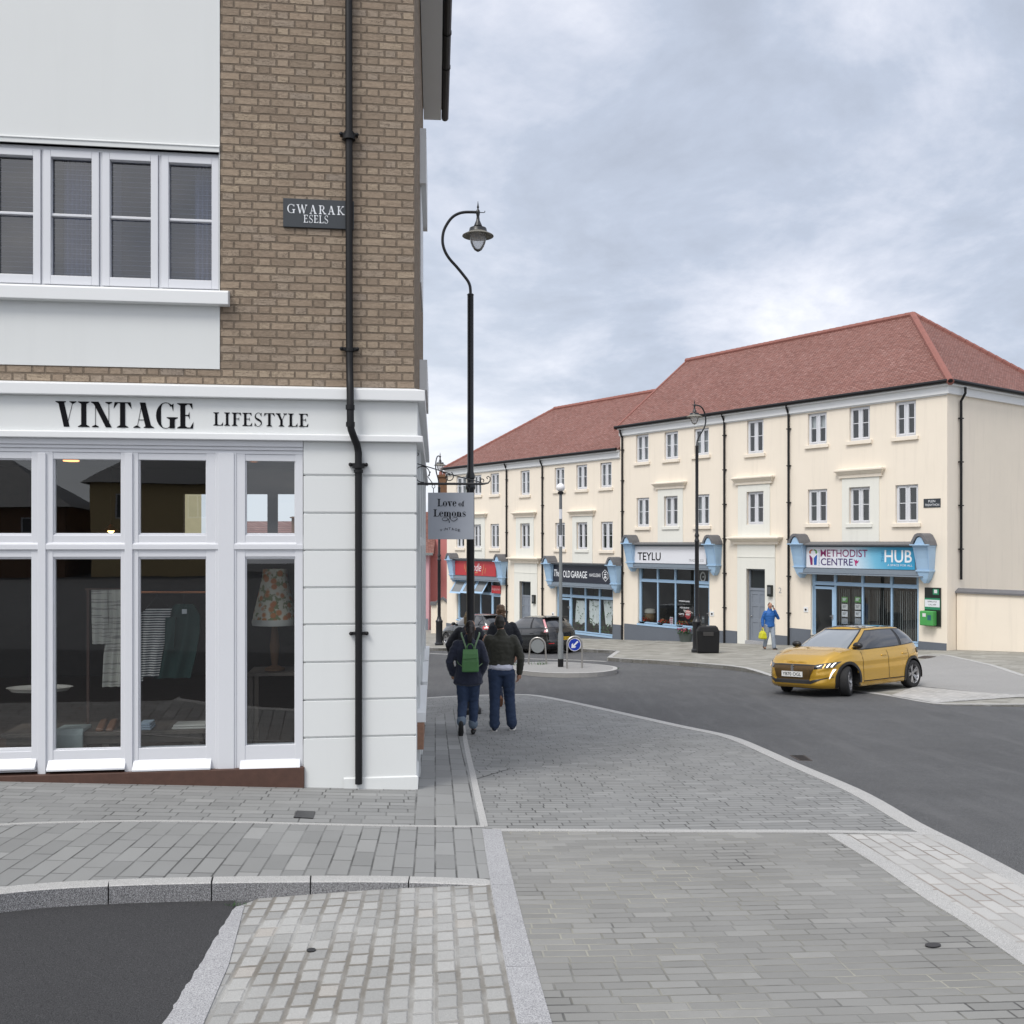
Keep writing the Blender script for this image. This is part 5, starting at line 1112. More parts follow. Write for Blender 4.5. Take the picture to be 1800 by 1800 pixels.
def defib():
    s0, s1, z0, z1 = RF.rect(1625, 1653, 1033, 1101, .06); sm = (s0+s1)/2
    t = thing('defibrillator_cabinet', 'green wall cabinet under white and black notices on the cream wall by the turquoise sign', 'cabinet', RF.world(sm, 0, z0), RF.rz); w = (s1-s0)/2; H = z1-z0
    mb = MB(); mb.box(-w, w, -.05, 0, 0, H); mb.build('backboard', plain('board_black', (.012, .016, .014), .4), t)
    mb = MB(); mb.box(-w-.03, w*.55, -.32, -.05, .03, H*.40); c = mb.build('cabinet_box', plain('signal_green', (.06, .30, .075), .45), t, bevel=.03)
    mb = MB(); mb.box(-w*.1, w*.35, -.325, -.318, H*.17, H*.30); mb.build('window', plain('cab_window', (.03, .12, .14), .3), c)
    mb = MB(); mb.box(-w*.72, -w*.3, -.325, -.318, H*.25, H*.34); mb.build('emblem', 'paper_white', c)
    mb = MB(); mb.box(-w, w*.96, -.054, -.048, H*.43, H*.73); mb.build('notice_band', plain('band_green', (.02, .20, .10), .5), t)
    mb = MB(); mb.box(-w*.95, w*.9, -.06, -.052, H*.50, H*.685); n = mb.build('notice', 'white_sign', t)
    mb = MB(); text_mesh(mb, 'DEFIBRILLATOR', -w*.6, w*.55, H*.62, H*.655, -.062); text_mesh(mb, 'CALL 999', -w*.5, w*.45, H*.54, H*.58, -.062); mb.build('lettering', 'lettering_black', n)
    mb = MB(); mb.box(w*.05, w*.8, -.06, -.048, H*.82, H*.97); mb.build('badge', 'band_green', t)
    mb = MB(); mb.box(w*.22, w*.6, -.064, -.058, H*.86, H*.95); mb.build('emblem', 'paper_white', t)
defib()
def small_things():
    for fr, px, py, lab in ((RF, 1354, 1038, 'dark door entry box on the pale door surround above the woman in blue'), (BF, 938.5, 1053, 'dark door entry box beside the grey door of the lower terrace block')):
        s, zz = fr.at(px, py, .1); t = thing('entry_box', lab, 'letter box', fr.world(s, .05, zz-.24), fr.rz, 'entry boxes by the flat doors'); mb = MB(); mb.box(-.11, .11, -.13, 0, 0, .46); mb.build('box', 'board_black', t, bevel=.015); mb = MB(); mb.box(-.085, .085, -.136, -.128, .1, .38); mb.build('face_plate', plain('dim_steel', (.10, .105, .11), .4), t)
    for fr, px, py, lab in ((RF, 1251.5, 1079, 'small dark wall vent on the cream wall left of the taller grey door'), (RF, 1416.5, 1071.5, 'small dark wall vent left of the blue glazed shop door'), (BF, 972, 1079.5, 'small dark wall vent left of the garage shop door')):
        s, zz = fr.at(px, py, .02); t = thing('wall_vent', lab, 'vent', fr.world(s, 0, zz-.1), fr.rz, 'vents on the terrace walls'); mb = MB(); mb.box(-.10, .10, -.02, 0, 0, .2); mb.build('plate', 'white_paint', t); mb = MB(); mb.lathe([(.04, 0), (.04, .03)], 12); mb.build('nozzle', 'black_plastic', t, loc=(0, -.015, .1), rot=(R(90), 0, 0))
    s, zz = RF.at(1371, 1039, .02); t = thing('house_number', 'grey house number two on the cream wall right of the taller grey door', 'number', RF.world(s, 0, zz-.08), RF.rz); mb = MB(); text_mesh(mb, '2', -.07, .07, 0, .22, -.014); mb.build('numeral', 'soft_grey', t); mb = MB(); mb.box(-.14, .14, -.008, 0, -.08, .3); mb.build('plate', 'cream_render', t)
small_things()
# awning lights propped open on the noodle shop
def awnings():
    for i, (x0, x1) in enumerate(((802, 822), (822, 842), (842, 861))):
        a, z1 = BF.at(x0, 1019, .02); b, _ = BF.at(x1, 1019, .02); z0 = BF.at((x0+x1)/2, 1043, .5)[1]; d = .55; y1 = -.5
        mb = MB(); P = lambda u, v: (a+.03+(b-a-.06)*u, -.02+(y1+.02)*v, z1+(z0-z1)*v); f = .09
        def bar(u0, u1, v0, v1):
            q = [P(u0, v0), P(u1, v0), P(u1, v1), P(u0, v1)]; n = Vector((0, -.6, -.02)); mb.add(q+[(p[0], p[1]-.035, p[2]-.02) for p in q], [(0,1,2,3), (7,6,5,4), (0,4,5,1), (1,5,6,2), (2,6,7,3), (3,7,4,0)])
        bar(0, f, 0, 1); bar(1-f, 1, 0, 1); bar(f, 1-f, .9, 1); bar(f, 1-f, 0, .08)
        o = mb.build('top_light', 'blue_paint', block_l); m2 = MB(); m2.quad(P(f, .05), P(1-f, .05), P(1-f, .95), P(f, .95)); m2.build('pane', plain('grey_pane', (.17, .18, .185), .12), o)
awnings()

# ------------------------------------------------------------------ what shows in the shop windows across the street
def displays():
    def spot(fr, px, py, d, name, label, cat, group=None):
        s, z = fr.at(px, py, -d); t = thing(name, label, cat, fr.world(s, -d, z), fr.rz, group); return t, (lambda a, b: (fr.at(a, b, -d)[0]-s, fr.at(a, b, -d)[1]-z))
    # vertical blinds of the turquoise-signed shop
    s0, s1, z0, zt, zs, ds = HUB['room']; a = ds[1]+.05; mb = MB(); n = 40; rnd = random.Random(5)
    for i in range(n):
        x = a+(s1-.06-a)*(i+.5)/n; w = .042; t = -.8+rnd.uniform(-.12, .12); mb.add([(x-w*math.cos(t), .24-w*math.sin(t), zs+.06), (x+w*math.cos(t), .24+w*math.sin(t), zs+.06), (x+w*math.cos(t), .24+w*math.sin(t), zt-.9), (x-w*math.cos(t), .24-w*math.sin(t), zt-.9)], [(0,1,2,3)])
    mb.build('vertical_blind', plain('blind_strip', (.27, .29, .285), .8), HUB['obj'])
    cols = [('fern', 'green topped'), ('paper_white', 'pale'), ('white_sign', 'white'), ('sign_grey', 'photo')]
    for px in (1485, 1508):
        for i, (m, w_) in enumerate(cols):
            row = ('top', 'second', 'third', 'lowest')[i]; colr = 'beside the blue door' if px < 1500 else 'beside the middle mullion'
            t, P = spot(RF, px, 1054+i*12.6, .19, 'poster', '%s poster, %s in the column %s of the turquoise-signed shop' % (w_, row, colr), 'poster', 'posters in the shop window'); x = P(px+5.2, 1054)[0]; mb = MB(); h = .105; mb.box(-x, x, -.004, 0, -h, h); mb.build('sheet', m, t)
            mb = MB()
            for k in range(3): mb.box(-x*.7, x*(.6-.2*k), -.007, -.0045, h*(.45-.35*k)-.012, h*(.45-.35*k)+.012)
            mb.build('print', 'soft_grey' if m != 'fern' else 'white_sign', t)
    # white cloths pinned across the garage-signed window
    s0, s1, z0, zt, zs, ds = GAR['room']; edges = [1002, 1026, 1051, 1076]
    for i, (p, q) in enumerate(zip(edges, edges[1:])):
        a, b = BF.at(p, 1080)[0]+.08, BF.at(q, 1080)[0]-.10; top, bot = BF.at((p+q)/2, 1056)[1], BF.at((p+q)/2, 1096+i*2)[1]; mb = MB(); rows = []
        for k in range(13):
            u = k/12; rows.append([(a+(b-a)*(.5+(j/18-.5)*(.72+.28*math.sin(u*2.2+i))), .26+.03*math.sin(j*1.1+u*3+i), top+(bot-top)*u+.06*math.sin(j*.5+i)*u) for j in range(19)])
        mb.rings(rows, closed=False, caps=False); mb.build('cloth_drape', plain('white_cloth', (.74, .76, .75), .9, var=.1), GAR['obj'], smooth=True)
        mb = MB(); rnd = random.Random(i)
        for j in range(46):
            c = Vector((rnd.choice((a+.05, b-.05, (a+b)/2))+rnd.gauss(0, .10), .2, zs+.15+rnd.random()**1.4*1.9)); v = Vector((rnd.gauss(0,1), .3, rnd.gauss(0,1))).normalized()*.07; w = Vector((v.z, 0, -v.x))*.4; mb.add([c-v, c+w, c+v, c-w], [(0,1,2,3)])
        mb.build('greenery', 'leaf_green', GAR['obj'])
    # flower bowls, a round sign and posters of the white-signed shop
    for px, py, lab in ((1135, 1098, 'dark bowl of red flowers in the first pane under the white sign'), (1167, 1101, 'dark bowl of red and white flowers in the second pane under the white sign'), (1201, 1105, 'dark bowl of red flowers by the small pink poster and round red sign')):
        t, P = spot(RF, px, py, .33, 'flower_bowl', lab, 'flower bowl', 'flower bowls in the shop window'); mb = MB(); mb.lathe([(.16, -.02), (.30, .14), (.32, .16), (.28, .15)], 16); mb.build('bowl', 'black_plastic', t, smooth=True); mb = MB(); rnd = random.Random(px)
        for i in range(90):
            r, a = rnd.uniform(0, .28), rnd.uniform(0, 6.3); c = Vector((r*math.cos(a), r*math.sin(a), .17+rnd.uniform(0, .16))); v = Vector((rnd.gauss(0,1), rnd.gauss(0,1), rnd.gauss(0,1))).normalized()*.045; w = v.cross(Vector((.2,1,.3))).normalized()*.035; mb.add([c-v, c+w, c+v, c-w], [(0,1,2,3)], rnd.choice((0, 0, 1, 2)))
        mb.build('flowers', [plain('bloom_red', (.50, .035, .02), .6), 'leaf_green', plain('bloom_straw', (.35, .24, .12), .7)], t)
    t, P = spot(RF, 1209.5, 1080, .2, 'round_sign', 'round red sign hanging in the third pane under the white sign', 'sign'); mb = MB(); n = 20; mb.rings([[(.17*math.cos(6.283*i/n), y, .21*math.sin(6.283*i/n)) for i in range(n)] for y in (-.012, 0)]); mb.build('disc', 'red_sign', t); mb = MB(); mb.box(-.11, .11, -.016, -.0125, -.04, .03); mb.build('stripe', 'paper_white', t)
    t, P = spot(RF, 1180.5, 1092, .2, 'poster', 'small pink and white poster standing in the second pane under the white sign', 'poster'); mb = MB(); mb.box(-.10, .10, -.006, 0, -.19, .19); mb.build('sheet', 'paper_white', t); mb = MB()
    for k in range(4): mb.box(-.07, .07, -.010, -.0065, .11-.085*k, .15-.085*k)
    mb.build('print', plain('poster_pink', (.50, .06, .14), .6), t)
    t, P = spot(RF, 1236, 1089, .16, 'notice', 'small white notice low in the blue door under the white sign', 'notice'); mb = MB(); mb.box(-.08, .08, -.004, 0, -.15, .15); mb.build('sheet', 'dim_steel', t); mb = MB(); text_mesh(mb, 'OPEN', -.06, .06, .02, .08, -.006); mb.build('lettering', 'paper_white', t)
    s, z = RF.at(1202, 1056, .0); mb = MB()
    for i, (w, px0, px1) in enumerate((('HOMEWARES', 1193.5, 1212), ('HOLIDAYS', 1195, 1211), ('GIFTS', 1193, 1202))):
        a, z1 = RF.at(px0, 1055+i*11.3, -.14); b, z0 = RF.at(px1, 1058.8+i*11.3, -.14); mb = MB(); text_mesh(mb, w, a, b, z0, z1, .143, bold=.01); mb.build('window_lettering', 'lettering_white', TEY['obj'])
    a, zc = RF.at(1235.5, 1014, -.14); mb = MB(); n = 24
    mb.add([(a+r*.16*math.cos(6.283*i/n), .140, zc+r*.22*math.sin(6.283*i/n)) for r in (1, .72) for i in range(n)], [(i, (i+1)%n, n+(i+1)%n, n+i) for i in range(n)]); mb.box(a-.02, a+.08, .136, .139, zc-.02, zc+.02); mb.build('emblem', plain('etched', (.45, .48, .48), .6), TEY['obj'])
    # stock and a lampshade-like basket further in
    t, P = spot(RF, 1142, 1096, .7, 'wicker_basket', 'wicker basket with a pale lining behind the first flower bowl', 'basket'); mb = MB(); mb.lathe([(.20, 0), (.30, .30), (.27, .5), (.20, .55)], 16); mb.build('basket_body', plain('wicker', (.22, .15, .08), .8, var=.3, scale=20), t, smooth=True); mb = MB(); mb.lathe([(.31, .50), (.26, .66), (.10, .70)], 16); mb.build('lining', 'oat_pale', t, smooth=True)
plain('oat_pale', (.40, .38, .34), .9)
displays()
# ------------------------------------------------------------------ street lamps
plain('lamp_black', (.013, .014, .017), .35, var=.15); plain('shade_under', (.20, .19, .16), .6, var=.1)
def milk():
    b = NB('milk_glass'); t = b.n('ShaderNodeBsdfTransparent'); d = b.n('ShaderNodeBsdfTranslucent'); d.inputs[0].default_value = (.8, .8, .82, 1); g = b.n('ShaderNodeBsdfGlossy'); g.inputs['Roughness'].default_value = .05
    x = b.n('ShaderNodeMixShader'); x.inputs[0].default_value = .42; b.l(t.outputs[0], x.inputs[1]); b.l(d.outputs[0], x.inputs[2]); f = b.n('ShaderNodeFresnel'); f.inputs[0].default_value = 1.3
    y = b.n('ShaderNodeMixShader'); b.l(f.outputs[0], y.inputs[0]); b.l(x.outputs[0], y.inputs[1]); b.l(g.outputs[0], y.inputs[2]); b.l(y.outputs[0], b.out.inputs[0]); MATS['milk_glass'] = b.m
milk()
def lamp(label, base, H, mirror=1, rz=0., thick=1., group='black swan neck street lamps'):
    """heights as fractions of the 8.9 m lamp seen nearest"""
    t = thing('street_lamp', label, 'street lamp', base, rz, group); k = H/8.9; m = mirror
    mb = MB(); r = .057*thick
    mb.lathe([(.20, 0), (.20, .09), (.165, .12), (.15, .2), (.15, 1.02), (.165, 1.05), (.165, 1.10), (.12, 1.16), (.095, 1.24), (.085, 1.3)], 16); mb.build('base', 'lamp_black', t, smooth=True)
    mb = MB(); zc = 4.10*k; mb.lathe([(.074, 1.28), (.072, zc-.16), (.088, zc-.13), (.088, zc-.08), (.066, zc-.04), (.066, zc+.04), (.084, zc+.06), (.084, zc+.10), (r, zc+.18), (r, 7.38*k), (r+.008, 7.40*k), (.03, 7.43*k)], 16)
    mb.build('pole', 'lamp_black', t, smooth=True)
    pts = [(647,1520),(647,1420),(638,1350),(612,1290),(560,1220),(470,1110),(380,1010),(322,920),(290,830),(282,750),(292,660),(322,580),(380,490),(440,436),(510,404),(580,392),(650,391),(700,392),(745,394)]
    s = 17.5/FP/7.5*k; A = [(m*(x-647)*s, 0, 7.36*k+(1500-y)*s) for x, y in pts]
    mb = MB(); mb.tube(smooth_line(A, 3), .027*thick**.5, 10)
    mb.build('arm', 'lamp_black', t, smooth=True)
    lx = m*(745-647)*s; lz = lambda y: 7.36*k+(1500-y)*s
    mb = MB(); prof = [(0.004, 250), (.012, 300), (.022, 330), (.010, 350), (.028, 365), (.040, 392), (.034, 420), (.026, 450), (.034, 500), (.062, 545), (.080, 575), (.030, 582), (.030, 598), (.155, 604), (.165, 640), (.175, 655)]
    mb.lathe([(rr, lz(y)) for rr, y in prof][::-1], 18, (lx, 0, 0))
    L = mb.build('lantern', 'lamp_black', t, smooth=True, angle=50)
    mb = MB(); mb.tube([(lx+m*.03, 0, lz(395)), (lx+m*.10, 0, lz(398)), (lx+m*.125, 0, lz(394)), (lx+m*.125, 0, lz(376))], .008, 6); mb.build('hook', 'lamp_black', L)
    mb = MB(); mb.lathe([(.16, lz(652)), (.285, lz(700)), (.288, lz(706)), (.278, lz(708)), (.16, lz(668)), (.02, lz(665))], 28, (lx, 0, 0), caps=False); mb.build('shade', 'shade_under', L, smooth=True, angle=50)
    mb = MB(); mb.lathe([(.150, lz(690)), (.150, lz(740)), (.138, lz(790)), (.11, lz(840)), (.07, lz(885)), (.02, lz(908)), (.004, lz(911))], 20, (lx, 0, 0), caps=False); mb.build('bowl', 'milk_glass', L, smooth=True)
    return t
LH = lambda b, y0, y1: 8.9*(y1-y0)*b.y/FP/7.36
b_ = G(827, 1254); lamp('tallest black swan neck street lamp, beside the hanging sign and behind the walking couple', b_, LH(b_, 522, 1254))
b_ = G(1225, 1146.5); lamp('black swan neck street lamp beside the black litter bin by the white shop sign', b_, LH(b_, 786, 1146.5), -1, R(40))
b_ = G(772, 1134); lamp('distant black street lamp in front of the pink house, behind the hanging sign', b_, 8.6, 1, R(75), group='black swan neck street lamps')
def bin_():
    p = G(1244, 1147.5); t = thing('litter_bin', 'black litter bin with sloping shoulders beside a black lamp post', 'bin', p, R(-6)); mb = MB()
    w = .37; mb.rings([[(-w, -.26, 0.02), (w, -.26, .02), (w, .26, .02), (-w, .26, .02)], [(-w-.02, -.27, .78), (w+.02, -.27, .78), (w+.02, .27, .78), (-w-.02, .27, .78)], [(-w+.06, -.24, .95), (w-.06, -.24, .95), (w-.06, .24, .95), (-w+.06, .24, .95)]]); mb.build('bin_body', 'black_plastic', t, bevel=.03)
    mb = MB(); mb.box(-.18, .18, -.29, -.262, .62, .76); mb.build('opening', 'interior_dark', t, bevel=.01); mb = MB(); mb.box(-.05, .05, -.1, .0, .95, .97); mb.build('plaque', 'silver', t)
bin_()
def planter():
    p = G(1206, 1128); t = thing('flower_planter', 'low grey planter of pink flowers on the pavement left of the black litter bin', 'planter', p); mb = MB(); mb.lathe([(.24, 0), (.34, .36), (.36, .38), (.30, .36)], 14); mb.build('pot', plain('pot_grey', (.09, .11, .10), .7), t, smooth=True)
    mb = MB(); rnd = random.Random(3)
    for i in range(260):
        a, r = rnd.uniform(0, 6.3), rnd.uniform(0, .42); c = Vector((r*math.cos(a), r*math.sin(a), .40+rnd.uniform(-.08, .20))); u = Vector((rnd.gauss(0,1), rnd.gauss(0,1), rnd.gauss(0,1))).normalized()*.05; v = u.cross(Vector((.3,.5,1))).normalized()*.03
        mb.add([c-u, c+v, c+u, c-v], [(0,1,2,3)], 1 if c.z > .46 and rnd.random() < .45 else 0)
    mb.build('flowers', ['leaf_green', plain('flower_pink', (.55, .08, .16), .6)], t)
planter()
def beacon():
    p = G(985.5, 1172); t = thing('beacon_post', 'slim grey and white banded post with a white globe on the traffic island', 'beacon', p); k = 27/FP*(G(985.5,1172).y/27); Z = lambda y: (1172-y)*p.y/FP
    mb = MB(); mb.lathe([(.085, 0), (.085, Z(1158))], 14); mb.build('boot', 'black_plastic', t, smooth=True)
    plain('post_grey', (.20, .215, .22), .5, var=.1); plain('band_dark', (.13, .14, .15), .5)
    mb = MB(); mb.lathe([(.083, Z(1158)), (.083, Z(1116)), (.06, Z(1111)), (.052, Z(1108)), (.048, Z(961))], 14); mb.build('post', 'post_grey', t, smooth=True)
    for y0, y1, m in ((961, 940.5, 'white_sign'), (940.5, 912, 'band_dark'), (912, 895, 'white_sign'), (895, 869, 'band_dark')):
        mb = MB(); mb.lathe([(.047, Z(y0)), (.045, Z(y1))], 14); mb.build('band', m, t, smooth=True)
    mb = MB(); mb.lathe([(.05, Z(869)), (.085, Z(868)), (.085, Z(864.5)), (.06, Z(864))], 14); mb.build('collar', 'black_plastic', t, smooth=True)
    mb = MB(); mb.sphere((0, 0, Z(857)), .128, 24, 16); mb.build('globe', plain('opal', (.80, .79, .80), .25, var=.01), t, smooth=True)
beacon()
def keep_left(px, py, top, w, label, disc, rz, tilt):
    p = G(px, py); H = (py-top)*p.y/FP; hw = w*p.y/FP/2
    t = thing('keep_left_sign', label, 'sign', p, rz, 'hooped signs on the traffic island'); mb = MB()
    q = [(-hw-.03*tilt, 0, 0), (-hw, 0, H-hw)]+[(-hw*math.cos(a), 0, H-hw+hw*math.sin(a)) for a in [math.pi*i/12 for i in range(13)]][1:-1]+[(hw, 0, H-hw), (hw+.03*tilt, 0, 0)]
    mb.tube(q, .026, 10); mb.build('hoop', 'steel', t, smooth=True)
    r = hw-.03; c = H-hw-.02; mb = MB(); n = 28
    mb.rings([[(r*math.cos(2*math.pi*i/n), y, c+r*math.sin(2*math.pi*i/n)) for i in range(n)] for y in (-.012, .012)]); b = mb.build('disc', disc, t)
    if disc != 'post_grey':
        mb = MB(); n = 28
        mb.add([(rr*math.cos(2*math.pi*i/n), -.0125, c+rr*math.sin(2*math.pi*i/n)) for rr in (r, r*.93) for i in range(n)], [(i, (i+1)%n, n+(i+1)%n, n+i) for i in range(n)]); mb.build('rim', 'white_sign', b)
        mb = MB(); a = R(225); u = Vector((math.cos(a), math.sin(a))); v = Vector((-u.y, u.x)); P = lambda x, y: (u.x*x*r+v.x*y*r, -.016, c+u.y*x*r+v.y*y*r)
        pts = [P(-.72, .13), P(.22, .13), P(.02, .34), P(.28, .40), P(.74, 0), P(.28, -.40), P(.02, -.34), P(.22, -.13), P(-.72, -.13)]; mb.add(pts, [(0,1,7,8), (1,2,3,4), (1,4,7), (4,5,6,7)]); mb.build('arrow', 'white_sign', b)
plain('road_sign_blue', (.006, .035, .34), .35, var=.03)
keep_left(1010, 1174.5, 1119, 26, 'blue round keep left sign with white arrow in a steel hoop', 'road_sign_blue', R(6), .3)
keep_left(945, 1167, 1121, 27, 'grey backed round sign in a leaning steel hoop left of the banded post', 'post_grey', R(-12), 1.6)
# iron covers in the ground
def cover(label, pts, dz, mat='black_iron', slots=0):
    c = GP(pts, -.05 if callable(dz) else dz); cx = sum(p[0] for p in c)/len(c); cy = sum(p[1] for p in c)/len(c); dzf = dz if callable(dz) else (lambda x, y: dz); z0 = T(cx, cy)+dzf(cx, cy)
    t = thing('drain_cover', label, 'drain cover', (cx, cy, z0)); mb = MB(); n = len(c); top = [(p[0]-cx, p[1]-cy, T(*p)+dzf(*p)-z0+.005) for p in c]
    mb.add(top+[(x, y, z-.04) for x, y, z in top], [tuple(range(n))]+[(i, (i+1)%n, n+(i+1)%n, n+i) for i in range(n)]); mb.build('frame', mat, t)
    mb = MB()
    if slots:
        for i in range(slots):
            f = (i+.5)/slots; a = Vector(top[0]).lerp(Vector(top[1]), .12).lerp(Vector(top[3]).lerp(Vector(top[2]), .12), f); b = Vector(top[0]).lerp(Vector(top[1]), .88).lerp(Vector(top[3]).lerp(Vector(top[2]), .88), f); d = (Vector(top[3])-Vector(top[0]))*(.22/slots)
            mb.add([a-d, b-d, b+d, a+d], [(0,1,2,3)]); mb.v[-4:] = [(p[0], p[1], p[2]+.004) for p in mb.v[-4:]]
        mb.build('slots', plain('slot_dark', (.004, .004, .004), .8), t)
    return t
cover('small black square drain cover in the grey pavers by the shop front', [(516,1437),(550,1439),(554,1427),(522,1425.5)], .003)
plain('rust_iron', (.06, .045, .038), .7, var=.3)
cover('rusty gully grating in the road against the granite kerb', [(1404,1337),(1428,1337.5),(1415,1328),(1388,1328)], -.12, 'rust_iron', 5)
el = lambda cx, cy, a, b, n=18: [(cx+a*math.cos(2*math.pi*i/n), cy+b*math.sin(2*math.pi*i/n)) for i in range(n)]
cover('small round dark valve cover in the front right paving', el(1640,1662,14,4), .003)
cover('dark oval cover set into a pale granite sett', el(547,1664,8,3.2), lambda x, y: ramp_dz(x, y)+.002, 'black_iron')
cover('brown manhole cover in the pavement behind the yellow car', [(1612,1156),(1632,1157),(1645,1154),(1625,1152.5)], .012, 'rust_iron')
# ------------------------------------------------------------------ pink house and the garden wall in front of it
def pink_house():
    p = G(772, 1116); Y = 66.; X = lambda px: (px-CX)/FP*Y; Zp = lambda py: EYE+(HY-py)/FP*Y
    zb_ = T(X(760), Y)-.2; t = thing('pink_house', 'distant pink house with red tiled roof and brick chimney behind the hanging sign', 'house', (X(770), Y, zb_)); L = lambda px, dy, py: (X(px)-X(770), dy, Zp(py)-zb_)
    xr, xl = X(790)-X(770), X(690)-X(770); ze = Zp(973)-zb_; mb = MB(); mb.box(X(756)-X(770), xr, 0, 7, -1, Zp(925)-zb_); mb.build('wall', 'pink_render', t)
    mb = MB(); mb.box(xl, X(756.5)-X(770), -1.2, 7, -1, ze); mb.build('front_wall', 'pale_pink', t)
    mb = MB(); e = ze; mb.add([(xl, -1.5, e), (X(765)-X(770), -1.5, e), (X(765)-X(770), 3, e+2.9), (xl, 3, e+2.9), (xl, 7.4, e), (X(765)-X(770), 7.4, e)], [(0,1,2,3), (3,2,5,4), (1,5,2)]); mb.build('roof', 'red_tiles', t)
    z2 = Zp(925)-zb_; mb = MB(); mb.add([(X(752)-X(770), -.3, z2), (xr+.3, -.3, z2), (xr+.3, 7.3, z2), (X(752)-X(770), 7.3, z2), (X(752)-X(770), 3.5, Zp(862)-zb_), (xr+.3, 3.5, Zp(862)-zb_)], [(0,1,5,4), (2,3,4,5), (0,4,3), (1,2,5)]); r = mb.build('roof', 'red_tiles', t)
    mb = MB(); mb.box(X(764)-X(770), X(786)-X(770), 3.0, 4.0, z2, Zp(829)-zb_); mb.box(X(762.5)-X(770), X(787)-X(770), 2.9, 4.1, Zp(833)-zb_, Zp(830)-zb_); ch = mb.build('chimney', plain('brown_brick', (.16, .085, .045), .9, var=.35, scale=3), r)
    for px in (768, 775, 782):
        mb = MB(); mb.lathe([(.14, Zp(830)-zb_), (.11, Zp(822)-zb_)], 10, (X(px)-X(770), 3.5, 0)); mb.build('chimney_pot', 'ridge_red', ch, smooth=True)
    mb = MB(); mb.box(X(746)-X(770), X(756)-X(770), -1.26, -1.1, Zp(948)-zb_, Zp(918)-zb_) if False else mb.box(X(748)-X(770), X(755)-X(770), -1.25, -1.15, Zp(1120)-zb_, Zp(1085)-zb_); mb.build('door', 'door_grey', t)
    mb = MB(); mb.box(xl, X(764)-X(770), -1.65, -1.35, e-.1, e+.06); mb.build('gutter', 'post_grey', t)
pink_house()
def yard_wall():
    Y = 60.; X = lambda px: (px-CX)/FP*Y; Zp = lambda py: EYE+(HY-py)/FP*Y; zb_ = T(X(772), Y)-.2
    t = thing('yard_wall', 'cream yard wall with dark pitched coping between the pink house and the terrace', 'wall', (X(772), Y, zb_)); x = lambda px: X(px)-X(772); z = lambda py: Zp(py)-zb_
    mb = MB(); mb.prism([(x(757.5), -1), (x(768), -1), (x(768), z(1061)), (x(757.5), z(1061))], 1, 0, .3); mb.prism([(x(768), -1), (x(788), -1), (x(788), z(1061)), (x(778), z(1053)), (x(768), z(1059))], 1, -.2, .3); mb.build('wall_body', 'cream_render', t)
    mb = MB(); mb.box(x(756.5), x(767.9), -.12, .4, z(1064), z(1058)); mb.prism([(x(767), z(1060)), (x(778), z(1053.2)), (x(789), z(1062)), (x(789), z(1057.5)), (x(778), z(1049.5)), (x(767), z(1056))], 1, -.3, .4); mb.build('coping', 'slate_cap', t)
yard_wall()
# houses up the street behind the photographer: they show as reflections in the shop windows
def back_house(x, y, w, h, label, wall, rz=0., n=3):
    zb_ = T(x, y)-.3; t = thing('house', label, 'house', (x, y, zb_), rz); d = 8.; mb = MB()
    win = [(-w/2+w*(i+.5)/n-.5, -w/2+w*(i+.5)/n+.5, z0, z0+1.2) for i in range(n) for z0 in (1.1, h-1.7)]
    wall_holes(mb, -w/2, w/2, -1, h, win, y=d/2, rev=-.1); mb.box(-w/2, w/2, -d/2, d/2-.15, -1, h); mb.build('wall', wall, t)
    mb = MB(); mb.add([(-w/2-.4, -d/2-.4, h), (w/2+.4, -d/2-.4, h), (w/2+.4, d/2+.4, h), (-w/2-.4, d/2+.4, h), (-w/2+min(d, w)*.45, 0, h+2.6), (w/2-min(d, w)*.45, 0, h+2.6)], [(0,1,5,4), (1,2,5), (2,3,4,5), (3,0,4), (0,3,2,1)]); mb.build('roof', 'slate_roof', t)
    for q in win:
        mb = MB(); mb.box(q[0], q[1], d/2-.1, d/2-.04, q[2], q[2]+.07); mb.box(q[0], q[1], d/2-.1, d/2-.04, q[3]-.07, q[3]); mb.box(q[0], q[0]+.07, d/2-.1, d/2-.04, q[2]+.07, q[3]-.07); mb.box(q[1]-.07, q[1], d/2-.1, d/2-.04, q[2]+.07, q[3]-.07); mb.box((q[0]+q[1])/2-.035, (q[0]+q[1])/2+.035, d/2-.1, d/2-.04, q[2]+.07, q[3]-.07); f = mb.build('window', 'white_gloss', t)
        mb = MB(); mb.quad((q[0], d/2-.12, q[2]), (q[1], d/2-.12, q[2]), (q[1], d/2-.12, q[3]), (q[0], d/2-.12, q[3])); mb.build('pane', 'fanlight', f)
back_house(-6.6, -36, 6.6, 4.7, 'yellow rendered house with slate roof up the street, opposite the white shopfront', 'yellow_render', R(2), 2)
back_house(-15.2, -36, 8.6, 3.5, 'low brown house with slate roof up the street, next to the yellow house', 'brown_brick', R(3), 3)
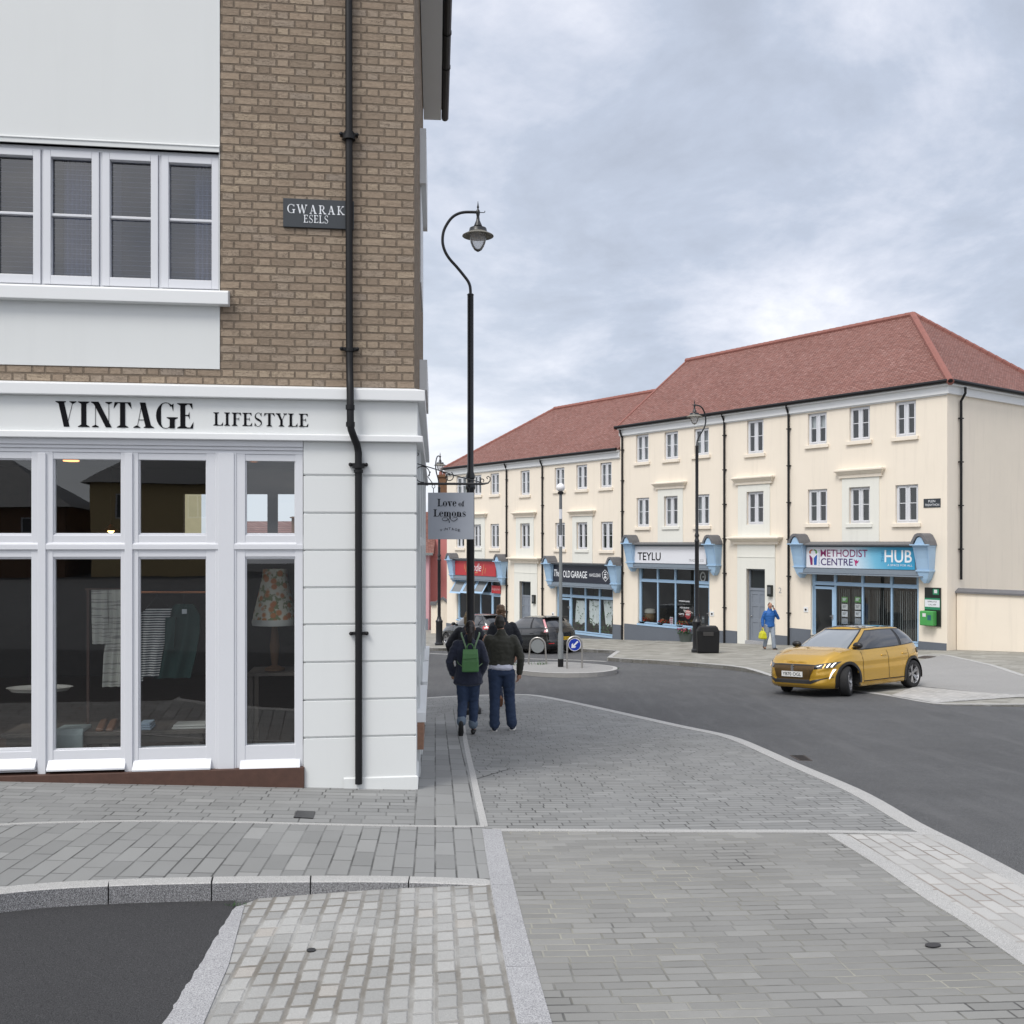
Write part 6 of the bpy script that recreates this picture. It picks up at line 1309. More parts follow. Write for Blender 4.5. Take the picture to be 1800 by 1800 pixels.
# ------------------------------------------------------------------ cars
from mathutils import noise as mnoise
plain('tyre', (.014, .014, .015), .8, var=.2); plain('rim_silver', (.42, .42, .43), .3, metal=.85, var=.05); plain('trim_black', (.010, .010, .011), .4, var=.1); plain('gap_black', (.004, .004, .004), .8)
def car_glass(name, col, rough=.03):
    b = NB(name); return b.done(col, rough, coat=1., spec=.8)
car_glass('screen_glass', (.19, .21, .225)); car_glass('tint_glass', (.012, .014, .017))  # windscreen base colour lightened: the sky's reflection is painted into it
plain('plate_white', (.72, .72, .70), .4, var=.0); plain('plate_yellow', (.70, .45, .03), .4, var=.0); plain('chrome', (.6, .6, .6), .15, metal=1., var=0)
b = NB('tail_red'); b.done((.45, .012, .018), .15, coat=1.); b = NB('tail_pale'); b.done((.60, .26, .28), .15, coat=1.)
glow('drl', (1, .97, .92), 1.1); glow('indicator', (1, .55, .16), .9)
def paint(name, col, flake=.12, metal=.35):
    b = NB(name); return b.done(b.mix(b.noise(900, 1), tuple(x*(1-flake) for x in col), tuple(x*(1+flake) for x in col)), .24, metal=metal, coat=1.)
paint('paint_yellow', (.56, .325, .028), metal=.5); paint('paint_black', (.010, .0105, .012)); paint('paint_grey', (.06, .063, .067), metal=.5)
class Car:
    def __init__(s, label, pos, head, paintm, L=4.05, W=1.745, H=1.43, wb=2.54, fo=.83, nose=.70, rear_up=0., group=None, trim='trim_black'):
        s.L, s.W, s.H, s.wb, s.paint = L, W, H, wb, paintm
        s.xf = L/2; s.fx = L/2-fo; s.rx = s.fx-wb; s.wr = .315; s.nose = nose; s.trim = trim
        f = Vector((head[0], head[1], 0)).normalized(); p0 = Vector((pos[0], pos[1], 0)); a = p0+f*s.fx; c = p0+f*s.rx; l2 = Vector((-f.y, f.x, 0))
        dz = -.12
        fw = Vector((a.x-c.x, a.y-c.y, T(a.x, a.y)-T(c.x, c.y))).normalized(); e1, e2 = p0+l2*.75, p0-l2*.75; lf = Vector((e1.x-e2.x, e1.y-e2.y, T(e1.x, e1.y)-T(e2.x, e2.y))).normalized(); up = fw.cross(lf).normalized(); lf = up.cross(fw)
        s.t = thing('car', label, 'car', group=group); s.t.matrix_world = Matrix.Translation((p0.x, p0.y, T(p0.x, p0.y)+dz)) @ Matrix((fw, lf, up)).transposed().to_4x4()
    # ---- lower body surface
    def zb(s, x):
        P = [(-s.L/2, .98), (-s.L/2+.5, 1.0), (-.6, .955), (.6, .935), (.98, .965), (1.35, .915), (1.7, .82), (s.xf-.1, s.nose+.04), (s.xf, s.nose)]
        for (a, b), (c, d) in zip(P, P[1:]):
            if x <= c: t = max(0, (x-a)/(c-a)); return b+(d-b)*t
        return s.nose
    def lb(s, t, v):
        c, n = math.cos(t), math.sin(t); nx = 4.0 if c > 0 else 5.2
        x = s.L/2*math.copysign(abs(c)**(2/nx), c); y = s.W/2*math.copysign(abs(n)**(2/4.6), n)
        ins = s.ip(v, [(0,.06),(.08,.012),(.2,.004),(.45,.0),(.62,.008),(.70,.0),(.82,.022),(1,.075)])
        fr = abs(x/(s.L/2))**6
        rec = s.ip(v, [(0,.05),(.14,.0),(.3,.012),(.36,.03),(.5,.02),(.8,.035),(.92,.07),(1,.15)]) if x > 0 else s.ip(v, [(0,.07),(.16,0),(.40,.0),(.46,.05),(.8,.07),(1,.13)])
        z0 = .175+.02*max(0, (abs(x)/(s.L/2))**8)
        y *= 1-ins/(s.W/2); xx = x*(1-ins*.3/(s.L/2))-math.copysign(rec*fr, x)
        return Vector((xx, y, z0+(s.zb(x)-z0)*v))
    @staticmethod
    def ip(v, P):
        for (a, b), (c, d) in zip(P, P[1:]):
            if v <= c:
                t = max(0, (v-a)/(c-a)); t = t*t*(3-2*t); return b+(d-b)*t
        return P[-1][1]
    def front(s, y, z, end=1):
        lo, hi = 0., 1.
        for _ in range(30):
            v = (lo+hi)/2; a, b = 0., math.pi/2
            for _ in range(30):
                m = (a+b)/2
                if s.lb(m if end > 0 else math.pi-m, v).y < abs(y): a = m
                else: b = m
            p = s.lb(a if end > 0 else math.pi-a, v)
            if p.z < z: lo = v
            else: hi = v
        return Vector((p.x, y, p.z))
    def side(s, x, z, sg):
        lo, hi = 0., 1.
        for _ in range(26):
            v = (lo+hi)/2; a, b = 0.02, math.pi-.02
            for _ in range(26):
                m = (a+b)/2
                if s.lb(m, v).x > x: a = m
                else: b = m
            p = s.lb(a, v)
            if p.z < z: lo = v
            else: hi = v
        return Vector((p.x, sg*p.y, p.z))
    def gh(s, t, k):
        c, n = math.cos(t), math.sin(t)
        def ring(xa, xb, w, nf, nr, z):
            q = nf if c > 0 else nr; x = (xa+xb)/2+(xb-xa)/2*math.copysign(abs(c)**(2/q), c); return Vector((x, w*math.copysign(abs(n)**(2/4.2), n), z(x)))
        A = ring(-s.L/2+.14, 1.02, s.W/2-.075, 4.2, 5, lambda x: s.zb(x)-.015); B = ring(-s.L/2+.62, .12, s.W/2-.30, 5, 5, lambda x: s.H-.045-.05*((x+.55)/.9)**2)
        p = A.lerp(B, k); b = .055*math.sin(math.pi*k); d = Vector((p.x+.5, p.y*1.6, 0)).normalized(); return p+d*b
    def patch(s, f, q, off, nu=8, nv=4, centre=Vector((-.2, 0, .5))):
        P = []
        for i in range(nu+1):
            for j in range(nv+1):
                u, v = i/nu, j/nv; a = [(q[0][k]*(1-u)+q[1][k]*u)*(1-v)+(q[3][k]*(1-u)+q[2][k]*u)*v for k in (0, 1)]
                p = f(*a); e = .004; n = (f(a[0]+e, a[1])-f(a[0]-e, a[1])).cross(f(a[0], a[1]+e)-f(a[0], a[1]-e)).normalized()
                if n.dot(p-centre) < 0: n = -n
                P.append(p+n*off)
        m = nv+1; return P, [(i*m+j, (i+1)*m+j, (i+1)*m+j+1, i*m+j+1) for i in range(nu) for j in range(nv)]
    def add(s, name, mat, f, quads, off, par=None, nu=8, nv=4, smooth=True):
        mb = MB()
        for q in quads: mb.add(*s.patch(f, q, off, nu, nv))
        return mb.build(name, mat, par or s.t, smooth=smooth)
    def body(s):
        M, V = 160, 18; mb = MB(); idx = []; vs = []
        ts = [2*math.pi*i/M for i in range(M)]
        for j in range(V+1): idx.append([len(vs)+i for i in range(M)]); vs += [s.lb(t, j/V) for t in ts]
        fs = []
        for j in range(V):
            for i in range(M):
                q = (idx[j][i], idx[j][(i+1)%M], idx[j+1][(i+1)%M], idx[j+1][i]); c = sum((vs[k] for k in q), Vector())/4
                if any((c.x-w)**2+(c.z-s.wr)**2 < .372**2 and abs(c.y) > .5 for w in (s.fx, s.rx)): continue
                fs.append(q)
        # deck: bonnet crown across the car
        K = 8; top = idx[V]
        def deck(i, k):
            a, b = vs[top[i]], vs[top[(M-i)%M]]; u = k/K; p = a.lerp(b, u); cr = .045 if p.x > .3 else .02
            p.z += cr*(1-(2*u-1)**4); return p
        D = {}
        for i in range(1, M//2):
            for k in range(K+1):
                if k == 0: D[i, k] = top[i]
                elif k == K: D[i, k] = top[M-i]
                else: D[i, k] = len(vs); vs.append(deck(i, k))
        for i in range(1, M//2-1):
            for k in range(K): fs.append((D[i,k], D[i+1,k], D[i+1,k+1], D[i,k+1]))
        for i, o in ((1, 0), (M//2-1, M//2)):
            for k in range(K): fs.append((D[i,k], D[i,k+1], top[o]))
        mb.add(vs, fs); mb.build('body', s.paint, s.t, smooth=True, angle=60)
        mb = MB(); r = [[s.gh(2*math.pi*i/96, j/8) for i in range(96)] for j in range(9)]; mb.rings(r, caps=False)
        rt = [s.gh(2*math.pi*i/96, 1) for i in range(96)]; vs = []; fs = []
        for i in range(0, 49):
            for k in range(9): u = k/8; p = rt[i].lerp(rt[(96-i)%96], u); p.z += .045*(1-(2*u-1)**2)*min(1, i/6, (48-i)/6); vs.append(p)
        for i in range(48):
            for k in range(8): fs.append((i*9+k, i*9+k+1, (i+1)*9+k+1, (i+1)*9+k))
        mb.add(vs, fs); mb.build('cabin', s.paint, s.t, smooth=True, angle=60)
        mb = MB(); mb.box(-s.L/2+.25, s.L/2-.25, -.56, .56, .165, .5); mb.build('underbody', 'gap_black', s.t)
    def glazing(s, screen='screen_glass', sidem='tint_glass', rear='tint_glass'):
        g = s.gh; tf = .60
        s.add('windscreen_trim', 'trim_black', g, [[(-tf-.05, .02), (tf+.05, .02), (tf+.06, 1.0), (-tf-.06, 1.0)]], .004, nu=20)
        s.add('windscreen', screen, g, [[(-tf, .07), (tf, .07), (tf-.02, .93), (-tf+.02, .93)]], .008, nu=20, nv=6)
        for sg in (1, -1):
            q = lambda L: [(sg*a, b) for a, b in L]
            s.add('window_trim', 'trim_black', g, [q([(.80, .03), (2.36, .06), (2.20, .93), (.86, .93)])], .004, nu=20)
            s.add('side_window', sidem, g, [q([(.84, .08), (1.62, .08), (1.60, .88), (.90, .88)])], .008, nu=14)
            s.add('side_window', 'tint_glass', g, [q([(1.66, .08), (2.27, .11), (2.15, .88), (1.64, .88)])], .008, nu=14)
        s.add('rear_window', rear, g, [[(math.pi-.58, .14), (math.pi+.58, .14), (math.pi+.58, .88), (math.pi-.58, .88)]], .008, nu=16)
    def wheels(s, steer=0., spokes=5):
        for x, sg in ((s.fx, 1), (s.fx, -1), (s.rx, 1), (s.rx, -1)):
            w = bpy.data.objects.new('wheel', None); C.objects.link(w); w.parent = s.t; w.location = (x, sg*(s.W/2-.125), s.wr); w.rotation_euler = (R(90)*-sg, 0, 0)
            if x > 0: w.rotation_euler = (Matrix.Rotation(R(steer), 3, 'Z') @ Matrix.Rotation(-R(90)*sg, 3, 'X')).to_euler()
            mb = MB(); mb.lathe([(.215, -.10), (.27, -.105), (.302, -.09), (.315, -.05), (.315, .05), (.302, .09), (.27, .105), (.215, .10)], 36, caps=False)
            for q in (-.04, 0, .04): mb.lathe([(.3155, q-.006), (.3165, q), (.3155, q+.006)], 36, caps=False)
            mb.build('tyre', 'tyre', w, smooth=True, angle=50)
            mb = MB(); mb.lathe([(.218, .105), (.222, .09), (.20, .06), (.20, -.09)], 36, caps=False)
            for i in range(spokes):
                for d in (-.17, .17):
                    a = 2*math.pi*i/spokes+d; c, n = math.cos(a), math.sin(a); b0 = 2*math.pi*i/spokes; P = lambda r, h, zz, aa=a: (r*math.cos(aa)-h*math.sin(aa), r*math.sin(aa)+h*math.cos(aa), zz)
                    i0 = [P(.04, -.02, .062, b0), P(.04, .02, .062, b0), P(.205, .018, .088), P(.205, -.018, .088)]; mb.add(i0+[(p[0], p[1], p[2]-.03) for p in i0], [(0,1,2,3), (4,7,6,5), (0,4,5,1), (1,5,6,2), (2,6,7,3), (3,7,4,0)])
            mb.lathe([(.052, .03), (.05, .068), (.0, .07)], 16); mb.build('rim', 'rim_silver', w, smooth=True, angle=40)
            mb = MB(); mb.lathe([(.20, -.02), (.0, -.021)], 24); mb.build('brake', 'gap_black', w)
            mb = MB(); n = 20; ring = lambda y: [(x+.372*math.cos(a), y, s.wr+.372*math.sin(a)) for a in [-.25+(math.pi+.5)*i/n for i in range(n+1)]]
            mb.rings([ring(sg*(s.W/2-.04)), ring(sg*(s.W/2-.40))], closed=False, caps=False); q = ring(sg*(s.W/2-.40)); mb.add(q, [tuple(range(n+1))]); mb.build('wheel_well', 'gap_black', s.t)
            mb = MB(); pts = []; n = 26
            for i in range(n+1):
                a = -.42+(math.pi+.84)*i/n
                for r in (.352, .412):
                    xx, zz = x+r*math.cos(a), s.wr+r*math.sin(a); p = s.side(xx, max(zz, .20), sg); p.z = max(zz, .19); pts.append(Vector((p.x, p.y+sg*.014, p.z)))
            mb.add(pts+[p+Vector((0, -sg*.05, 0)) for p in pts], [(2*i, 2*i+1, 2*i+3, 2*i+2) for i in range(n)]+[(2*i, 2*i+2, 2*n+2+2*i+2, 2*n+2+2*i) for i in range(n)]+[(2*i+1, 2*i+3, 2*n+2+2*i+3, 2*n+2+2*i+1) for i in range(n)])
            mb.build('wheel_arch', s.trim, s.t, smooth=True)
    def strip(s, path, w, f, off, mat, name, par=None):
        mb = MB(); pts = []
        for i, p in enumerate(path):
            a = path[max(0, i-1)]; b = path[min(len(path)-1, i+1)]; d = Vector((b[0]-a[0], b[1]-a[1])).normalized(); ww = w[i] if isinstance(w, list) else w
            for k in (-1, 1): q = f(p[0]-d.y*ww/2*k, p[1]+d.x*ww/2*k); pts.append(q+off)
        mb.add(pts, [(2*i, 2*i+1, 2*i+3, 2*i+2) for i in range(len(path)-1)]); return mb.build(name, mat, par or s.t, smooth=True)
    def doors(s, xs=(.66, -.30, -1.12)):
        for sg in (1, -1):
            f = lambda x, z: s.side(x, z, sg); o = Vector((0, sg*.003, 0))
            mb = None
            for x in xs: s.strip([(x, .30+.055*i) for i in range(12)], .012, f, o, 'gap_black', 'door_gap')
            s.strip([(xs[0]-.02*i, .285) for i in range(int((xs[0]-xs[-1])/.02))], .02, f, o, 'gap_black', 'door_gap')
            for x in xs[1:]:
                p = s.side(x+.16, .80, sg); mb = MB(); mb.box(-.09, .09, -.012, .022, -.016, .016) if sg > 0 else mb.box(-.09, .09, -.022, .012, -.016, .016); mb.build('door_handle', s.paint, s.t, loc=p, bevel=.008)
            p = s.gh(.80*sg, .10); mb = MB(); mb.sphere((.0, sg*.13, .06), .1, 14, 10, sq=(.75, 1.15, .72)); mb.tube([(0, 0, 0), (0, sg*.1, .03)], .025, 8); mb.build('wing_mirror', 'trim_black', s.t, smooth=True, loc=(p.x-.02, p.y-sg*.02, p.z))
    def plate(s, txt, mat, end, z, w=.52):
        p = s.front(0, z, end); t = MB(); sg = 1 if end > 0 else -1; t.box(-.006*sg, .012*sg+.0, -w/2, w/2, -.056, .056); o = t.build('number_plate', mat, s.t, loc=(p.x+sg*.012, 0, z))
        mb = MB(); text_mesh(mb, txt, -w*.45, w*.45, -.036, .036, 0, bold=.01)
        mb.v = [(sg*.0135, sg*v[0], v[2]) for v in mb.v]; mb.build('registration', 'lettering_black', o)
def yellow_car():
    a, b = G(1496, 1222, -.12), G(1599, 1208.5, -.12); f = Vector((a.x-b.x, a.y-b.y)).normalized(); l = Vector((-f.y, f.x)); m = Vector((a.x+b.x, a.y+b.y))/2
    c = m-l*(.74)+f*.08; off = (3.94/2-.82)-2.48/2; c -= f*off
    s = Car('golden yellow hatchback with black wheel arches turning in the road', (c.x, c.y), f, 'paint_yellow', L=3.94, wb=2.48, fo=.82); s.body(); s.glazing(); s.wheels(steer=24); s.doors()
    F = s.front; o = Vector((.006, 0, 0))
    def quad(n, m, q, d=.006, nu=8, nv=4, par=None): return s.add(n, m, F, [q], d, par, nu, nv)
    s.add('roof_panel', 'tint_glass', lambda u, v: (lambda p, q: (p.lerp(q, v)+Vector((0, 0, .045*(1-(2*v-1)**2)+.004))))(s.gh(u, 1), s.gh(-u, 1)), [[(.7, .06), (2.3, .06), (2.3, .94), (.7, .94)]], .004, nu=14, nv=10)
    nb = NB('grille_mesh'); xy = nb.xyz(); u = nb.math('FRACT', nb.math('MULTIPLY', xy[1], 34.)); v = nb.math('FRACT', nb.math('MULTIPLY', xy[2], 42.)); msk = nb.math('MULTIPLY', nb.math('GREATER_THAN', u, .45), nb.math('GREATER_THAN', v, .45))
    nb.done(nb.mix(msk, (.035, .022, .006), (.15, .075, .012)), .4, metal=.3)
    g = quad('grille', 'grille_mesh', [(-.40, .36), (.40, .36), (.52, .655), (-.52, .655)], .010, 12, 6)
    quad('grille_edge', 'trim_black', [(-.42, .335), (.42, .335), (.42, .362), (-.42, .362)], .012, 10, 1); quad('grille_edge', 'trim_black', [(-.54, .652), (.54, .652), (.60, .672), (-.60, .672)], .012, 10, 1)
    quad('air_intake', 'trim_black', [(-.46, .285), (.46, .285), (.42, .345), (-.42, .345)], .010, 12, 2)
    for sg in (1, -1):
        k = lambda L: [(sg*y, z) for y, z in L]
        quad('intake_wing', 'trim_black', k([(.45, .285), (.60, .355), (.68, .41), (.42, .345)]), .010, 6, 2); quad('intake_wing', 'trim_black', k([(.62, .365), (.77, .42), (.77, .435), (.62, .395)]), .010, 6, 2)
        h = quad('headlight', 'tint_glass', k([(.50, .585), (.775, .625), (.815, .735), (.52, .675)]), .012, 10, 5)
        for i, (y0, m_) in enumerate(((.655, 'indicator'), (.705, 'drl'), (.752, 'drl'))): quad('light_claw', m_, k([(y0-.012, .607+i*.012), (y0+.006, .609+i*.012), (y0+.028, .690+i*.012), (y0+.010, .686+i*.012)]), .018, 2, 4, h)
        quad('running_light', 'drl', k([(.722, .385), (.730, .388), (.783, .585), (.760, .585)]), .014, 3, 8)
    s.plate('YB70 OGL', 'plate_white', 1, .475)
    # rampant beast badge
    mb = MB(); p = F(0, .60); B = [(-.02,-.06),(.005,-.05),(.012,-.065),(.03,-.06),(.028,-.03),(.02,-.005),(.045,.0),(.04,.018),(.018,.018),(.02,.035),(.038,.045),(.03,.065),(.0,.068),(-.022,.055),(-.035,.02),(-.028,-.02),(-.04,-.045)]
    mb.prism([(y*1.05, z*1.05) for y, z in B], 0, 0, .012); mb.build('badge', 'chrome', g, loc=(p.x+.012, 0, .60))
    for sg in (1, -1): s.strip([(s.rx+.5+.05*i, .235+.0*i) for i in range(34)], .05, lambda x, z: s.side(x, z, sg), Vector((0, sg*.012, 0)), 'paint_yellow', 'sill')
    # tail edge lamp on the visible rear quarter
    s.add('tail_light', 'trim_black', lambda y, z: s.front(y, z, -1), [[(.45, .78), (.80, .78), (.78, .88), (.45, .88)]], .012)
    s.add('tail_light', 'trim_black', lambda y, z: s.front(y, z, -1), [[(-.45, .78), (-.80, .78), (-.78, .88), (-.45, .88)]], .012)
yellow_car()
def parked(label, rear_px, paintm, L, H, tails, nose, plate, shift=0.):
    a = G(*rear_px, -.12); f = Vector((-RD[0], -RD[1])).normalized(); l = Vector((-f.y, f.x))
    c = Vector((a.x, a.y))+f*(L/2+.06)-l*(1.74/2-.05)
    s = Car(label, (c.x, c.y), f, paintm, L=L, H=H, nose=nose, wb=2.5, fo=.82, trim=paintm, group=None); s.body(); s.glazing(screen='tint_glass'); s.wheels(); s.doors()
    Bk = lambda y, z: s.front(y, z, -1)
    for sg in (1, -1):
        k = lambda L_: [(sg*y, z) for y, z in L_]
        if tails == 'high':
            s.add('tail_light', 'tail_pale', s.gh, [[(math.pi-sg*.80, .06), (math.pi-sg*.66, .06), (math.pi-sg*.66, .86), (math.pi-sg*.84, .80)]], .012); s.add('tail_light', 'tail_pale', Bk, [k([(.68, .84), (.76, .84), (.72, .93), (.67, .93)])], .012)
        else:
            s.add('tail_light', 'tail_red', Bk, [k([(.48, .80), (.77, .80), (.735, .95), (.52, .95)])], .014, nu=12); s.add('tail_light', 'tail_red', lambda x, z: s.side(x, z, sg), [[(-L/2+.12, .80), (-L/2+.42, .86), (-L/2+.38, .95), (-L/2+.12, .95)]], .014)
            s.add('lamp_lens', 'plate_white', Bk, [k([(.62, .85), (.74, .85), (.74, .89), (.62, .89)])], .02)
        s.add('reflector', 'tail_red', Bk, [k([(.50, .40), (.68, .40), (.68, .43), (.50, .43)])], .012)
    s.plate(plate, 'plate_yellow', -1, .60); s.add('bumper_insert', 'trim_black', Bk, [[(-.62, .22), (.62, .22), (.62, .34), (-.62, .34)]], .01, nu=12)
    mb = MB(); p = s.gh(math.pi, 1.); mb.box(p.x-.16, p.x+.12, -.52, .52, p.z-.01, p.z+.03); mb.build('spoiler', paintm, s.t, bevel=.012)
    return s
parked('black hatchback parked in the bay behind the traffic island', (966, 1151), 'paint_black', 3.95, 1.47, 'high', .72, 'WK09 OXF')
parked('grey hatchback with lit red tail light parked ahead of the black one', (858, 1139), 'paint_grey', 4.15, 1.50, 'low', .74, 'WA62 HJE')
# ------------------------------------------------------------------ people
plain('skin', (.42, .23, .155), .6, var=.06); plain('navy_coat', (.014, .018, .038), .85, var=.25, sheen=.2); plain('olive_jacket', (.030, .030, .020), .75, var=.25, sheen=.15); plain('black_coat', (.010, .012, .018), .8, var=.2)
plain('jeans', (.022, .04, .085), .85, var=.35, scale=5); plain('jeans_dark', (.014, .022, .045), .85, var=.3, scale=5); plain('cuff', (.13, .17, .22), .85); plain('blue_jacket', (.012, .10, .34), .6, var=.2); plain('grey_trousers', (.26, .30, .36), .85, var=.15, scale=5)
plain('hair_dark', (.016, .011, .009), .5, var=.4, scale=40); plain('hair_brown', (.12, .065, .032), .55, var=.5, scale=40); plain('hair_blond', (.24, .17, .085), .55, var=.4, scale=40); plain('hair_short', (.028, .024, .02), .6, var=.5, scale=50); plain('hair_auburn', (.07, .022, .014), .55, var=.4, scale=40)
plain('shoe_black', (.012, .012, .012), .6); plain('shoe_sole', (.62, .61, .58), .7); plain('shirt_white', (.66, .67, .76), .8, var=.04); plain('bag_green', (.075, .20, .065), .55, var=.2, scale=8); plain('bag_strap', (.16, .25, .14), .6); plain('bag_yellow', (.52, .50, .012), .5, var=.25, scale=9); plain('brown_leather', (.16, .07, .035), .6)
def blob(name, chains, mat, par, vox=.013, smooth=4, fold=0., fscale=14., seed=0, fn=None):
    mb = MB(); N = 16
    for ch in chains:
        P = [Vector(p[0]) for p in ch]; rr = [(p[1], p[2] if len(p) > 2 else p[1]) for p in ch]; rings = []
        for i, p in enumerate(P):
            t = (P[min(i+1, len(P)-1)]-P[max(i-1, 0)]).normalized() if len(P) > 1 else Vector((0,0,1))
            s = Vector((1,0,0)); s = s-t*s.dot(t)
            if s.length < .3: s = Vector((0,1,0)); s = s-t*s.dot(t)
            s.normalize(); f = t.cross(s); rings.append((p, s, f, t, *rr[i]))
        def R_(p, s, f, a, b): return [p+s*(a*math.cos(2*math.pi*j/N))+f*(b*math.sin(2*math.pi*j/N)) for j in range(N)]
        p, s, f, t, a, b = rings[0]; h = min(a, b, .05) if max(a, b) > .12 else min(a, b); out = [R_(p-t*h*q, s, f, a*w, b*w) for q, w in ((.98, .2), (.86, .5), (.5, .86))]
        out += [R_(p, s, f, a, b) for p, s, f, t, a, b in rings]
        p, s, f, t, a, b = rings[-1]; h = min(a, b, .05) if max(a, b) > .12 else min(a, b); out += [R_(p+t*h*q, s, f, a*w, b*w) for q, w in ((.5, .86), (.86, .5), (.98, .2))]
        mb.rings(out)
    o = mb.build(name, mat, par); m = o.modifiers.new('remesh', 'REMESH'); m.mode = 'VOXEL'; m.voxel_size = vox; m.use_smooth_shade = True
    if smooth: q = o.modifiers.new('smooth', 'SMOOTH'); q.factor = .5; q.iterations = smooth
    dg = bpy.context.evaluated_depsgraph_get(); me = bpy.data.meshes.new_from_object(o.evaluated_get(dg)); o.modifiers.clear(); old = o.data; o.data = me; bpy.data.meshes.remove(old); me.name = name
    if fold:
        ns = [v.normal.copy() for v in me.vertices]
        for v, n in zip(me.vertices, ns):
            c = v.co; q = mnoise.noise(Vector((c.x*fscale+seed, c.y*fscale, c.z*fscale*1.6)))+.5*mnoise.noise(Vector((c.x*fscale*2.3, c.y*fscale*2.3+seed, c.z*fscale*3))); v.co = c+n*fold*q
    if fn: fn(me)
    me.polygons.foreach_set('use_smooth', [True]*len(me.polygons))
    if not me.materials: me.materials.append(MATS[mat])
    return o
def hand(par, wrist, d, palm, curl=.5, sg=1, chains=None):
    """palm and five fingers as chains: d = direction of the fingers, palm = palm normal"""
    d = Vector(d).normalized(); n = Vector(palm).normalized(); n = (n-d*n.dot(d)).normalized(); s = d.cross(n)*sg; w = Vector(wrist); out = [[(w, .026, .02), (w+d*.05, .038, .016), (w+d*.085, .038, .014)]]
    for i, (k, L) in enumerate(((-.030, .072), (-.010, .082), (.010, .077), (.029, .060))):
        b = w+d*.085+s*k; q1 = b+(d*math.cos(curl*.5)+n*math.sin(curl*.5))*L*.5; q2 = q1+(d*math.cos(curl*1.6)+n*math.sin(curl*1.6))*L*.5; out.append([(b, .0095), (q1, .009), (q2, .0075)])
    b = w+d*.03-s*.03; q1 = b+(d*.6-s*.6+n*.3).normalized()*.04; q2 = q1+(d*.9-s*.1+n*.4).normalized()*.03; out.append([(b, .013), (q1, .011), (q2, .009)]); return out
def person(label, loc, rz, J, H, top, legs, shoe, hairm, hem, hair, bulk=1., leg_w=1., collar=.0, cuff=None, skin_ankle=False, group=None, lean=0., wide=1.):
    """J: joints in a 1.75 m figure facing +y, x to its right"""
    t = thing('person', label, 'person', loc, rz, group); k = H/1.75; t.scale = (k, k, k)
    D = dict(pel=(0,0,.93), chest=(0,.0,1.30), neck=(0,.0,1.50), head=(0,.02,1.635), sr=(.185*wide,0,1.41), sl=(-.185*wide,0,1.41), er=(.25,-.03,1.13), el=(-.25,-.03,1.13), wr=(.24,.05,.88), wl=(-.24,.05,.88), hr=(.095,0,.92), hl=(-.095,0,.92), kr=(.10,.02,.50), kl=(-.10,.02,.50), ar=(.10,-.02,.09), al=(-.10,-.02,.09), fr=(.11,.1,.0), fl=(-.11,.1,.0), hdr=(0,.05,-1), hdl=(0,.05,-1), pr=(-1,0,0), pl=(1,0,0)); D.update(J)
    V = {a: Vector(b) for a, b in D.items() if a != 'face'}; hd = V['head']; up = (hd-V['neck']).normalized()
    L = lambda a, b, f: V[a].lerp(V[b], f)
    # body: one continuous figure
    ch = [[(V['pel'], .145, .10), (L('pel', 'chest', .5), .125, .095), (V['chest'], .155, .11), (L('chest', 'neck', .7), .12, .085), (V['neck'], .055, .055), (V['neck'].lerp(hd, .5), .052, .054)],
          [(hd-up*.07+Vector((0,.015,0)), .052, .064), (hd-up*.02, .070, .088), (hd+up*.04, .074, .094), (hd+up*.075, .06, .078)], [(hd+Vector((0,.095,-.02)), .012), (hd+Vector((0,.085,.02)), .008)],
          [(hd+Vector((.076,0,-.005)), .010, .016), (hd+Vector((.078,-.004,.018)), .010, .018)], [(hd+Vector((-.076,0,-.005)), .010, .016), (hd+Vector((-.078,-.004,.018)), .010, .018)]]
    for q in 'rl':
        ch.append([(V['s'+q], .052), (L('s'+q, 'e'+q, .5), .045), (V['e'+q], .036), (L('e'+q, 'w'+q, .3), .038), (V['w'+q], .026)])
        ch.append([(V['h'+q], .085), (L('h'+q, 'k'+q, .4), .075), (V['k'+q], .052), (L('k'+q, 'a'+q, .3), .055), (V['a'+q], .036), (V['a'+q].lerp(V['f'+q], .6), .035, .03)])
        ch += hand(t, V['w'+q], V['hd'+q], V['p'+q], .6, 1 if q == 'r' else -1)
    blob('body', ch, 'skin', t, vox=.0085, smooth=2)
    # face details
    if J.get('face'):
        mb = MB()
        for sx in (-.03, .03): mb.sphere((hd.x+sx, hd.y+.086, hd.z+.012), .011, 8, 6)
        mb.build('eyes', 'hair_dark', t, smooth=True); mb = MB(); mb.sphere((hd.x, hd.y+.088, hd.z-.052), .02, 8, 6, sq=(1, .4, .3)); mb.build('mouth', plain('lips', (.30, .09, .07), .5), t, smooth=True)
    # jacket
    b = bulk; ph = hem[0]
    tor = [(V['pel']+Vector((0,0,ph-.93)), hem[1], hem[2]), (V['pel'].lerp(V['chest'], .35), .165*b*wide, .125*b), (V['chest'], .195*b*wide, .135*b), (L('chest', 'neck', .45), .185*b*wide, .115*b), (L('chest', 'neck', .78), .11, .085), (L('chest', 'neck', 1.02+collar), .072, .072)]
    ch = [tor]
    for q in 'rl': ch.append([(Vector((V['s'+q].x*.92, V['s'+q].y, V['s'+q].z-.012)), .070*b, .078*b), (L('s'+q, 'e'+q, .45), .062*b), (V['e'+q], .056*b), (L('e'+q, 'w'+q, .5), .052*b), (L('e'+q, 'w'+q, .96), .043*b)])
    blob('jacket', ch, top, t, fold=.008, fscale=13, seed=H*7)
    # trousers
    w = leg_w; ch = [[(V['pel']+Vector((0,0,.05)), .155, .115), (V['pel']+Vector((0,-.01,-.06)), .165, .125)]]
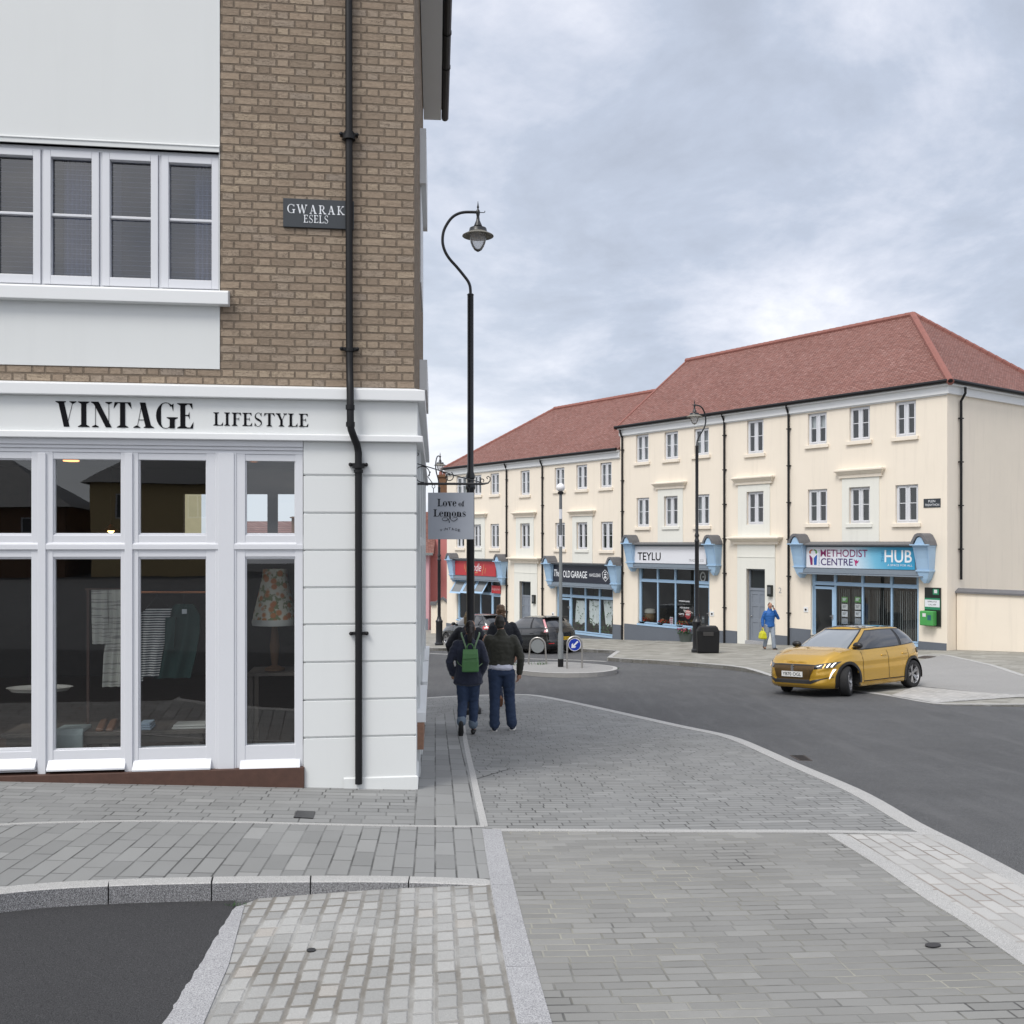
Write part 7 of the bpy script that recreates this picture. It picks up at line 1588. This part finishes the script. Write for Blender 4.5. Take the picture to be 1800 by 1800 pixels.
    for q in 'rl': ch.append([(V['h'+q], .098*w, .105*w), (L('h'+q, 'k'+q, .5), .083*w, .09*w), (V['k'+q], .069*w, .072*w), (L('k'+q, 'a'+q, .4), .066*w, .07*w), (L('k'+q, 'a'+q, .82 if skin_ankle else .97), (.056 if skin_ankle else .068)*w, (.062 if skin_ankle else .074)*w)])
    blob('trousers', ch, legs, t, fold=.008, fscale=13, seed=H*3)
    if cuff:
        for q in 'rl': blob('trouser_cuff', [[(L('k'+q, 'a'+q, .80), .066*w, .070*w), (L('k'+q, 'a'+q, .88), .064*w, .068*w)]], cuff, t, smooth=1)
    for q in 'rl':
        a, f = V['a'+q], V['f'+q]; dr = (f-a); d2 = Vector((dr.x, dr.y, dr.z)); hl = a-Vector((0,0,.03))
        n = Vector((0,0,1)); base = a+Vector((0,0,-.045))
        J2 = D.get('toe'+q); toe = Vector(J2) if J2 else Vector((f.x, f.y+.06, .035)); heel = Vector(D['heel'+q]) if D.get('heel'+q) else Vector((a.x, a.y-.045, .04))
        blob('shoe', [[(heel, .036, .038), (heel.lerp(toe, .35), .040, .046), (heel.lerp(toe, .75), .046, .034), (toe, .038, .026)]], shoe[0], t, smooth=2)
        if shoe[1]:
            dn = Vector((0, 0, -.034)) if not D.get('heel'+q) else (heel-toe).cross(Vector((1,0,0))).normalized()*.034
            if D.get('heel'+q) and dn.dot(Vector((0,-1,-.2))) < 0: dn = -dn
            blob('sole', [[(heel+dn, .050, .020), (heel.lerp(toe, .5)+dn, .054, .020), (toe+dn*.8, .048, .018)]], shoe[1], t, smooth=1)
    hc = [[(hd+Vector((0,-.03,-.02)), .070, .066), (hd+Vector((0,-.014,.03)), .079, .094), (hd+Vector((0,-.005,.07)), .068, .082)]]
    if hair == 'pony': hc += [[(hd+Vector((0,-.10,.04)), .035), (hd+Vector((0,-.13,-.04)), .042), (hd+Vector((-.005,-.125,-.15)), .038), (hd+Vector((-.01,-.11,-.27)), .022)]]
    if hair == 'bob': hc += [[(hd+Vector((0,-.03,.0)), .09, .085), (hd+Vector((0,-.035,-.09)), .085, .07)]]
    if hair == 'wavy': hc += [[(hd+Vector((.03,.03,.085)), .05, .06), (hd+Vector((-.03,.0,.095)), .05, .05)], [(hd+Vector((0,-.05,-.04)), .072, .05), (hd+Vector((0,-.05,-.075)), .062, .04)]]
    if hair == 'tied': hc += [[(hd+Vector((0,-.09,.0)), .04), (hd+Vector((0,-.10,-.05)), .035)]]
    blob('hair', hc, hairm, t, vox=.009, smooth=2, fold={'crop': .003, 'pony': .004}.get(hair, .010), fscale=30)
    return t, V, k
def backpack(per, V, k):
    W = per.matrix_basis if False else Matrix.Translation(per.location) @ Matrix.Rotation(per.rotation_euler.z, 4, 'Z') @ Matrix.Scale(k, 4)
    t = thing('backpack', 'small green leather backpack worn by the woman in the navy jacket', 'backpack'); t.matrix_world = W @ Matrix.Translation((.035, -.19, 1.0)); mb = MB()
    mb.rings([[(-.13, -.075, 0), (.13, -.075, 0), (.13, .06, 0), (-.13, .06, 0)], [(-.128, -.08, .16), (.128, -.08, .16), (.128, .06, .16), (-.128, .06, .16)], [(-.112, -.05, .33), (.112, -.05, .33), (.112, .06, .33), (-.112, .06, .33)]]); mb.build('bag_body', 'bag_green', t, bevel=.022)
    mb = MB(); mb.rings([[(-.118, -.088, .20), (.118, -.09, .215), (.118, -.07, .215), (-.118, -.07, .20)], [(-.115, -.078, .28), (.115, -.078, .28), (.115, -.05, .28), (-.115, -.05, .28)], [(-.112, -.05, .342), (.112, -.05, .342), (.112, .06, .342), (-.112, .06, .342)]]); mb.build('flap', 'bag_green', t, bevel=.008)
    mb = MB(); mb.tube([(-.055, .02, .33), (-.05, .01, .39), (-.025, .005, .425), (.02, .005, .425), (.045, .01, .39), (.05, .02, .33)], .009, 8); mb.build('handle', 'bag_green', t, smooth=True)
    for sg in (-1, 1):
        mb = MB(); mb.tube(smooth_line([(sg*.06, .04, .32), (sg*.085, .045, .42), (sg*.135, .10, .555), (sg*.14, .19, .585)], 4), .013, 8, ry=.5); mb.build('strap', 'bag_strap', t, smooth=True)
        mb = MB(); mb.tube([(sg*.11, .05, .06), (sg*.19, .10, .12), (sg*.225, .16, .20)], .008, 6); mb.build('strap', 'bag_strap', t, smooth=True)
p = G(823, 1291); per, V, k = person('woman with dark ponytail, navy jacket and rolled jeans walking away beside the man in green', p, R(2), dict(
    head=(.03,.02,1.635), ar=(.075,.03,.10), fr=(.085,.13,.0), kr=(.085,.06,.50), kl=(-.085,.0,.50), al=(-.105,-.26,.20), fl=(-.105,-.2,.0), heell=(-.105,-.315,.235), toel=(-.11,-.27,.035), el=(-.29,-.06,1.13), wl=(-.245,.06,.93), er=(.27,-.07,1.14), wr=(.20,.04,.93), hdl=(.3,.5,-1), hdr=(-.4,.5,-1)), 1.70, 'navy_coat', 'jeans', ('shoe_black', None), 'hair_dark', (.80, .238, .155), 'pony', bulk=1.14, leg_w=1.14, cuff='cuff', skin_ankle=True)
backpack(per, V, k)
p = G(881, 1283.5); person('man in dark olive jacket, white shirt tail and blue jeans walking away', p, R(3), dict(
    head=(-.02,.03,1.635), kr=(.13,.05,.50), ar=(.165,.03,.09), fr=(.2,.14,0), hr=(.10,0,.90), kl=(-.10,-.02,.5), al=(-.105,-.06,.09), fl=(-.11,.06,.0), er=(.30,-.05,1.12), wr=(.285,.06,.87), el=(-.27,.06,1.16), wl=(-.24,.24,1.32), hdl=(-.1,.6,.6), pl=(.6,0,.3), hdr=(-.1,.2,-1)), 1.79, 'olive_jacket', 'jeans', ('jeans_dark', 'shoe_sole'), 'hair_short', (1.02, .205, .15), 'crop', bulk=1.12, leg_w=1.2, wide=1.08)
def shirt(p):
    t = [o for o in C.objects if o.get('label', '').startswith('man in dark olive')][0]; blob('shirt', [[(Vector((0,-.012,.955)), .192, .150), (Vector((0,-.005,1.02)), .185, .142)]], 'shirt_white', t, fold=.008)
shirt(p)
p = G(884, 1239); person('tall man with wavy brown hair and black coat walking ahead of the olive jacket', p, R(12), dict(head=(-.03,.03,1.635), kr=(.10,.1,.5), ar=(.10,.06,.09), fr=(.11,.2,0), kl=(-.10,-.02,.5), al=(-.10,-.22,.16), fl=(-.1,-.14,0), heell=(-.1,-.27,.18), toel=(-.1,-.2,.03), er=(.30,-.03,1.12), el=(-.28,-.03,1.12)), 1.93, 'black_coat', 'jeans_dark', ('brown_leather', 'brown_leather'), 'hair_brown', (.84, .20, .145), 'wavy', bulk=1.1)
p = G(824, 1247); person('person with fair hair and dark coat standing behind the tall lamp post', p, R(-5), dict(er=(.32,-.03,1.13), el=(-.36,-.03,1.15), wl=(-.33,.12,.95), wr=(.28,.1,.93)), 1.85, 'black_coat', 'jeans_dark', ('shoe_black', None), 'hair_blond', (.60, .25, .18), 'bob', bulk=1.15)
def caller():
    p = G(1353, 1141.5); t, V, k = person('woman in bright blue jacket and pale trousers walking with a phone at her ear', p, R(190), dict(face=1, head=(-.0,.03,1.635), hr=(.09,0,.92), kr=(.09,-.04,.50), ar=(.13,-.16,.13), fr=(.13,-.06,0), heelr=(.13,-.22,.13), toer=(.13,-.12,.03), kl=(-.09,.10,.5), al=(-.13,.10,.09), fl=(-.16,.2,0),
        er=(.27,-.04,1.14), wr=(.29,.02,.88), el=(-.32,.06,1.17), wl=(-.135,.14,1.48), hdl=(.25,-.2,1), pl=(1,-.3,0), hdr=(.0,.1,-1)), 1.70, 'blue_jacket', 'grey_trousers', ('shoe_black', 'brown_leather'), 'hair_auburn', (.87, .195, .15), 'tied', bulk=1.1, leg_w=1.12, collar=.25)
    M = Matrix.Translation(t.location) @ Matrix.Rotation(t.rotation_euler.z, 4, 'Z') @ Matrix.Scale(k, 4)
    q = thing('phone', 'dark mobile phone held to the ear of the woman in blue', 'phone'); q.matrix_world = M @ Matrix.Translation((-.105, .075, 1.60)); mb = MB(); mb.box(-.006, .006, -.036, .036, -.075, .075); q2 = mb.build('phone_body', 'trim_black', q, bevel=.004); q2.rotation_euler = (R(25), 0, R(10))
    g = thing('carrier_bag', 'bright yellow carrier bag hanging from the hand of the woman in blue', 'bag'); g.matrix_world = M @ Matrix.Translation((.30, .04, .40)); mb = MB()
    mb.rings([[(-.10, -.12, 0), (.10, -.12, 0), (.10, .12, 0), (-.10, .12, 0)], [(-.12, -.15, .05), (.12, -.15, .05), (.12, .15, .05), (-.12, .15, .05)], [(-.085, -.145, .22), (.085, -.145, .22), (.085, .145, .22), (-.085, .145, .22)], [(-.03, -.10, .31), (.03, -.10, .31), (.03, .10, .31), (-.03, .10, .31)]]); b = mb.build('bag_body', 'bag_yellow', g, bevel=.02)
    mb = MB(); mb.tube([(0, -.09, .29), (0, -.05, .38), (0, 0, .41), (0, .05, .38), (0, .09, .29)], .016, 8); mb.build('handle', 'bag_yellow', g, smooth=True)
caller()
# ------------------------------------------------------------------ goods in the vintage shop window
def cloth(name, mat, par, pts, d, thick=.02, folds=5, amp=.02, nx=24, nz=16, seed=0., hang=0.):
    """a hung piece: outline rows [(x left, x right, z)] top to bottom, folded in depth"""
    mb = MB(); rows = []
    for k in range(nz+1):
        u = k/nz*(len(pts)-1); i = min(int(u), len(pts)-2); t = u-i; a = [pts[i][q]*(1-t)+pts[i+1][q]*t for q in range(3)]
        rows.append([(a[0]+(a[1]-a[0])*j/nx, d+amp*math.sin(j/nx*folds*6.28+seed+k*.12)*min(1, .3+k/nz), a[2]+hang*math.sin(j/nx*3.14)) for j in range(nx+1)])
    mb.rings([[*[(x, y-thick/2, z) for x, y, z in r], *[(x, y+thick/2, z) for x, y, z in r[::-1]]] for r in rows]); return mb.build(name, mat, par, smooth=True)
def goods():
    rz = LF.rz
    def spot(px, py, d, name, label, cat, group=None):
        s, z = LF.at(px, py, -d); t = thing(name, label, cat, LF.world(s, -d, z), rz, group)
        return t, lambda a, b: (LF.at(a, b, -d)[0]-s, LF.at(a, b, -d)[1]-z)
    def rows(P, L): return [(P(a, y)[0], P(b, y)[0], P(a, y)[1]) for a, b, y in L]
    nb = NB('striped_knit'); z = nb.xyz()[2]; nb.done(nb.mix(nb.math('GREATER_THAN', nb.math('FRACT', nb.math('MULTIPLY', z, 42.)), .52), (.035, .035, .045), (.62, .60, .56)), .9)
    nb = NB('woven_throw'); o = nb.xyz(); w = nb.math('GREATER_THAN', nb.noise(1., 2, .5, sc3=(2, 2, 46)), .55); nb.done(nb.mix(nb.math('MULTIPLY', w, .75), (.60, .57, .50), (.28, .26, .24)), .95)
    nb = NB('floral_print'); vo = nb.n('ShaderNodeTexVoronoi'); vo.inputs['Scale'].default_value = 13; nb.l(nb.obj(), vo.inputs[0]); nb.done(nb.mix(nb.maprange(vo.outputs['Distance'], .30, .48), nb.mix(nb.noise(9, 2), (.55, .24, .05), (.45, .12, .06)), nb.mix(nb.maprange(nb.noise(17, 3), .5, .56), (.62, .57, .46), (.20, .22, .10))), .85)
    plain('bottle_green', (.012, .045, .038), .85, var=.25); plain('check_wool', (.34, .38, .36), .95, var=.2); plain('copper', (.45, .18, .09), .35, metal=.9)
    plain('bench_wood', (.10, .078, .062), .6, var=.3); plain('blue_white', (.36, .44, .52), .85, var=.3, scale=20); plain('oat_cloth', (.52, .50, .45), .9, var=.08)
    t, P = spot(178, 1037, .55, 'woven_throw', 'cream woven throw with grey stripes hanging in the shop window', 'throw'); cloth('front_fold', 'woven_throw', t, rows(P, [(161, 189, 1037), (161, 190, 1090), (162, 189, 1132)]), .0, folds=2, amp=.014); cloth('back_fold', 'woven_throw', t, rows(P, [(184, 213, 1037), (190, 216, 1090), (181, 216, 1150), (179, 214, 1208)]), .03, folds=2.5, amp=.016, seed=2)
    t, P = spot(155, 1320, .62, 'display_stand', 'thin wooden stand post beside the woven throw', 'stand'); mb = MB(); a = P(155, 1320); b = P(155.5, 1060); mb.box(-.012, .012, -.012, .012, a[1], b[1]); c, d = P(150, 1036), P(212, 1036); mb.tube([(c[0], 0, c[1]), (d[0], 0, d[1])], .011, 8); mb.box(-.012, .012, -.012, .012, b[1], c[1]); mb.build('post', 'timber', t); mb = MB(); mb.box(-.15, .15, -.12, .12, a[1]-.02, a[1]); mb.build('foot', 'timber', t)
    t, P = spot(300, 1041, .5, 'clothes_rail', 'copper clothes rail holding the striped top and the green coat', 'clothes rail'); mb = MB(); c, d = P(236, 1041), P(372, 1041); mb.tube([(c[0], 0, c[1]), (d[0], 0, d[1])], .011, 8)
    for q in (c, d): mb.tube([(q[0], 0, q[1]), (q[0], 0, P(300, 1345)[1])], .011, 8)
    mb.build('rail', 'copper', t, smooth=True)
    t, P = spot(280, 1070, .5, 'striped_top', 'navy and cream striped top hanging on the copper rail', 'top'); cloth('top_body', 'striped_knit', t, rows(P, [(258, 302, 1070), (246, 300, 1080), (244, 294, 1110), (245, 285, 1150), (246, 279, 1190)]), 0, folds=2, amp=.012); cloth('sleeve', 'striped_knit', t, rows(P, [(240, 250, 1076), (240, 250, 1120), (241, 252, 1198)]), -.02, folds=1, amp=.01); mb = MB(); h = P(275, 1041); mb.tube([(h[0], 0, h[1]+.012), (h[0]+.015, 0, h[1]), (h[0], 0, h[1]-.05), (P(258, 1070)[0], 0, 0.01)], .005, 6); mb.tube([(h[0], 0, h[1]-.05), (P(300, 1070)[0], 0, 0.01)], .005, 6); mb.build('hanger', 'black_iron', t)
    t, P = spot(320, 1062, .55, 'green_coat', 'bottle green coat with a white swing ticket hanging on the copper rail', 'coat'); cloth('coat_body', 'bottle_green', t, rows(P, [(308, 340, 1062), (292, 352, 1082), (286, 352, 1110), (278, 346, 1150), (270, 336, 1192)]), 0, folds=2.5, amp=.02, thick=.05); cloth('sleeve', 'bottle_green', t, rows(P, [(294, 312, 1084), (292, 308, 1140)]), -.06, folds=1, amp=.01, thick=.05); mb = MB(); a, b = P(322.5, 1078), P(331, 1070); mb.box(a[0], b[0], -.075, -.072, a[1], b[1]); mb.build('swing_ticket', 'paper_white', t); mb = MB(); h = P(322, 1041); mb.tube([(h[0], 0, h[1]+.012), (h[0]+.015, 0, h[1]), (h[0], 0, .0)], .005, 6); mb.build('hanger', 'black_iron', t)
    # floral lamp on its table
    t, P = spot(483, 1092, .55, 'floral_lamp', 'floral fringed lampshade on a table behind the narrow right pane', 'lamp'); k = P(520, 1092)[0]-P(450, 1092)[0]; H = P(483, 1000)[1]; r0, r1 = k*.56, k*.30
    mb = MB(); mb.lathe([(r0, .02), (r0*.95, H*.15), (r0*.75, H*.5), (r1*1.05, H*.85), (r1, H)], 28, caps=False); mb.build('lamp_shade', 'floral_print', t, smooth=True); mb = MB(); mb.lathe([(r0*1.01, -.035), (r0*1.03, .0), (r0*1.0, .025)], 40, caps=False); mb.build('fringe', 'oat_cloth', t, smooth=True)
    zt = P(483, 1178)[1]; mb = MB(); mb.lathe([(.10, zt), (.10, zt+.02), (.03, zt+.05), (.05, zt*.5), (.025, -.02), (.02, H*.5)], 16); mb.build('lamp_base', 'brown_brick', t, smooth=True)
    t, P = spot(480, 1178, .6, 'side_table', 'dark side table carrying the floral lamp', 'table'); a, b = P(440, 1178)[0], P(545, 1178)[0]; mb = MB(); mb.box(a, b, -.22, .3, -.03, 0); mb.build('tabletop', 'bench_wood', t); zf = P(480, 1345)[1]
    for x in (a+.03, b-.03):
        for y in (-.19, .27): mb = MB(); mb.box(x-.02, x+.02, y-.02, y+.02, zf, -.03); mb.build('leg', 'bench_wood', t)
    # low display bench
    t, P = spot(240, 1276, .55, 'display_bench', 'long low dark wooden display bench behind the lower panes', 'bench'); a, b = P(20, 1276)[0], P(372, 1276)[0]; zf = P(240, 1345)[1]; mb = MB(); mb.box(a, b, -.28, .28, -.04, 0); mb.box(a+.04, b-.04, -.25, .25, -.12, -.04); mb.build('bench_top', 'bench_wood', t, bevel=.005)
    for x in (a+.1, (a+b)/2, b-.1): mb = MB(); mb.box(x-.03, x+.03, -.24, .24, zf, -.12); mb.build('leg', 'bench_wood', t)
    zb_ = LF.at(240, 1276, -.55)[1]
    def on_bench(px, d, name, label, cat): s = LF.at(px, 1276, -d)[0]; return thing(name, label, cat, LF.world(s, -d, zb_), rz)
    t = on_bench(128, .36, 'folded_blanket', 'grey green checked blanket with fringed ends draped over the low bench', 'blanket'); w = .13
    mb = MB(); mb.rings([[(-w, .16, 0), (w, .16, 0), (w, .16, .035), (-w, .16, .035)], [(-w, -.10, 0), (w, -.10, 0), (w, -.115, .04), (-w, -.115, .04)], [(-w, -.11, -.02), (w, -.11, -.02), (w, -.145, -.01), (-w, -.145, -.01)], [(-w, -.11, -.17), (w, -.11, -.17), (w, -.14, -.17), (-w, -.14, -.17)]]); mb.build('blanket_body', 'check_wool', t, bevel=.01)
    mb = MB()
    for i in range(16): x = -w+.01+i*(2*w-.02)/15; mb.tube([(x, -.125, -.165), (x+.004*math.sin(i*3), -.13, -.26)], .005, 5)
    f = mb.build('fringe', 'check_wool', t)
    for i, px in enumerate((180, 198)):
        t = on_bench(px, .40, 'shoe', ('tan leather shoe on the low bench, beside the checked blanket', 'tan leather shoe on the low bench, next to the post between the panes')[i], 'shoe'); mb = MB(); mb.rings([[(-.035, -.12, 0), (.035, -.12, 0), (.03, -.12, .03), (-.03, -.12, .03)], [(-.04, -.06, 0), (.04, -.06, 0), (.034, -.05, .055), (-.034, -.05, .055)], [(-.034, .04, 0), (.034, .04, 0), (.03, .03, .09), (-.03, .03, .09)], [(-.03, .12, 0), (.03, .12, 0), (.026, .115, .085), (-.026, .115, .085)]]); mb.build('upper', 'brown_leather', t, bevel=.012, smooth=True)
    for px, w, n, m, lab in ((257, .07, 3, 'blue_white', 'small pile of blue and white folded cloth on the low bench'), (336, .16, 2, 'oat_cloth', 'pale folded linen lying on the low bench beside the wide white post')):
        t = on_bench(px, .42, 'folded_cloth', lab, 'folded cloth'); mb = MB()
        for i in range(n): mb.box(-w+i*.012, w-i*.006, -.12+.01*i, .10, i*.022+.001, i*.022+.02)
        mb.build('folds', m, t, bevel=.006)
    t, P = spot(70, 1214, .9, 'oval_tray', 'pale oval tray on a dark stand at the left of the shop window', 'tray'); mb = MB(); mb.rings([[(.30*r*math.cos(q), .18*r*math.sin(q), z) for q in [6.283*i/28 for i in range(28)]] for r, z in ((.9, 0), (1.0, .03), (1.06, .035), (.98, .028), (.88, .01))]); mb.build('tray_body', 'oat_cloth', t, smooth=True); mb = MB(); mb.lathe([(.16, P(70, 1340)[1]), (.15, P(70, 1340)[1]+.03), (.03, P(70, 1340)[1]+.06), (.03, 0)], 14); mb.build('stand', 'trim_black', t, smooth=True)
    # lit lamps in the shop
    def pendant(px, py, d, label, r):
        s, z = LF.at(px, py, -d); t = thing('pendant_lamp', label, 'pendant lamp', LF.world(s, -d, z), rz, 'lit lamps inside the shop'); zc = LF.at(600, 777)[1]+.25
        mb = MB(); mb.lathe([(r, 0), (r*.55, r*.35), (.03, r*.6), (.02, r*.75)], 20, caps=False); mb.build('lamp_shade', 'copper', t, smooth=True); mb = MB(); mb.sphere((0, 0, r*.12), r*.42, 14, 10); mb.build('bulb', 'warm_bulb', t, smooth=True)
        mb = MB(); mb.tube([(0, 0, r*.7), (0, 0, max(r*.8, zc-z))], .006, 6); mb.build('cord', 'trim_black', t)
    glow('warm_bulb', (1, .52, .18), 7.); glow('warm_disc', (1, .36, .12), 3.)
    pendant(195, 933, 3.0, 'glowing copper pendant lamp low in the shop behind the upper left pane', .10)
    for px, lab in ((125, 'orange lit ceiling spot behind the upper left pane'), (445, 'orange lit ceiling spot behind the narrow upper right pane')):
        d = 2.6; s, z = LF.at(px, 811, -d); t = thing('ceiling_spot', lab, 'ceiling light', LF.world(s, -d, z), rz, 'lit spots on the shop ceiling'); mb = MB(); mb.lathe([(.085, 0), (.09, .012), (.05, .03)], 18); mb.build('lens', 'warm_disc', t, smooth=True); mb = MB(); mb.lathe([(.05, .03), (.045, max(.05, LF.at(600, 777)[1]+.25-z))], 12); mb.build('housing', 'trim_black', t, smooth=True)
goods()
# the house glimpsed through the back windows of the shop
def rear_house():
    Y = 30.; X = lambda px: (px-CX)/FP*Y; Z = lambda py: EYE+(HY-py)/FP*Y; g = T(X(470), Y)-.2
    t = thing('rear_house', 'house with red roof and stone chimney glimpsed through the shop and its back window', 'house', (X(470), Y, g)); x = lambda px: X(px)-X(470); z = lambda py: Z(py)-g
    mb = MB(); mb.box(x(380), x(560), 0, 7, -1, z(960)); mb.build('wall', 'cream_render', t)
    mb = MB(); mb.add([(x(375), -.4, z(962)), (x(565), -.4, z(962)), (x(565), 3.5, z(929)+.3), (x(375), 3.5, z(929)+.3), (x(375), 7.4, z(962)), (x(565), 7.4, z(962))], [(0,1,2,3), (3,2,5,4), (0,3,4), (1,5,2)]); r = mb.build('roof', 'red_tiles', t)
    mb = MB(); mb.box(x(497), x(522), 1.2, 2.2, z(950), z(906)); mb.box(x(495), x(524), 1.1, 2.3, z(909), z(907)); c = mb.build('chimney', 'brown_brick', r); mb = MB(); mb.lathe([(.13, z(906)), (.10, z(899))], 10, (x(506), 1.7, 0)); mb.build('chimney_pot', 'ridge_red', c, smooth=True)
    Y2 = 24.; X2 = lambda px: (px-CX)/FP*Y2; g2 = T(X2(330), Y2)-.2
    t = thing('yellow_gable', 'pale yellow gable wall glimpsed through the middle upper pane of the shop', 'house', (X2(354), Y2, g2), R(20)); mb = MB(); a, b = X2(230)-X2(354), 0.; h = EYE+(HY-800)/FP*Y2-g2; mb.prism([(a, -1), (b, -1), (b, h), ((a+b)/2, h+1.2), (a, h)], 1, 0, 8); mb.build('wall', plain('straw_render', (.72, .64, .40), .9), t)
rear_house()
# ------------------------------------------------------------------ weeds in the joints
def weeds():
    mb = MB(); rnd = random.Random(11)
    spots = [(G(412, 1592, -.11), .022, 26), (G(425, 1590, -.10), .015, 10), (G(560, 1364), .04, 16), (G(553, 1362), .03, 12), (G(1060, 1170.5, -.1), .05, 14), (G(908, 1169), .09, 26), (G(948, 1168), .10, 26), (G(1130, 1163, -.12), .05, 20), (G(1140, 1164, -.12), .06, 24), (G(1075, 1147, -.12), .08, 24), (G(262, 1371), .03, 10), (G(1085, 1176, -.12), .06, 14)]
    for c, h, n in spots:
        for i in range(n):
            p = c+Vector((rnd.gauss(0, h*1.3), rnd.gauss(0, h*.35), 0)); p.z = c.z; d = Vector((rnd.gauss(0, .5), rnd.gauss(0, .5), 1)).normalized()*h*rnd.uniform(.5, 1.5); s = Vector((rnd.gauss(0, 1), rnd.gauss(0, 1), 0)).normalized()*h*.12
            mb.add([p-s, p+s, p+d], [(0,1,2)])
    o = mb.build('weeds', 'leaf_green'); o['kind'] = 'stuff'; tag(o, 'small green weeds growing along the kerbs and joints', 'weeds')
weeds()
